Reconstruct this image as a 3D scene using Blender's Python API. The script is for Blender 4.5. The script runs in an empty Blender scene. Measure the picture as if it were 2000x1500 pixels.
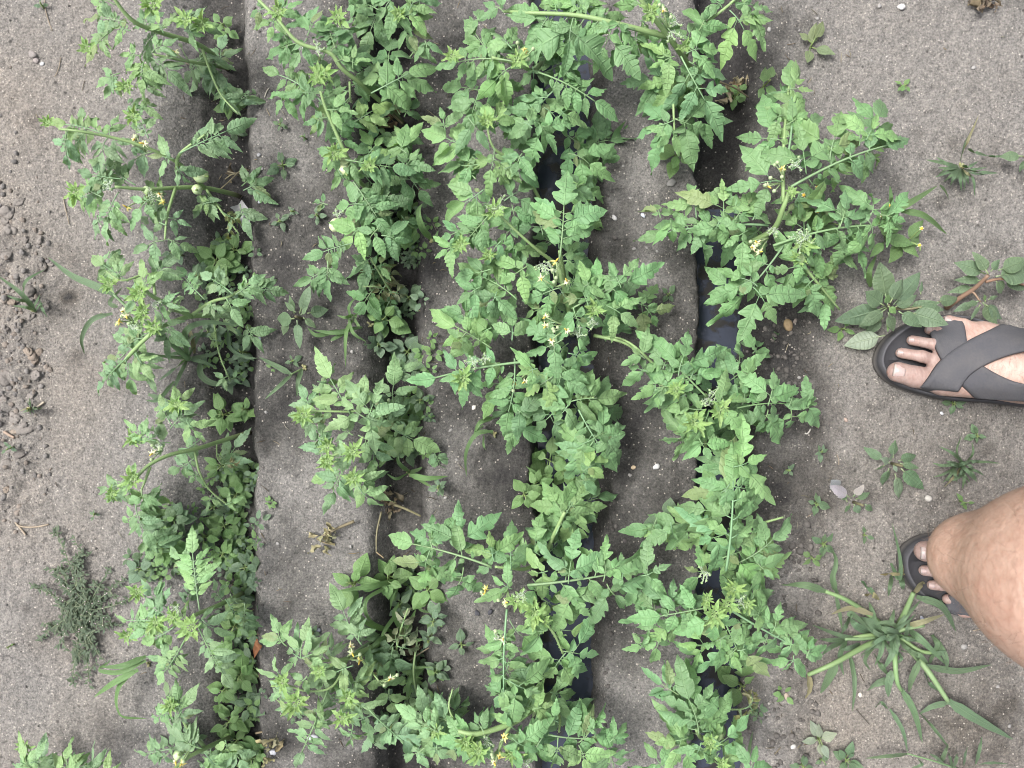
import bpy, math, random
import numpy as np

R = random.Random(11)
H, S = 1.0, 1500.0            # camera height (m), photograph pixels per metre on the ground


def at(px, py, z=0.0):
    k = (H - z) / S
    return np.array([(px - 1000) * k, (750 - py) * k, z])


def U(a, b):
    return R.uniform(a, b)


scene = bpy.context.scene
COL = scene.collection
REC = []


# ------------------------------------------------------------------ noise
def _hash(ix, iy, seed):
    n = (ix.astype(np.int64) * 374761393 + iy.astype(np.int64) * 668265263 + seed * 974711) & 0x7FFFFFFF
    n = ((n ^ (n >> 13)) * 1274126177) & 0x7FFFFFFF
    return ((n ^ (n >> 16)) & 0xFFFF) / 65535.0


def vnoise(x, y, seed=0):
    x = np.asarray(x, float); y = np.asarray(y, float)
    ix, iy = np.floor(x), np.floor(y)
    fx, fy = x - ix, y - iy
    fx = fx * fx * (3 - 2 * fx); fy = fy * fy * (3 - 2 * fy)
    a, b = _hash(ix, iy, seed), _hash(ix + 1, iy, seed)
    c, d = _hash(ix, iy + 1, seed), _hash(ix + 1, iy + 1, seed)
    return (a + (b - a) * fx) * (1 - fy) + (c + (d - c) * fx) * fy


def fbm(x, y, seed=0, oct=4):
    s, a, t = 0, 1.0, 0
    for o in range(oct):
        s = s + a * vnoise(x * 2 ** o, y * 2 ** o, seed + o * 17); t += a; a *= 0.5
    return s / t - 0.5


def sst(a, b, x):
    t = np.clip((x - a) / (b - a), 0, 1)
    return t * t * (3 - 2 * t)


# ------------------------------------------------------------------ the bed: furrows and ridges
def furrow_lines(v):
    v = np.clip(v, -900, 2400)
    w = lambda s, a: a * 2 * fbm(v * .012, v * 0 + s, s, 4)
    R1 = 487 + .022 * v + w(3, 10)
    R2 = 818 + .024 * v + w(5, 10)
    L3, R3 = 1036 + w(7, 13) + .008 * v, 1180 + w(9, 12) + 14 * np.exp(-((v - 880) / 160.) ** 2)
    L4, R4 = 1362 + w(11, 13) - 14 * sst(1150, 1350, v), 1482 + w(13, 13)
    return R1, R2, L3, R3, L4, R4


def ground_fields(x, y):
    x = np.asarray(x, float); y = np.asarray(y, float)
    u, v = 1000 + S * x, 750 - S * y
    u = u + 11 * fbm(x * 40, y * 40, 111, 4) + 5 * fbm(x * 170, y * 170, 113, 2)
    R1, R2, L3, R3, L4, R4 = furrow_lines(v)
    fade = sst(4.0, 2.5, np.abs(y))
    t1 = sst(R1 - 190, R1 - 70, u) * (1 - sst(R1 - 38, R1 + 4, u))
    t2 = sst(R2 - 125, R2 - 70, u) * (1 - sst(R2 - 36, R2 + 4, u))
    t3 = sst(L3 - 6, L3 + 24, u) * (1 - sst(R3 - 34, R3 + 4, u))
    t4 = sst(L4 - 6, L4 + 24, u) * (1 - sst(R4 - 34, R4 + 6, u))
    d4 = .040 + .024 * sst(330, 470, v)
    wet = np.maximum.reduce([t1 * .95, t2 * .95, t3, t4])
    h = -(t1 * .045 + t2 * .05 + t3 * .066 + t4 * d4) * fade
    # rounded ridge backs
    for c, wd in ((655, 150), (935, 105), (1272, 95)):
        h = h + .007 * np.exp(-((u - c) / wd) ** 2) * fade
    h = h + .006 * fbm(x * 5, y * 5, 21, 3) + .0022 * fbm(x * 28, y * 28, 31, 3) + .0036 * fbm(x * 105, y * 105, 41, 3) + .0016 * fbm(x * 210, y * 210, 43, 1)
    # crumbly left border, crumbly furrow shoulders at the lower right
    crumb = sst(115, 30, u + 60 * fbm(x * 9, y * 9, 51, 3)) * sst(330, 480, v) * sst(1120, 980, v)
    crumb2 = np.exp(-((u - 1545) / 42.) ** 2) * sst(800, 1050, v) * sst(1700, 1450, v)
    crumb3 = np.exp(-((u - 1540) / 60.) ** 2) * sst(520, 640, v) * sst(950, 800, v)
    cr = np.clip(crumb + .9 * crumb2 + .6 * crumb3, 0, 1)
    h = h + cr * (.022 * fbm(x * 38, y * 38, 61, 3) + .012 * np.abs(fbm(x * 85, y * 85, 71, 2)) + .004)
    h = h + np.maximum(t3, t4) * .022 * fbm(x * 16, y * 16, 81, 3)
    # dampness, with shade at the lower right put into the same tone
    n1 = fbm(x * 7, y * 7, 91, 4); n2 = fbm(x * 34, y * 34, 95, 3)
    near = np.zeros_like(u)
    for e, sd in ((R1 - 40, 85), (R2 - 50, 95), ((L3 + R3) / 2, 92), ((L4 + R4) / 2, 95)):
        near = np.maximum(near, np.exp(-((u - e) / sd) ** 2))
    damp_shade = .20 * near + .30 * wet + .9 * n1 * sst(350, 520, u) * sst(1900, 1500, u) + .8 * n1 + .35 * n2
    n3 = fbm(x * 75, y * 75, 97, 3)
    damp_shade = damp_shade + .42 * n3 * sst(300, 500, u) + .7 * np.clip(n2 - .12, 0, 1) * sst(330, 500, u)
    damp_shade = damp_shade + .26 * sst(480, 560, u) * (1 - sst(1530, 1680, u)) - .10 * sst(420, 250, u)
    damp_shade = damp_shade + .30 * np.exp(-((u - 1560) / 75.) ** 2) * sst(350, 700, v) * (1 - .4 * sst(900, 1100, v))
    damp_shade = damp_shade + .30 * sst(1700, 1950, u) * sst(900, 1300, v)  # lower right: damp soil plus the person's shade, painted as soil tone
    damp_shade = damp_shade + .35 * sst(.58, .72, wet)
    for (cu, cv, r) in ((140, 580, 16), (128, 580, 12), (150, 700, 22), (1860, 280, 16), (1835, 405, 10), (60, 235, 22), (52, 1190, 10)):
        damp_shade = damp_shade + .5 * np.exp(-((u - cu) ** 2 + (v - cv) ** 2) / r ** 2)
    warm = np.clip(.5 + 1.6 * fbm(x * 6 + 7, y * 6, 99, 4), 0, 1) * sst(330, 120, u) * .75
    warm = warm + .95 * sst(1430, 1700, u) * np.clip(.5 + fbm(x * 5, y * 5, 98, 3), 0, 1) * (.4 + .6 * sst(600, 1300, v))
    return h, np.clip(damp_shade, 0, 1.2), np.clip(warm, 0, 1), cr


def gz(x, y):
    return float(ground_fields(np.array([x]), np.array([y]))[0][0])


def on_ground(px, py, dz=0.0):
    p = at(px, py, 0)
    for _ in range(3):
        p = at(px, py, gz(p[0], p[1]) + dz)
    return p


# ------------------------------------------------------------------ mesh builder
def nz(v):
    return v / (np.linalg.norm(v) + 1e-12)


class MB:
    def __init__(s):
        s.V, s.F, s.UV, s.C, s.M, s.n = [], [], [], [], [], 0

    def grid(s, P, uv=None, col=(1, 1, 1), mat=0, closed=False):
        a, b = P.shape[:2]
        idx = np.arange(a * b).reshape(a, b) + s.n
        j = np.roll(idx, -1, 1) if closed else None
        if closed:
            q = np.stack([idx[:-1], j[:-1], j[1:], idx[1:]], -1).reshape(-1, 4)
        else:
            q = np.stack([idx[:-1, :-1], idx[:-1, 1:], idx[1:, 1:], idx[1:, :-1]], -1).reshape(-1, 4)
        s.V.append(P.reshape(-1, 3)); s.F.append(q)
        s.UV.append((np.zeros((a * b, 2)) if uv is None else uv.reshape(-1, 2)))
        c = np.asarray(col, float)
        s.C.append(np.broadcast_to(c, (a * b, 3)) if c.ndim == 1 else c.reshape(-1, 3))
        s.M.append(np.full(len(q), mat, np.int32)); s.n += a * b

    def tube(s, pts, rad, sides=6, col=(1, 1, 1), mat=0):
        pts = np.asarray(pts, float); n = len(pts)
        rad = np.broadcast_to(np.asarray(rad, float), (n,))
        T = np.gradient(pts, axis=0); T /= np.linalg.norm(T, axis=1)[:, None] + 1e-12
        ref = np.array([0, 0, 1.]) if abs(T[0][2]) < .9 else np.array([1., 0, 0])
        nn = nz(np.cross(T[0], ref)); rings = []
        a = np.linspace(0, 2 * np.pi, sides, endpoint=False)
        for i in range(n):
            nn = nz(nn - T[i] * np.dot(nn, T[i])); bb = np.cross(T[i], nn)
            rings.append(pts[i] + rad[i] * (np.cos(a)[:, None] * nn + np.sin(a)[:, None] * bb))
        rings = [np.repeat(pts[:1], sides, 0)] + rings + [np.repeat(pts[-1:], sides, 0)]
        P = np.array(rings)
        uv = np.zeros(P.shape[:2] + (2,)); uv[..., 0] = np.linspace(0, 1, len(rings))[:, None]; uv[..., 1] = .25
        s.grid(P, uv, col, mat, closed=True)

    def blob(s, c, r, seed, col=(1, 1, 1), mat=0, nu=10, nv=7, rough=.25, scale=(1, 1, 1), axis=None):
        th = np.linspace(0, np.pi, nv)[:, None]; ph = np.linspace(0, 2 * np.pi, nu, endpoint=False)[None]
        D = np.stack([np.sin(th) * np.cos(ph), np.sin(th) * np.sin(ph), np.cos(th) + 0 * ph], -1)
        k = 1 + rough * 2 * (fbm(D[..., 0] * 1.3 + D[..., 2] * 2.1 + seed * 3.1, D[..., 1] * 1.3 - D[..., 2] * 1.7 + seed, seed, 2))
        k[0] = k[0].mean(); k[-1] = k[-1].mean()
        P = D * k[..., None] * np.asarray(scale) * r
        if axis is not None:
            P = P @ np.asarray(axis)
        s.grid(P + np.asarray(c), None, col, mat, closed=True)

    def build(s, name, mats, parent=None, origin=None, smooth=True):
        me = bpy.data.meshes.new(name)
        V = np.concatenate(s.V); F = np.concatenate(s.F); UV = np.concatenate(s.UV); C = np.concatenate(s.C); M = np.concatenate(s.M)
        org = np.zeros(3)
        if parent is not None:
            org = np.array(parent['_o']) if '_o' in parent else np.zeros(3)
        elif origin is not None:
            org = np.asarray(origin, float)
        V = V - org
        me.vertices.add(len(V)); me.vertices.foreach_set('co', V.astype(np.float32).ravel())
        me.loops.add(F.size); me.loops.foreach_set('vertex_index', F.astype(np.int32).ravel())
        me.polygons.add(len(F))
        me.polygons.foreach_set('loop_start', np.arange(0, F.size, 4, dtype=np.int32))
        me.polygons.foreach_set('material_index', M)
        me.polygons.foreach_set('use_smooth', np.full(len(F), smooth, dtype=bool))
        uvl = me.uv_layers.new(name='UVMap')
        uvl.data.foreach_set('uv', UV[F.ravel()].astype(np.float32).ravel())
        ca = me.attributes.new('tone', 'FLOAT_COLOR', 'POINT')
        ca.data.foreach_set('color', np.concatenate([C, np.ones((len(C), 1))], 1).astype(np.float32).ravel())
        for m in (mats if isinstance(mats, (list, tuple)) else [mats]):
            me.materials.append(m)
        me.update(calc_edges=True); me.validate()
        o = bpy.data.objects.new(name, me); COL.objects.link(o)
        if parent is not None:
            o.parent = parent
            if '_o' in parent:
                o['_o'] = parent['_o']
                REC.append(o)
        else:
            o.location = org
        return o


def tag(o, label, cat, group=None, kind=None):
    if label: o['label'] = label
    if cat: o['category'] = cat
    if group: o['group'] = group
    if kind: o['kind'] = kind
    return o


def thing(name, loc, label, cat, group=None):
    o = bpy.data.objects.new(name, None); COL.objects.link(o)
    o.empty_display_size = .02; o.location = loc
    o['_o'] = [float(c) for c in loc]; REC.append(o)
    return tag(o, label, cat, group)


# ------------------------------------------------------------------ materials
def newmat(name):
    m = bpy.data.materials.new(name); m.use_nodes = True
    nt = m.node_tree; nt.nodes.clear()
    return m, nt, nt.nodes.new, nt.links.new


def setin(n, **k):
    for a, v in k.items():
        n.inputs[a.replace('_', ' ')].default_value = v


def mixc(N, L, fac, a, b, mode='MIX'):
    n = N('ShaderNodeMix'); n.data_type = 'RGBA'; n.blend_type = mode; n.clamp_factor = True
    for s_, v in ((n.inputs[0], fac), (n.inputs[6], a), (n.inputs[7], b)):
        if hasattr(v, 'is_linked') or hasattr(v, 'links'): L(v, s_)
        elif isinstance(v, (int, float)): s_.default_value = v
        else: s_.default_value = (*v, 1)
    return n.outputs[2]


def math_(N, L, op, a, b=0.0, c=None, clamp=False):
    n = N('ShaderNodeMath'); n.operation = op; n.use_clamp = clamp
    for i, v in enumerate((a, b) if c is None else (a, b, c)):
        if isinstance(v, (int, float)): n.inputs[i].default_value = v
        else: L(v, n.inputs[i])
    return n.outputs[0]


def ramp(N, L, x, a, b):
    n = N('ShaderNodeMapRange'); n.clamp = True
    L(x, n.inputs[0]); n.inputs[1].default_value = a; n.inputs[2].default_value = b
    return n.outputs[0]


def noise(N, L, vec, scale, detail=3, rough=.55):
    n = N('ShaderNodeTexNoise'); n.inputs['Scale'].default_value = scale
    n.inputs['Detail'].default_value = detail; n.inputs['Roughness'].default_value = rough
    if vec is not None: L(vec, n.inputs['Vector'])
    return n.outputs[0]


def leaf_material(name, veins=6.0, transl=.30, rough=.55, blade=False):
    m, nt, N, L = newmat(name)
    out = N('ShaderNodeOutputMaterial'); P = N('ShaderNodeBsdfPrincipled')
    att = N('ShaderNodeAttribute'); att.attribute_name = 'tone'
    uv = N('ShaderNodeUVMap'); uv.uv_map = 'UVMap'
    sep = N('ShaderNodeSeparateXYZ'); L(uv.outputs[0], sep.inputs[0])
    geo = N('ShaderNodeNewGeometry'); tc = N('ShaderNodeTexCoord')
    s_ = math_(N, L, 'ABSOLUTE', math_(N, L, 'SUBTRACT', sep.outputs[1], .5))      # 0 midrib .. .5 margin
    nz_ = noise(N, L, tc.outputs['Object'], 60, 3); nf = noise(N, L, tc.outputs['Object'], 420, 2)
    mid = math_(N, L, 'SUBTRACT', 1.0, ramp(N, L, s_, .012, .05))
    if blade:
        w = math_(N, L, 'SINE', math_(N, L, 'MULTIPLY', sep.outputs[1], 75.0))
        lat = math_(N, L, 'MULTIPLY', ramp(N, L, w, .2, 1.0), .25)
    else:
        wob = math_(N, L, 'MULTIPLY_ADD', nz_, .05, sep.outputs[0])
        w = math_(N, L, 'ABSOLUTE', math_(N, L, 'SINE', math_(N, L, 'MULTIPLY', wob, veins * math.pi)))
        lat = math_(N, L, 'SUBTRACT', 1.0, ramp(N, L, w, .06, .32))
        lat = math_(N, L, 'MULTIPLY', lat, .85)
    vein = math_(N, L, 'MAXIMUM', mid, lat)
    c = mixc(N, L, math_(N, L, 'MULTIPLY', nz_, .42), att.outputs[0], mixc(N, L, 1.0, att.outputs[0], (.58, .68, .70), 'MULTIPLY'))
    c = mixc(N, L, math_(N, L, 'MULTIPLY', ramp(N, L, nf, .52, .72), .32), c, mixc(N, L, 1.0, c, (1.6, 1.42, 1.5), 'MULTIPLY'))
    pale = mixc(N, L, .5, mixc(N, L, 1.0, att.outputs[0], (1.9, 1.6, 1.6), 'MULTIPLY'), (.26, .38, .20))
    c = mixc(N, L, math_(N, L, 'MULTIPLY', vein, .55), c, pale)
    if not blade:
        c = mixc(N, L, math_(N, L, 'MULTIPLY', ramp(N, L, s_, .43, .49), .6), c, pale)
    c = mixc(N, L, math_(N, L, 'MULTIPLY', geo.outputs['Backfacing'], .55), c, mixc(N, L, .35, att.outputs[0], (.30, .36, .25)))
    L(c, P.inputs['Base Color']); setin(P, Roughness=rough); P.inputs['Specular IOR Level'].default_value = .38
    P.inputs['Sheen Weight'].default_value = .04; P.inputs['Sheen Roughness'].default_value = .5
    hgt = math_(N, L, 'ADD', math_(N, L, 'MULTIPLY', vein, -.45), math_(N, L, 'MULTIPLY', nf, .6))
    b = N('ShaderNodeBump'); b.inputs['Strength'].default_value = .8; b.inputs['Distance'].default_value = .0022
    L(hgt, b.inputs['Height']); L(b.outputs[0], P.inputs['Normal'])
    tr = N('ShaderNodeBsdfTranslucent'); L(mixc(N, L, 1.0, c, (1.25, 1.3, .55), 'MULTIPLY'), tr.inputs[0])
    mx = N('ShaderNodeMixShader'); mx.inputs[0].default_value = transl
    L(P.outputs[0], mx.inputs[1]); L(tr.outputs[0], mx.inputs[2]); L(mx.outputs[0], out.inputs[0])
    return m


def tone_material(name, rough=.6, spec=.3, nscale=90, amt=.35, bump=.3, dist=.001, sss=0.0):
    """colour from the 'tone' attribute, broken up by noise"""
    m, nt, N, L = newmat(name)
    out = N('ShaderNodeOutputMaterial'); P = N('ShaderNodeBsdfPrincipled')
    att = N('ShaderNodeAttribute'); att.attribute_name = 'tone'; tc = N('ShaderNodeTexCoord')
    n1 = noise(N, L, tc.outputs['Object'], nscale, 4, .6); n2 = noise(N, L, tc.outputs['Object'], nscale * 6, 2)
    k = math_(N, L, 'ADD', math_(N, L, 'MULTIPLY', n1, .7), math_(N, L, 'MULTIPLY', n2, .3))
    c = mixc(N, L, math_(N, L, 'MULTIPLY', ramp(N, L, k, .35, .68), amt), att.outputs[0], mixc(N, L, 1.0, att.outputs[0], (.5, .48, .44), 'MULTIPLY'))
    L(c, P.inputs['Base Color']); setin(P, Roughness=rough); P.inputs['Specular IOR Level'].default_value = spec
    if sss: P.inputs['Subsurface Weight'].default_value = sss; P.inputs['Subsurface Scale'].default_value = .004
    b = N('ShaderNodeBump'); b.inputs['Strength'].default_value = bump; b.inputs['Distance'].default_value = dist
    L(k, b.inputs['Height']); L(b.outputs[0], P.inputs['Normal']); L(P.outputs[0], out.inputs[0])
    return m


LEAF = leaf_material('tomato_leaf', 6.0, .22, .52)
WEED = leaf_material('weed_leaf', 8.0, .30, .5)
BLADE = leaf_material('grass_blade', 1, .28, .45, blade=True)
STEM = tone_material('stem_skin', .55, .35, 120, .25, .35, .0006)
PETAL = tone_material('petal', .5, .3, 200, .15, .2, .0004, .1)
FRUIT = tone_material('fruit_skin', .32, .45, 45, .22, .05, .0005, .15)
STONE = tone_material('stone', .8, .3, 130, .5, .7, .0015)
CLOD = tone_material('clod', .97, .12, 220, .28, 1.0, .003)
DRY = tone_material('dry_plant', .8, .2, 150, .55, .6, .001)


def soil_material():
    m, nt, N, L = newmat('soil')
    out = N('ShaderNodeOutputMaterial'); P = N('ShaderNodeBsdfPrincipled')
    att = N('ShaderNodeAttribute'); att.attribute_name = 'tone'
    sep = N('ShaderNodeSeparateColor'); L(att.outputs[0], sep.inputs[0])
    damp_shade, warm, cr = sep.outputs[0], sep.outputs[1], sep.outputs[2]
    tc = N('ShaderNodeTexCoord'); ob = tc.outputs['Object']
    n_big = noise(N, L, ob, 14, 5, .6); n_mid = noise(N, L, ob, 75, 5, .65); n_fine = noise(N, L, ob, 380, 4, .7)
    n_gr = noise(N, L, ob, 900, 2, .6)
    vo = N('ShaderNodeTexVoronoi'); vo.inputs['Scale'].default_value = 330; L(ob, vo.inputs['Vector'])
    vo2 = N('ShaderNodeTexVoronoi'); vo2.inputs['Scale'].default_value = 150; L(ob, vo2.inputs['Vector'])
    d = math_(N, L, 'ADD', damp_shade, math_(N, L, 'MULTIPLY', math_(N, L, 'SUBTRACT', n_mid, .5), .75))
    d = math_(N, L, 'ADD', d, math_(N, L, 'MULTIPLY', math_(N, L, 'SUBTRACT', n_big, .5), .35), clamp=True)
    dry = mixc(N, L, warm, (.186, .179, .170), (.215, .190, .164))
    wet1 = mixc(N, L, warm, (.074, .0715, .067), (.090, .074, .059))
    c = mixc(N, L, ramp(N, L, d, .0, .62), dry, wet1)
    c = mixc(N, L, math_(N, L, 'MULTIPLY', ramp(N, L, n_mid, .5, .72), .5), c, mixc(N, L, 1.0, c, (1.45, 1.43, 1.4), 'MULTIPLY'))
    c = mixc(N, L, math_(N, L, 'MULTIPLY', ramp(N, L, n_mid, .5, .3), .5), c, mixc(N, L, 1.0, c, (.6, .6, .6), 'MULTIPLY'))
    c = mixc(N, L, ramp(N, L, d, .62, 1.0), c, (.036, .0345, .034))
    # grains: pale and dark sand specks
    g = ramp(N, L, n_fine, .52, .66)
    c = mixc(N, L, math_(N, L, 'MULTIPLY', g, .8), c, mixc(N, L, 1.0, c, (1.75, 1.72, 1.66), 'MULTIPLY'))
    g2 = ramp(N, L, n_fine, .48, .34)
    c = mixc(N, L, math_(N, L, 'MULTIPLY', g2, .75), c, mixc(N, L, 1.0, c, (.42, .42, .43), 'MULTIPLY'))
    sepv = N('ShaderNodeSeparateColor'); L(vo.outputs['Color'], sepv.inputs[0])
    sp = math_(N, L, 'MULTIPLY', ramp(N, L, sepv.outputs[0], .925, .96), ramp(N, L, vo.outputs['Distance'], .42, .25))
    n_gr2 = noise(N, L, ob, 185, 3, .65)
    c = mixc(N, L, math_(N, L, 'MULTIPLY', ramp(N, L, n_gr2, .52, .70), .42), c, mixc(N, L, 1.0, c, (1.6, 1.56, 1.5), 'MULTIPLY'))
    c = mixc(N, L, math_(N, L, 'MULTIPLY', ramp(N, L, n_gr2, .48, .32), .5), c, mixc(N, L, 1.0, c, (.5, .49, .48), 'MULTIPLY'))
    c = mixc(N, L, math_(N, L, 'MULTIPLY', sp, .8), c, (.46, .42, .37))
    sepw = N('ShaderNodeSeparateColor'); L(vo2.outputs['Color'], sepw.inputs[0])
    sp2 = math_(N, L, 'MULTIPLY', ramp(N, L, sepw.outputs[1], .965, .98), ramp(N, L, vo2.outputs['Distance'], .40, .2))
    c = mixc(N, L, math_(N, L, 'MULTIPLY', sp2, .7), c, (.035, .032, .03))
    L(c, P.inputs['Base Color'])
    P.inputs['Specular IOR Level'].default_value = .25
    L(math_(N, L, 'SUBTRACT', .95, math_(N, L, 'MULTIPLY', ramp(N, L, d, .8, 1.1), .35)), P.inputs['Roughness'])
    hh = math_(N, L, 'ADD', math_(N, L, 'MULTIPLY', n_fine, .55), math_(N, L, 'ADD', math_(N, L, 'MULTIPLY', n_mid, .9), math_(N, L, 'MULTIPLY', n_gr, .25)))
    b = N('ShaderNodeBump'); b.inputs['Strength'].default_value = 1.0; b.inputs['Distance'].default_value = .006
    L(hh, b.inputs['Height']); L(b.outputs[0], P.inputs['Normal']); L(P.outputs[0], out.inputs[0])
    return m


def water_material():
    m, nt, N, L = newmat('water')
    out = N('ShaderNodeOutputMaterial'); P = N('ShaderNodeBsdfPrincipled'); tc = N('ShaderNodeTexCoord')
    n = noise(N, L, tc.outputs['Object'], 35, 3); n2 = noise(N, L, tc.outputs['Object'], 120, 2)
    mud = ramp(N, L, math_(N, L, 'ADD', math_(N, L, 'MULTIPLY', n, .8), math_(N, L, 'MULTIPLY', n2, .2)), .50, .56)
    L(mixc(N, L, mud, (.032, .037, .052), (.018, .017, .016)), P.inputs['Base Color'])  # blue-grey sky sheen of the clear patches is put into the base colour
    setin(P, IOR=1.33); L(math_(N, L, 'MULTIPLY_ADD', mud, .45, .03), P.inputs['Roughness'])
    b = N('ShaderNodeBump'); b.inputs['Strength'].default_value = .3; b.inputs['Distance'].default_value = .003
    L(math_(N, L, 'ADD', n, math_(N, L, 'MULTIPLY', n2, .2)), b.inputs['Height']); L(b.outputs[0], P.inputs['Normal'])
    L(P.outputs[0], out.inputs[0])
    return m


# ------------------------------------------------------------------ ground
def axis_coords(lo, hi, step, far):
    mid = np.arange(lo, hi + step / 2, step)
    out, d, e = [], step, 0
    while e < far:
        d *= 1.35; e += d; out.append(e)
    out = np.array(out)
    return np.concatenate([lo - out[::-1], mid, hi + out])


def build_ground():
    xs = axis_coords(-.76, .80, .0029, 60); ys = axis_coords(-.58, .58, .0029, 60)
    X, Y = np.meshgrid(xs, ys)
    h, damp_shade, warm, cr = ground_fields(X, Y)
    mb = MB()
    mb.grid(np.stack([X, Y, h], -1), None, np.stack([damp_shade, warm, cr], -1))
    o = mb.build('ground', soil_material()); o['kind'] = 'structure'
    wm = water_material()
    for (u0, u1, v0, v1) in ((1010, 1215, -900, 2400), (1335, 1510, 395, 2400)):
        m = MB(); us = np.linspace(u0, u1, 12); vs = np.linspace(v0, v1, 60)
        A, B = np.meshgrid(us, vs)
        m.grid(np.stack([(A - 1000) / S, (750 - B) / S, np.full_like(A, -.0415)], -1)[::-1])
        w = m.build('water', wm); w['kind'] = 'structure'


build_ground()
# ------------------------------------------------------------------ leaves
MATURE = np.array((.084, .205, .068)); YOUNG = np.array((.21, .36, .09)); BLUE = np.array((.128, .236, .106))
DRYC = np.array((.24, .19, .11)); YEL = np.array((.22, .24, .08))


def leaflet(mb, p0, d, nrm, Ln, W, depth=.35, k=4, curl=.15, fold=.15, rip=.03, col=MATURE, mat=0, nt=18, ns=7, sinus=0.0, sharp=.8, roll=0.0, sweep=.5):
    d = nz(d); side = nz(np.cross(nrm, d)); up = np.cross(d, side)
    t = np.linspace(0, 1, nt)[:, None]; s = np.linspace(-1, 1, ns)[None, :]
    base = t ** .44 * np.clip(1 - t, 0, 1) ** (sharp + .18)
    base = base / base.max() * W / 2
    ws = []
    for ph in (U(0, 1), U(0, 1)):
        tw = t + .07 * np.sin(6.3 * t * U(.8, 1.8) + U(0, 6))
        saw = (tw * k * U(.85, 1.15) + ph) % 1
        saw2 = (tw * k * 2.3 + ph * 3) % 1
        w = base * (1 - depth * (.82 * (1 - saw) ** U(1.2, 2.2) + .18 * (1 - saw2)) * np.clip(t * 2.2, 0, 1))
        if sinus:
            c = U(.28, .42)
            w = w * (1 - sinus * np.exp(-((t - c) / .06) ** 2)) * (1 + .25 * sinus * np.exp(-((t - c + .15) / .08) ** 2))
        ws.append(w)
    w = np.where(s >= 0, ws[0], ws[1])
    lx = Ln * (t * .92 + .09 * t ** 5) + np.abs(s) * w * sweep * (1 - t) ** .5 - .02 * Ln
    ly = s * w
    ph = U(0, 6.3)
    aly = np.abs(ly) / (W / 2)
    lz = -fold * np.abs(ly) * 1.0 - curl * Ln * (lx / Ln) ** 2 + rip * Ln * np.sin(9 * t + ph + 1.5 * np.sign(s)) * np.abs(s)
    lz = lz + .034 * Ln * np.abs(np.sin(np.pi * 6 * t)) * np.sin(np.pi * np.abs(s)) ** 1.0 * (base / (W / 2))
    if roll:                                          # margins rolled up
        lz = lz + roll * W * aly ** 2.2; ly = ly * (1 - .35 * min(roll, 1.3) * aly ** 2)
    lz = lz + .5 * U(-1, 1) * .06 * ly
    P = p0 + lx[..., None] * d + ly[..., None] * side + lz[..., None] * up
    uv = np.stack([t + 0 * s, .5 + .5 * s + 0 * t], -1)
    mb.grid(P, uv, col, mat)


def bez(a, m, b, n):
    t = np.linspace(0, 1, n)[:, None]
    return (1 - t) ** 2 * a + 2 * t * (1 - t) * m + t ** 2 * b


def jit(c, a=.12):
    return np.clip(np.asarray(c) * (1 + U(-a, a)) * np.array([1 + U(-.08, .08), 1, 1 + U(-.1, .1)]), 0, 1)


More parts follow.
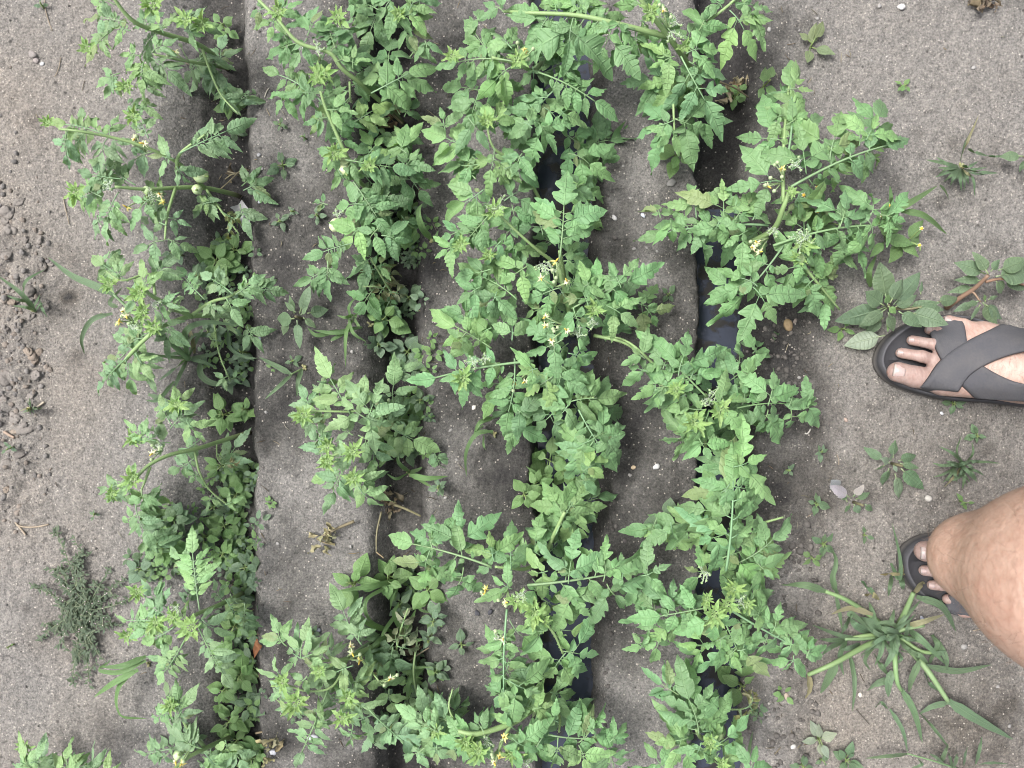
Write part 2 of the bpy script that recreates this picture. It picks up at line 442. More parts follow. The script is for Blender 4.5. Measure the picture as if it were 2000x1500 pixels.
def compound(parent, bx, by, tx, ty, w, n=None, z0=.09, z1=.08, col=MATURE, droop=.18, roll=0.0, lobed=None, tilt=.36, bend=0.0):
    """one pinnate tomato leaf as one mesh: rachis with leaflets"""
    B, T = at(bx, by, z0), at(tx, ty, z1)
    k = (H - (z0 + z1) / 2) / S
    lw = w * k * 1.14
    tot = np.linalg.norm(T - B)
    Lt = min(lw * (.86 if bx < 700 else 1) * U(1.15, 1.4), tot * .62)
    dirv = nz(T - B)
    E = T - dirv * Lt * .92
    hor = np.array([-dirv[1], dirv[0], 0])
    M = (B + E) / 2 + np.array([0, 0, .10 * tot]) + hor * (U(-.06, .06) + bend) * tot
    npx = math.hypot(tx - bx, ty - by)
    if bx < 700: w *= .86; lw *= .86; n = None if n is None else n + (1 if npx > 2.2 * w else 0)
    if n is None: n = int(max(1, min(5, round(npx / (w * .95)))))
    if lobed is None: lobed = w > 52
    mb = MB(); c = jit(col, .10)
    m = 14
    C = bez(B, M, E, m)
    sc = jit((.15, .245, .12), .1)
    r0 = max(.0008, min(.0017, tot * .011))
    mb.tube(C, np.linspace(r0, r0 * .55, m), 6, sc, 1)

    def atc(t):
        t = min(max(t, 0), 1); f = t * (m - 1); i = min(int(f), m - 2); f -= i
        return C[i] * (1 - f) + C[i + 1] * f, nz(C[i + 1] - C[i])

    up = nz(np.array([U(-tilt, tilt), U(-tilt, tilt), 1.0]))

    def put(p, d, Lf, big=True, young=0.0):
        nr = nz(up + np.array([U(-1, 1), U(-1, 1), 0]) * tilt * .8)
        cc = jit(c, .17) * (1 - young) + YOUNG * young
        if R.random() < .03: cc = cc * .4 + YEL * .7 * .6
        dp = U(.28, .50) if big else U(.0, .22)
        leaflet(mb, p, d, nr, Lf, Lf * ((U(.38, .52) if bx < 700 else U(.44, .58)) if big else U(.55, .7)), dp, U(2.4, 4.3) if big else 2.5, U(.05, .34) + droop * .5,
                U(-.2, .35), U(.02, .065), cc, 0, 24 if big else 9, 7 if big else 5,
                sinus=(U(.3, .68) if (lobed and big and R.random() < .75) else 0.0), sharp=U(.66, .9), roll=roll * U(.3, 1.2) if roll else (U(.2, .6) if R.random() < .2 else 0))

    t0 = .36 if npx > w * 2.2 else .48
    for i in range(n):
        for sd in (-1, 1):
            t = t0 + (.97 - t0) * (i + .12 * sd * U(.2, 1) + .1) / max(n - .05, 1) * .98
            p, tg = atc(t)
            h = nz(np.array([-tg[1], tg[0], 0])) * sd
            Lf = lw * (.86 + .22 * math.sin(math.pi * min(1, (i + .8) / n))) * U(.74, 1.12)
            if n >= 3 and i == 0: Lf *= .8
            d = nz(h * U(.85, 1.0) + tg * U(.35, .62) + np.array([0, 0, U(-.35, .12) - droop * .4]))
            pl = Lf * (U(.14, .34) if lobed else U(.06, .2))
            q = p + d * pl
            mb.tube([p, (p + q) / 2 + np.array([0, 0, .001]), q + d * Lf * .1], [r0 * .55, r0 * .45, r0 * .35], 5, sc, 1)
            put(q, d, Lf)
            if lobed and R.random() < .6:
                for e in (-1, 1):
                    if R.random() < .6:
                        put(p + d * pl * .75, nz(d * .5 + tg * e * U(.7, 1)), Lf * U(.25, .42), False)
            if w > 24 and R.random() < .8:
                p2, tg2 = atc(t - U(.09, .17) / max(1, n * .5))
                h2 = nz(np.array([-tg2[1], tg2[0], 0])) * sd
                put(p2 + h2 * r0, nz(h2 + tg2 * U(.1, .6) + np.array([0, 0, U(-.2, .2)])), lw * U(.22, .42), False)
    tg = nz(nz(C[-1] - C[-2]) * .3 + dirv)
    put(E, nz(tg + np.array([0, 0, -droop * .5])), Lt)
    return mb.build('leaf', [LEAF, STEM], parent)


def apex(parent, x, y, z=.14, size=40, n=9, col=YOUNG):
    """young shoot tip: a bunch of small half-opened leaves and a few hairy buds"""
    mb = MB(); p = at(x, y, z); k = (H - z) / S
    a0 = U(0, 6)
    for i in range(n):
        a = a0 + i * 2.4; el = U(.15, .9)
        d = nz(np.array([math.cos(a), math.sin(a), el]))
        L_ = size * k * U(.55, 1.0)
        q = p + d * L_ * .35
        mb.tube([p, q], [.0009, .0006], 5, (.19, .28, .11), 1)
        nr = nz(np.cross(np.cross(d, np.array([0, 0, 1.])), d) + np.array([U(-.4, .4), U(-.4, .4), 0]))
        leaflet(mb, q, d, nr, L_ * .75, L_ * .36, .4, 4, U(-.2, .3), U(-.5, .3), .06, jit(col, .12), 0, 14, 5, roll=U(0, .8))
        for sd in (-1, 1):
            h = nz(np.cross(nr, d)) * sd
            leaflet(mb, q - d * L_ * .05, nz(h + d * .7), nr, L_ * .42, L_ * .22, .35, 3, U(-.1, .3), U(-.4, .4), .05, jit(col, .12), 0, 10, 5)
    return mb.build('shoot_tip', [LEAF, STEM], parent)


def hairs(parent, x, y, z, rad, n=70):
    """a curled hairy bud truss: whitish downy bud stalks"""
    mb = MB(); p = at(x, y, z); k = (H - z) / S
    for i in range(5):
        a = U(0, 6.3); d = np.array([math.cos(a), math.sin(a), U(.1, .7)])
        e = p + d * rad * k * U(.5, 1); m = (p + e) / 2 + np.array([U(-1, 1), U(-1, 1), U(.2, 1)]) * rad * k * .4
        C = bez(p, m, e, 7); mb.tube(C, np.linspace(.0009, .0006, 7), 5, (.24, .33, .18), 0)
        mb.blob(C[-1], .0016, i, (.26, .36, .18), 0, 7, 5, .1, (1, 1, 1.5))
        for j in range(n // 5):
            q = C[R.randrange(7)]; dd = nz(np.array([U(-1, 1), U(-1, 1), U(-.3, 1)]))
            mb.tube([q, q + dd * U(.002, .0046)], [.00022, .0001], 3, (.58, .63, .56), 0)
    return mb.build('bud_truss', [STEM], parent)


def flowers(parent, pts, z=.13, root=None):
    """a truss with open yellow flowers: truss is a part, flowers its sub-parts"""
    mb = MB(); P = [at(x, y, z + U(-.008, .008)) for x, y in pts]
    c = sum(P) / len(P)
    r = at(root[0], root[1], z - .02) if root else c + np.array([U(-.012, .012), U(-.012, .012), -.022])
    for p in P:
        C = bez(r, (r + p) / 2 + np.array([U(-.004, .004), U(-.004, .004), .008]), p, 8)
        mb.tube(C, np.linspace(.0011, .0007, 8), 5, (.24, .33, .15), 0)
        for j in range(10):
            q = C[R.randrange(2, 8)]
            mb.tube([q, q + nz(np.array([U(-1, 1), U(-1, 1), U(-.2, 1)])) * U(.0015, .003)], [.0002, .0001], 3, (.55, .6, .5), 0)
    for _ in range(3):
        q = c + np.array([U(-.010, .010), U(-.010, .010), U(-.006, .004)])
        mb.tube(bez(r, (r + q) / 2 + np.array([0, 0, .006]), q, 6), np.linspace(.0009, .0006, 6), 5, (.26, .35, .18), 0)
        mb.blob(q, .0024, 3, (.34, .42, .24), 0, 7, 5, .1, (1, 1, 1.4))
    tr = mb.build('flower_truss', [STEM], parent)
    for p in P:
        f = MB(); ax = nz(np.array([U(-.8, .8), U(-.8, .8), 1])); e1 = nz(np.cross(ax, [.3, 1, 0])); e2 = np.cross(ax, e1)
        yel = (.52, .46, .15) if R.random() < .3 else (.48, .46, .29)
        for j in range(6):
            a = j * math.pi / 3 + U(-.15, .15); d = math.cos(a) * e1 + math.sin(a) * e2
            leaflet(f, p, nz(d + ax * U(-.5, .35)), ax, .0060 * U(.75, 1.1), .0022, 0, 1, U(.2, 1.2), .2, .03, jit(yel, .08), 0, 8, 3, sharp=1.0)
            a += .52; d = math.cos(a) * e1 + math.sin(a) * e2
            leaflet(f, p - ax * .001, nz(d - ax * .4), ax, .0060, .0014, 0, 1, .2, .2, .03, (.16, .25, .09), 0, 6, 3, sharp=1.0)
        f.tube([p, p + ax * .0035, p + ax * .0062], [.0011, .0010, .0003], 6, (.56, .42, .08), 0)
        f.build('flower', [PETAL], tr)


def fruit(parent, x, y, r, z=.05, ln=1.15, col=(.40, .50, .27)):
    k = (H - z) / S; mb = MB(); p = at(x, y, z); rr = r * k
    ax = nz(np.array([U(-.6, .6), U(-.6, .6), U(.2, .7)])); e1 = nz(np.cross(ax, [.2, 1, .1])); e2 = np.cross(ax, e1)
    nv, nu = 14, 18
    th = np.linspace(0, np.pi, nv)[:, None]; ph = np.linspace(0, 2 * np.pi, nu, endpoint=False)[None]
    rad = np.sin(th) * (1 + .03 * np.cos(5 * ph)); zz = np.cos(th) * ln + 0 * ph
    P = p + rr * (rad * np.cos(ph))[..., None] * e1 + rr * (rad * np.sin(ph))[..., None] * e2 + rr * zz[..., None] * ax
    c = np.asarray(col) * (1 + .22 * np.cos(10 * ph + 0 * th) * np.sin(th))[..., None]
    mb.grid(P, None, c, 0, closed=True)
    o = mb.build('fruit', [FRUIT], parent)
    cb = MB(); q = p + ax * rr * ln * .98
    for j in range(5):
        a = j * 1.2566; d = math.cos(a) * e1 + math.sin(a) * e2
        leaflet(cb, q, nz(d - ax * .15), ax, rr * .85, rr * .28, 0, 1, .5, .2, .04, (.13, .22, .07), 0, 7, 3, sharp=1.0)
    cb.tube([q - ax * .001, q + ax * rr * .7], [.0016, .0013], 6, (.17, .24, .08), 0)
    cb.build('calyx', [STEM], o)


def tube_px(pts, n=8):
    P = np.array([at(*p) for p in pts])
    if len(P) == 2: return np.array([P[0] * (1 - t) + P[1] * t for t in np.linspace(0, 1, n)])
    out = []
    Q = np.vstack([2 * P[0] - P[1], P, 2 * P[-1] - P[-2]])
    for i in range(1, len(Q) - 2):
        for t in np.linspace(0, 1, n, endpoint=False):
            a, b, c, d = Q[i - 1:i + 3]
            out.append(.5 * ((2 * b) + (-a + c) * t + (2 * a - 5 * b + 4 * c - d) * t ** 2 + (-a + 3 * b - 3 * c + d) * t ** 3))
    out.append(P[-1])
    return np.array(out)


def _doubled(pts, leaves):
    a, e = np.array(pts[0][:2], float), np.array(pts[-1][:2], float); a2 = np.array(pts[1][:2], float)
    for lf in leaves:
        b, t = np.array(lf[:2], float), np.array(lf[2:4], float); d = t - b
        if min(np.hypot(*(b - a)), np.hypot(*(b - a2))) > 32: continue
        u = np.clip(((e - b) @ d) / (d @ d), 0, 1)
        if np.hypot(*(b + u * d - e)) < 38 and u > .4: return True
    return False


def tomato(label, base, stems=(), leaves=(), tips=(), trusses=(), fruits=(), buds=(), col=MATURE, zc=.09, fill=0, frad=70, droop=.18, dry=(), extra=None):
    b = on_ground(*base, dz=-.004)
    root = thing('tomato_plant', b, label, 'tomato plant', 'tomato plants growing in the furrows')
    mb = MB()
    g = np.array((.19, .28, .115)); br = np.array((.17, .135, .085))
    for k, st in enumerate(stems):
        w = st[0]; pts = list(st[1:])
        if k and _doubled(pts, leaves): continue
        C = tube_px(pts, 7)
        if k == 0: C[0] = b + np.array([0, 0, -.006])
        n = len(C); f = np.linspace(0, 1, n)
        mixf = np.clip((C[:, 2] - b[2]) / .05, 0, 1)[:, None] if k == 0 else np.ones((n, 1))
        cc = br * (1 - mixf) + g * mixf
        cc = np.vstack([cc[:1], cc, cc[-1:]])
        mb.tube(C, w * .8 * (1 - .5 * f), 9, np.repeat(cc[:, None, :], 9, 1), 0)
        for j in range(int(18 * len(pts))):                     # fine down on the stem
            i = R.randrange(n // 4, n); dd = nz(np.array([U(-1, 1), U(-1, 1), U(-.5, 1)]))
            q = C[i] + dd * w * .5
            mb.tube([q, q + dd * U(.001, .0022)], [.00016, .00008], 3, (.42, .47, .33), 0)
    if not stems:
        mb.tube([b, b + np.array([.003, .002, .05]), b + np.array([.006, .0, zc + .04])], [.004, .0035, .002], 8, g, 0)
    mb.build('stem', [STEM], root)
    for i, lf in enumerate(leaves):
        lf = list(lf) + [None] * (8 - len(lf))
        bx, by, tx, ty, w, n, z0, z1 = lf[:8]
        z0 = zc + U(0, .025) if z0 is None else z0
        z1 = z0 + U(-.03, .012) if z1 is None else z1
        compound(root, bx, by, tx, ty, w, n, z0, z1, col * U(.9, 1.1) * (1 - .0) + (YOUNG - col) * max(0, U(-.3, .5)), droop)
    for (bx, by, tx, ty, w, n, c) in dry:
        compound(root, bx, by, tx, ty, w, n, max(.02, zc - .03), max(.01, zc - .05), np.asarray(c), .5, roll=.9, tilt=.5)
    # side leaves off the stems, as many as the row looks full
    ks = [st for st in stems if len(st) > 3]
    for i in range(int(extra if extra is not None else (5 + fill * 1.4) if base[0] < 900 else 3 + fill * .5)):
        st = R.choice(ks or [()])
        if not st: break
        j = R.randrange(2, len(st)); x0, y0, zz = st[j]
        f = U(0, 1); x1, y1, z1_ = st[j - 1]; x0, y0, zz = x0 + (x1 - x0) * f, y0 + (y1 - y0) * f, zz + (z1_ - zz) * f
        a = math.atan2(y0 - y1, x0 - x1) + R.choice((-1, 1)) * U(.5, 1.7); w = U(30, 46) if base[0] < 900 else U(40, 56); Lg = w * U(1.5, 2.4)
        compound(root, x0, y0, x0 + Lg * math.cos(a), y0 + Lg * math.sin(a), w, None, max(.0, zz - U(.0, .03)), max(-.01, zz - U(.01, .07)), col * U(.85, 1.05), droop)
    for i in range(fill if base[0] < 900 else fill - 2):
        a = U(0, 6.28); r = U(.25, .6) * frad; w = U(34, 48)
        x0, y0 = base[0] + r * .3 * math.cos(a), base[1] + r * math.sin(a) * .6
        a2 = a + U(-.5, .5); Lg = U(1.3, 2.2) * w
        compound(root, x0, y0, x0 + Lg * .7 * math.cos(a2), y0 + Lg * 1.1 * math.sin(a2), w, None, U(.01, .045), U(0, .03), col * .95, .25)
    for t in tips: apex(root, *t)
    for t in buds: hairs(root, *t)
    for t in trusses: flowers(root, *t)
    for f in fruits: fruit(root, *f)
    return root


# ------------------------------------------------------------------ weeds
def ovate(mb, B, T, ratio, col, curl=.2, depth=.06, k=6, nt=14, fold=.12, roll=0, rip=.025):
    d = T - B
    nr = nz(np.array([U(-.3, .3), U(-.3, .3), 1]))
    leaflet(mb, B, nz(d + np.array([0, 0, .12 * np.linalg.norm(d)])), nr, np.linalg.norm(d) * 1.04, np.linalg.norm(d) * ratio, depth, k, curl, fold, rip, col, 0, nt, 7, sharp=.72, roll=roll, sweep=.35)


def weed(name, label, cat, x, y, rad, n, col, group=None, ratio=.6, up=.02, parts=True, spread=6.28, a0=None, squash=1.0, tiers=2):
    b = on_ground(x, y, -.002); k = (H - up) / S
    root = None
    mb = MB()
    top = b + np.array([U(-.003, .003), U(-.003, .003), up])
    if parts:
        root = thing(name, b, label, cat, group)
    mb.tube([b, (b + top) / 2, top + np.array([0, 0, .003])], [.0013, .0012, .0008], 6, jit((.15, .20, .07), .15), 1 if not parts else 0)
    if parts: mb.build('stem', [STEM], root); mb = None
    a0 = U(0, 6.28) if a0 is None else a0
    for i in range(n):
        tier = i * tiers // n
        a = a0 + (i % 2) * math.pi + (i // 2) * 1.45 + U(-.3, .3)
        Lf = rad * k * U(.55, .95) * (1 - .22 * tier)
        d = np.array([math.cos(a), math.sin(a) * squash, 0])
        bb = b + (top - b) * ((tier + 1) / tiers) * U(.8, 1)
        st = bb + d * rad * k * U(.1, .28) + np.array([0, 0, .003])
        tip = st + d * Lf + np.array([0, 0, U(-.25, .3) * Lf])
        tip[2] = max(tip[2], gz(tip[0], tip[1]) + .003)
        m = MB() if parts else mb
        m.tube([bb, st + d * Lf * .08], [.0008, .0006], 5, jit((.15, .22, .08), .15), 1)
        ovate(m, st, tip, ratio * U(.85, 1.15), jit(col, .14), U(.0, .35), U(0, .12), 6, 12, U(-.2, .3))
        if parts: m.build('leaf', [WEED, STEM], root)
    if not parts:
        o = mb.build(name, [WEED, STEM], None, b)
        root = tag(o, label, cat, group)
    return root


def weed_px(name, label, cat, base, leaves, col, group=None, stems=(), stemcol=(.15, .14, .08), ratio=.6, depth=.06):
    """broad-leaved weed with each leaf traced: (bx,by,tx,ty,z0,z1[,ratio,colour])"""
    b = on_ground(*base, dz=-.003)
    root = thing(name, b, label, cat, group)
    mb = MB()
    if stems:
        for st in stems:
            C = tube_px(st[1:], 6); mb.tube(C, np.linspace(st[0], st[0] * .6, len(C)), 7, jit(stemcol, .1), 0)
    else:
        mb.tube([b, b + np.array([0, 0, .03])], [.0022, .0016], 7, stemcol, 0)
    mb.build('stem', [STEM], root)
    for lf in leaves:
        bx, by, tx, ty, z0, z1 = lf[:6]; r = lf[6] if len(lf) > 6 and lf[6] else ratio
        c = lf[7] if len(lf) > 7 else col
        m = MB(); B, T = at(bx, by, z0), at(tx, ty, z1)
        pet = B + (T - B) * .16
        m.tube([B, pet + (T - B) * .06], [.001, .0007], 5, jit((.19, .25, .13), .1), 1)
        ovate(m, pet, T, r, jit(c, .1), U(.05, .3), depth * U(.5, 1.5), 7, 20, U(-.15, .3))
        m.build('leaf', [WEED, STEM], root)
    return root


def blade_mesh(mb, C, w, col, mat=0, tw=0.0, fold=.25):
    n = len(C); f = np.linspace(0, 1, n)
    T = np.gradient(C, axis=0); T /= np.linalg.norm(T, axis=1)[:, None] + 1e-12
    up = np.array([math.sin(tw), 0, math.cos(tw)])
    sd = np.cross(up, T); sd /= np.linalg.norm(sd, axis=1)[:, None] + 1e-9
    nn = np.cross(T, sd)
    ww = w / 2 * np.clip(f * 6, .55, 1) * (1 - f ** 2.6) ** .8
    s = np.linspace(-1, 1, 5)
    P = C[:, None] + (s[None, :, None] * ww[:, None, None]) * sd[:, None] + (np.abs(s)[None, :, None] * ww[:, None, None] * fold) * nn[:, None]
    wav = .10 * ww[:, None] * np.sin(f * 23 + U(0, 6))[:, None] * np.abs(s)[None]
    P = P + wav[..., None] * nn[:, None]
    uv = np.stack([f[:, None] + 0 * s[None], .5 + .5 * s[None] + 0 * f[:, None]], -1)
    mb.grid(P, uv, col, mat)


def grass(name, label, base, blades, col, group='grass weeds in and around the rows', cat='grass weed', stems=()):
    b = on_ground(*base, dz=-.002)
    root = thing(name, b, label, cat, group)
    mb = MB()
    for j in range(5):
        d = np.array([U(-.004, .004), U(-.004, .004), U(.004, .009)]); mb.tube([b, b + d], [.0022, .0012], 6, jit((.22, .22, .11), .15), 0)
    for st in stems:
        C = tube_px(st[1:], 7); mb.tube(C, np.linspace(st[0], st[0] * .65, len(C)), 8, jit((.145, .225, .105), .1), 0)
    mb.build('stem', [STEM], root)
    for bl in blades:
        w, pts = bl[0], [tuple(p) if len(p) == 3 else (*p, None) for p in bl[1:]]
        n = len(pts); q = []
        for i, (x, y, z) in enumerate(pts):
            if z is None:
                z = max(.004, .03 * math.sin(math.pi * (i + .25) / n)) + max(-.03, gz(*at(x, y)[:2]))
            q.append((x, y, z))
        C = tube_px(q, 8); m = MB()
        blade_mesh(m, C, w * .95 / S, jit(col if R.random() > .07 else (.22, .19, .10), .16), 0, U(-.5, .5), U(.1, .45))
        m.build('blade', [BLADE], root)
    return root


def tuft(name, label, x, y, n, r0, r1, w, col, group='grass weeds in and around the rows'):
    bl = []
    for i in range(n):
        a = i * 2.399 + U(-.3, .3); L_ = U(r0, r1); b = a + U(-.4, .4)
        bl.append((w * U(.7, 1.2), (x + 3 * math.cos(a), y + 3 * math.sin(a), .004 + gz(*at(x, y)[:2])),
                   (x + L_ * .5 * math.cos(a), y + L_ * .5 * math.sin(a), U(.01, .03)),
                   (x + L_ * math.cos(b), y + L_ * math.sin(b), U(.004, .02))))
    return grass(name, label, (x, y), bl, col, group)
# ------------------------------------------------------------------ tomato plants (pixel positions, real heights)
A_ = BLUE * 1.04
tomato('topmost tomato plant of the left row, thick forked stem leaning left over bare soil', (443, 133),
  [(.0042, (443, 133, -.03), (393, 90, .06), (313, 63, .11), (263, 43, .14), (228, 5, .16), (215, -25, .17)),
   (.0030, (443, 133, -.02), (397, 125, .05), (350, 117, .08), (300, 106, .10)), (.0022, (395, 95, .06), (413, 145, .05), (433, 187, .04), (465, 222, .04)),
   (.002, (300, 106, .1), (285, 125, .11), (273, 180, .12))],
  [(250, 45, 152, 28, 40), (345, 22, 432, 65, 42), (212, 65, 158, 118, 36), (297, 103, 345, 68, 36), (283, 116, 272, 205, 42, 3), (235, 143, 180, 165, 32, 2),
   (230, 150, 200, 190, 30, 1), (395, 95, 420, 150, 34, 2, .05), (430, 180, 470, 228, 30, 2, .04), (225, 10, 165, -5, 38), (290, 60, 270, 5, 38), (320, 65, 300, 20, 36), (255, 60, 205, 48, 34),
   (275, 110, 225, 100, 34, 2), (385, 70, 405, 20, 38, 2), (330, 40, 375, 30, 36, 2), (280, 175, 320, 158, 38, 1), (360, 60, 400, 70, 36, 2)],
  tips=[(300, 12, .16, 34), (365, 40, .15, 36), (250, 170, .12, 26), (172, 95, .12, 26), (395, 50, .14, 30)], trusses=[([(341, 101)], .11)], col=A_, zc=.10, fill=3, frad=80)
tomato('left-row tomato plant bearing two round green fruits low near its base', (467, 382),
  [(.0042, (467, 382, -.03), (400, 367, .02), (340, 367, .06), (290, 370, .09), (225, 365, .12)), (.003, (400, 367, .02), (350, 320, .08), (283, 287, .11), (213, 267, .13), (150, 256, .15), (115, 252, .15)),
   (.0026, (343, 367, .06), (327, 420, .1), (322, 468, .11)), (.002, (283, 287, .11), (283, 233, .13), (272, 210, .14)), (.0022, (403, 370, .02), (433, 413, .03), (467, 457, .02)),
   (.003, (345, 330, .09), (352, 300, .10), (400, 263, .11))],
  [(225, 271, 80, 230, 40, 3), (170, 258, 150, 200, 40, 1), (150, 260, 145, 308, 38, 1), (350, 300, 502, 228, 52, 3, .11, .09), (215, 268, 225, 215, 38, 1), (220, 270, 240, 305, 40, 1), (340, 310, 285, 300, 50, 1, .11), (345, 325, 375, 365, 50, 1, .12, .1),
   (240, 350, 132, 333, 42), (225, 367, 115, 400, 38), (265, 362, 162, 300, 40, 2), (300, 385, 240, 440, 46, 1), (232, 375, 192, 478, 46, 2), (320, 470, 248, 492, 44, 1), (322, 465, 392, 492, 44, 1),
   (290, 270, 258, 210, 34), (275, 212, 310, 200, 38, 1), (403, 375, 415, 435, 26, 2, .03), (415, 395, 370, 410, 30, 1, .04), (200, 385, 150, 360, 36, 1), (327, 425, 372, 438, 34, 1), (325, 440, 290, 425, 36, 1), (190, 420, 215, 470, 44, 1),
   (400, 380, 420, 425, 30, 1, .03), (325, 380, 270, 345, 36, 1, .06)],
  tips=[(150, 375, .12, 34), (262, 228, .14, 26), (95, 240, .14, 22)], trusses=[([(262, 272), (281, 280)], .12, (283, 295)), ([(248, 405), (268, 416), (312, 380), (318, 394)], .09, (290, 385))], buds=[(215, 362, .12, 14), (300, 385, .09, 16), (275, 250, .13, 10)],
  fruits=[(392, 343, 14, .05, 1.2), (385, 370, 10, .045), (286, 372, 8, .09)], col=A_, zc=.09, fill=3, frad=80, dry=[(433, 413, 480, 440, 18, 2, YEL * .8), (455, 440, 440, 470, 20, 1, YEL * .7)])
tomato('left-row tomato plant forking in a wide pale Y beside coarse arching grass', (475, 618),
  [(.0042, (475, 618, -.03), (430, 617, .03), (373, 618, .07), (327, 633, .1), (297, 650, .12), (250, 697, .11), (233, 727, .1), (215, 750, .08)), (.0042, (373, 618, .07), (333, 597, .11), (300, 580, .13), (285, 568, .14)), (.003, (373, 617, .07), (413, 590, .08), (453, 577, .09), (497, 545, .07)),
   (.0022, (303, 575, .12), (292, 535, .10), (240, 548, .12), (207, 530, .12)), (.0018, (418, 630, .0), (428, 690, .01), (450, 745, .0))],
  [(290, 570, 270, 505, 38), (250, 550, 165, 492, 40), (240, 545, 215, 510, 36, 1), (413, 590, 415, 620, 36, 1), (440, 580, 470, 635, 36, 1), (460, 575, 520, 530, 34), (455, 575, 385, 525, 40, 2), (400, 585, 338, 515, 34, 2), (297, 650, 212, 690, 42, 1), (250, 697, 178, 772, 38, 2), (245, 690, 200, 750, 40, 1),
   (265, 690, 295, 740, 42, 1), (245, 700, 262, 780, 38, 2), (300, 650, 212, 645, 44, 2), (315, 640, 330, 602, 36, 1), (280, 590, 230, 575, 36), (310, 590, 345, 600, 36, 1), (280, 660, 230, 668, 40, 1), (290, 610, 235, 590, 36, 1), (425, 665, 400, 660, 26, 1, .02), (445, 735, 420, 750, 24, 2, .01), (450, 740, 480, 735, 24, 1, .0),
   (330, 605, 350, 575, 34, 1), (220, 735, 190, 705, 36, 1)],
  tips=[(275, 572, .14, 34), (302, 640, .13, 30), (215, 555, .12, 26), (280, 610, .13, 28)], trusses=[([(240, 608), (247, 618), (232, 628)], .11, (265, 632)), ([(338, 596)], .11)], buds=[(300, 592, .13, 18), (262, 640, .12, 14)], col=A_, zc=.10, fill=2, frad=70)
tomato('left-row tomato plant with one bare curved stem and exposed roots, single yellow flower', (490, 845),
  [(.0038, (490, 843, -.035), (427, 863, .02), (383, 877, .06), (333, 888, .09), (293, 907, .11), (267, 930, .12), (230, 950, .12)), (.0028, (334, 886, .09), (333, 830, .11), (337, 787, .11)), (.002, (400, 863, .04), (375, 835, .05), (365, 823, .06)), (.002, (380, 880, .06), (390, 923, .05), (413, 960, .03), (462, 999, .01)), (.0024, (293, 912, .11), (283, 940, .11), (275, 960, .10)),
   (.0012, (423, 868, .03), (425, 895, .02), (440, 908, .01), (470, 905, .0))],
  [(335, 830, 302, 770, 40, 2), (337, 800, 380, 755, 38, 2), (365, 823, 398, 865, 46, 1), (333, 865, 280, 862, 46, 1), (305, 862, 232, 822, 34, 2), (345, 812, 388, 812, 38, 1), (390, 920, 365, 948, 30, 1, .05), (235, 945, 183, 965, 36, 1), (277, 955, 285, 1012, 44, 1), (245, 935, 200, 985, 34, 2), (330, 795, 290, 800, 38, 1), (275, 925, 235, 910, 32, 1),
   (440, 985, 470, 975, 26, 1, .02), (415, 965, 400, 1000, 26, 1, .02), (255, 940, 250, 1000, 36, 2), (310, 850, 290, 830, 30, 1)],
  tips=[(262, 858, .11, 28), (262, 935, .13, 28), (345, 790, .12, 30), (220, 965, .11, 22)], trusses=[([(297, 886)], .10, (318, 880))], buds=[(310, 872, .1, 14)], col=A_, zc=.09, dry=[(440, 905, 475, 905, 16, 1, (.22, .19, .10))])
tomato('left-row tomato plant rising over a carpet of small green weeds, rosette top', (475, 1158),
  [(.004, (475, 1158, -.03), (427, 1182, .04), (390, 1197, .07), (360, 1213, .09), (330, 1230, .11)), (.0028, (390, 1195, .07), (350, 1188, .09), (310, 1188, .1)), (.0026, (363, 1243, .09), (333, 1287, .1), (304, 1336, .09)), (.0024, (395, 1195, .07), (377, 1140, .1), (373, 1085, .11)), (.002, (265, 985, .1), (270, 1043, .09), (292, 1075, .07))],
  [(390, 1192, 370, 1030, 44, 4, .1), (355, 1213, 212, 1211, 34), (330, 1190, 262, 1135, 36, 2), (363, 1245, 300, 1345, 40, 3), (385, 1220, 455, 1352, 40, 3), (395, 1210, 450, 1250, 40, 1), (385, 1212, 428, 1205, 40, 1), (340, 1225, 265, 1265, 40, 2), (440, 1170, 482, 1235, 34, 2, .04), (265, 985, 298, 1082, 40, 2), (268, 1005, 228, 1025, 38, 1), (270, 1000, 310, 1005, 36, 1),
   (320, 1200, 275, 1170, 34, 2), (310, 1215, 245, 1250, 34, 2), (340, 1290, 280, 1285, 42, 1), (330, 1290, 372, 1300, 40, 1), (450, 1160, 470, 1200, 30, 1, .04), (365, 1215, 330, 1170, 32, 1)],
  tips=[(375, 1225, .13, 36), (305, 1215, .11, 32), (270, 1155, .11, 26), (250, 1240, .09, 26), (340, 1205, .12, 26)], buds=[(345, 1188, .1, 14)], col=A_ * 1.05, zc=.09, fill=1)
tomato('lowest left-row tomato plant, thick pale stem with one small green fruit', (450, 1440),
  [(.0042, (450, 1440, -.03), (400, 1462, .04), (367, 1480, .06), (330, 1510, .08)), (.003, (398, 1457, .04), (363, 1417, .08), (347, 1377, .09)), (.0022, (395, 1462, .04), (360, 1462, .07), (330, 1461, .08)), (.0026, (383, 1478, .05), (392, 1500, .05), (398, 1520, .05))],
  [(395, 1462, 310, 1422, 44, 2), (335, 1462, 252, 1478, 34, 2), (350, 1400, 380, 1342, 44, 1), (345, 1385, 282, 1412, 36, 2), (440, 1445, 450, 1485, 40, 1), (345, 1380, 310, 1330, 40, 2), (355, 1395, 340, 1330, 36, 2), (350, 1390, 365, 1420, 36, 1), (330, 1470, 300, 1495, 36, 1), (400, 1470, 440, 1520, 36, 2)],
  tips=[(335, 1375, .1, 26)], trusses=[([(343, 1488), (355, 1492)], .09)], fruits=[(347, 1474, 9, .08)], col=A_ * 1.05, zc=.08, fill=1)
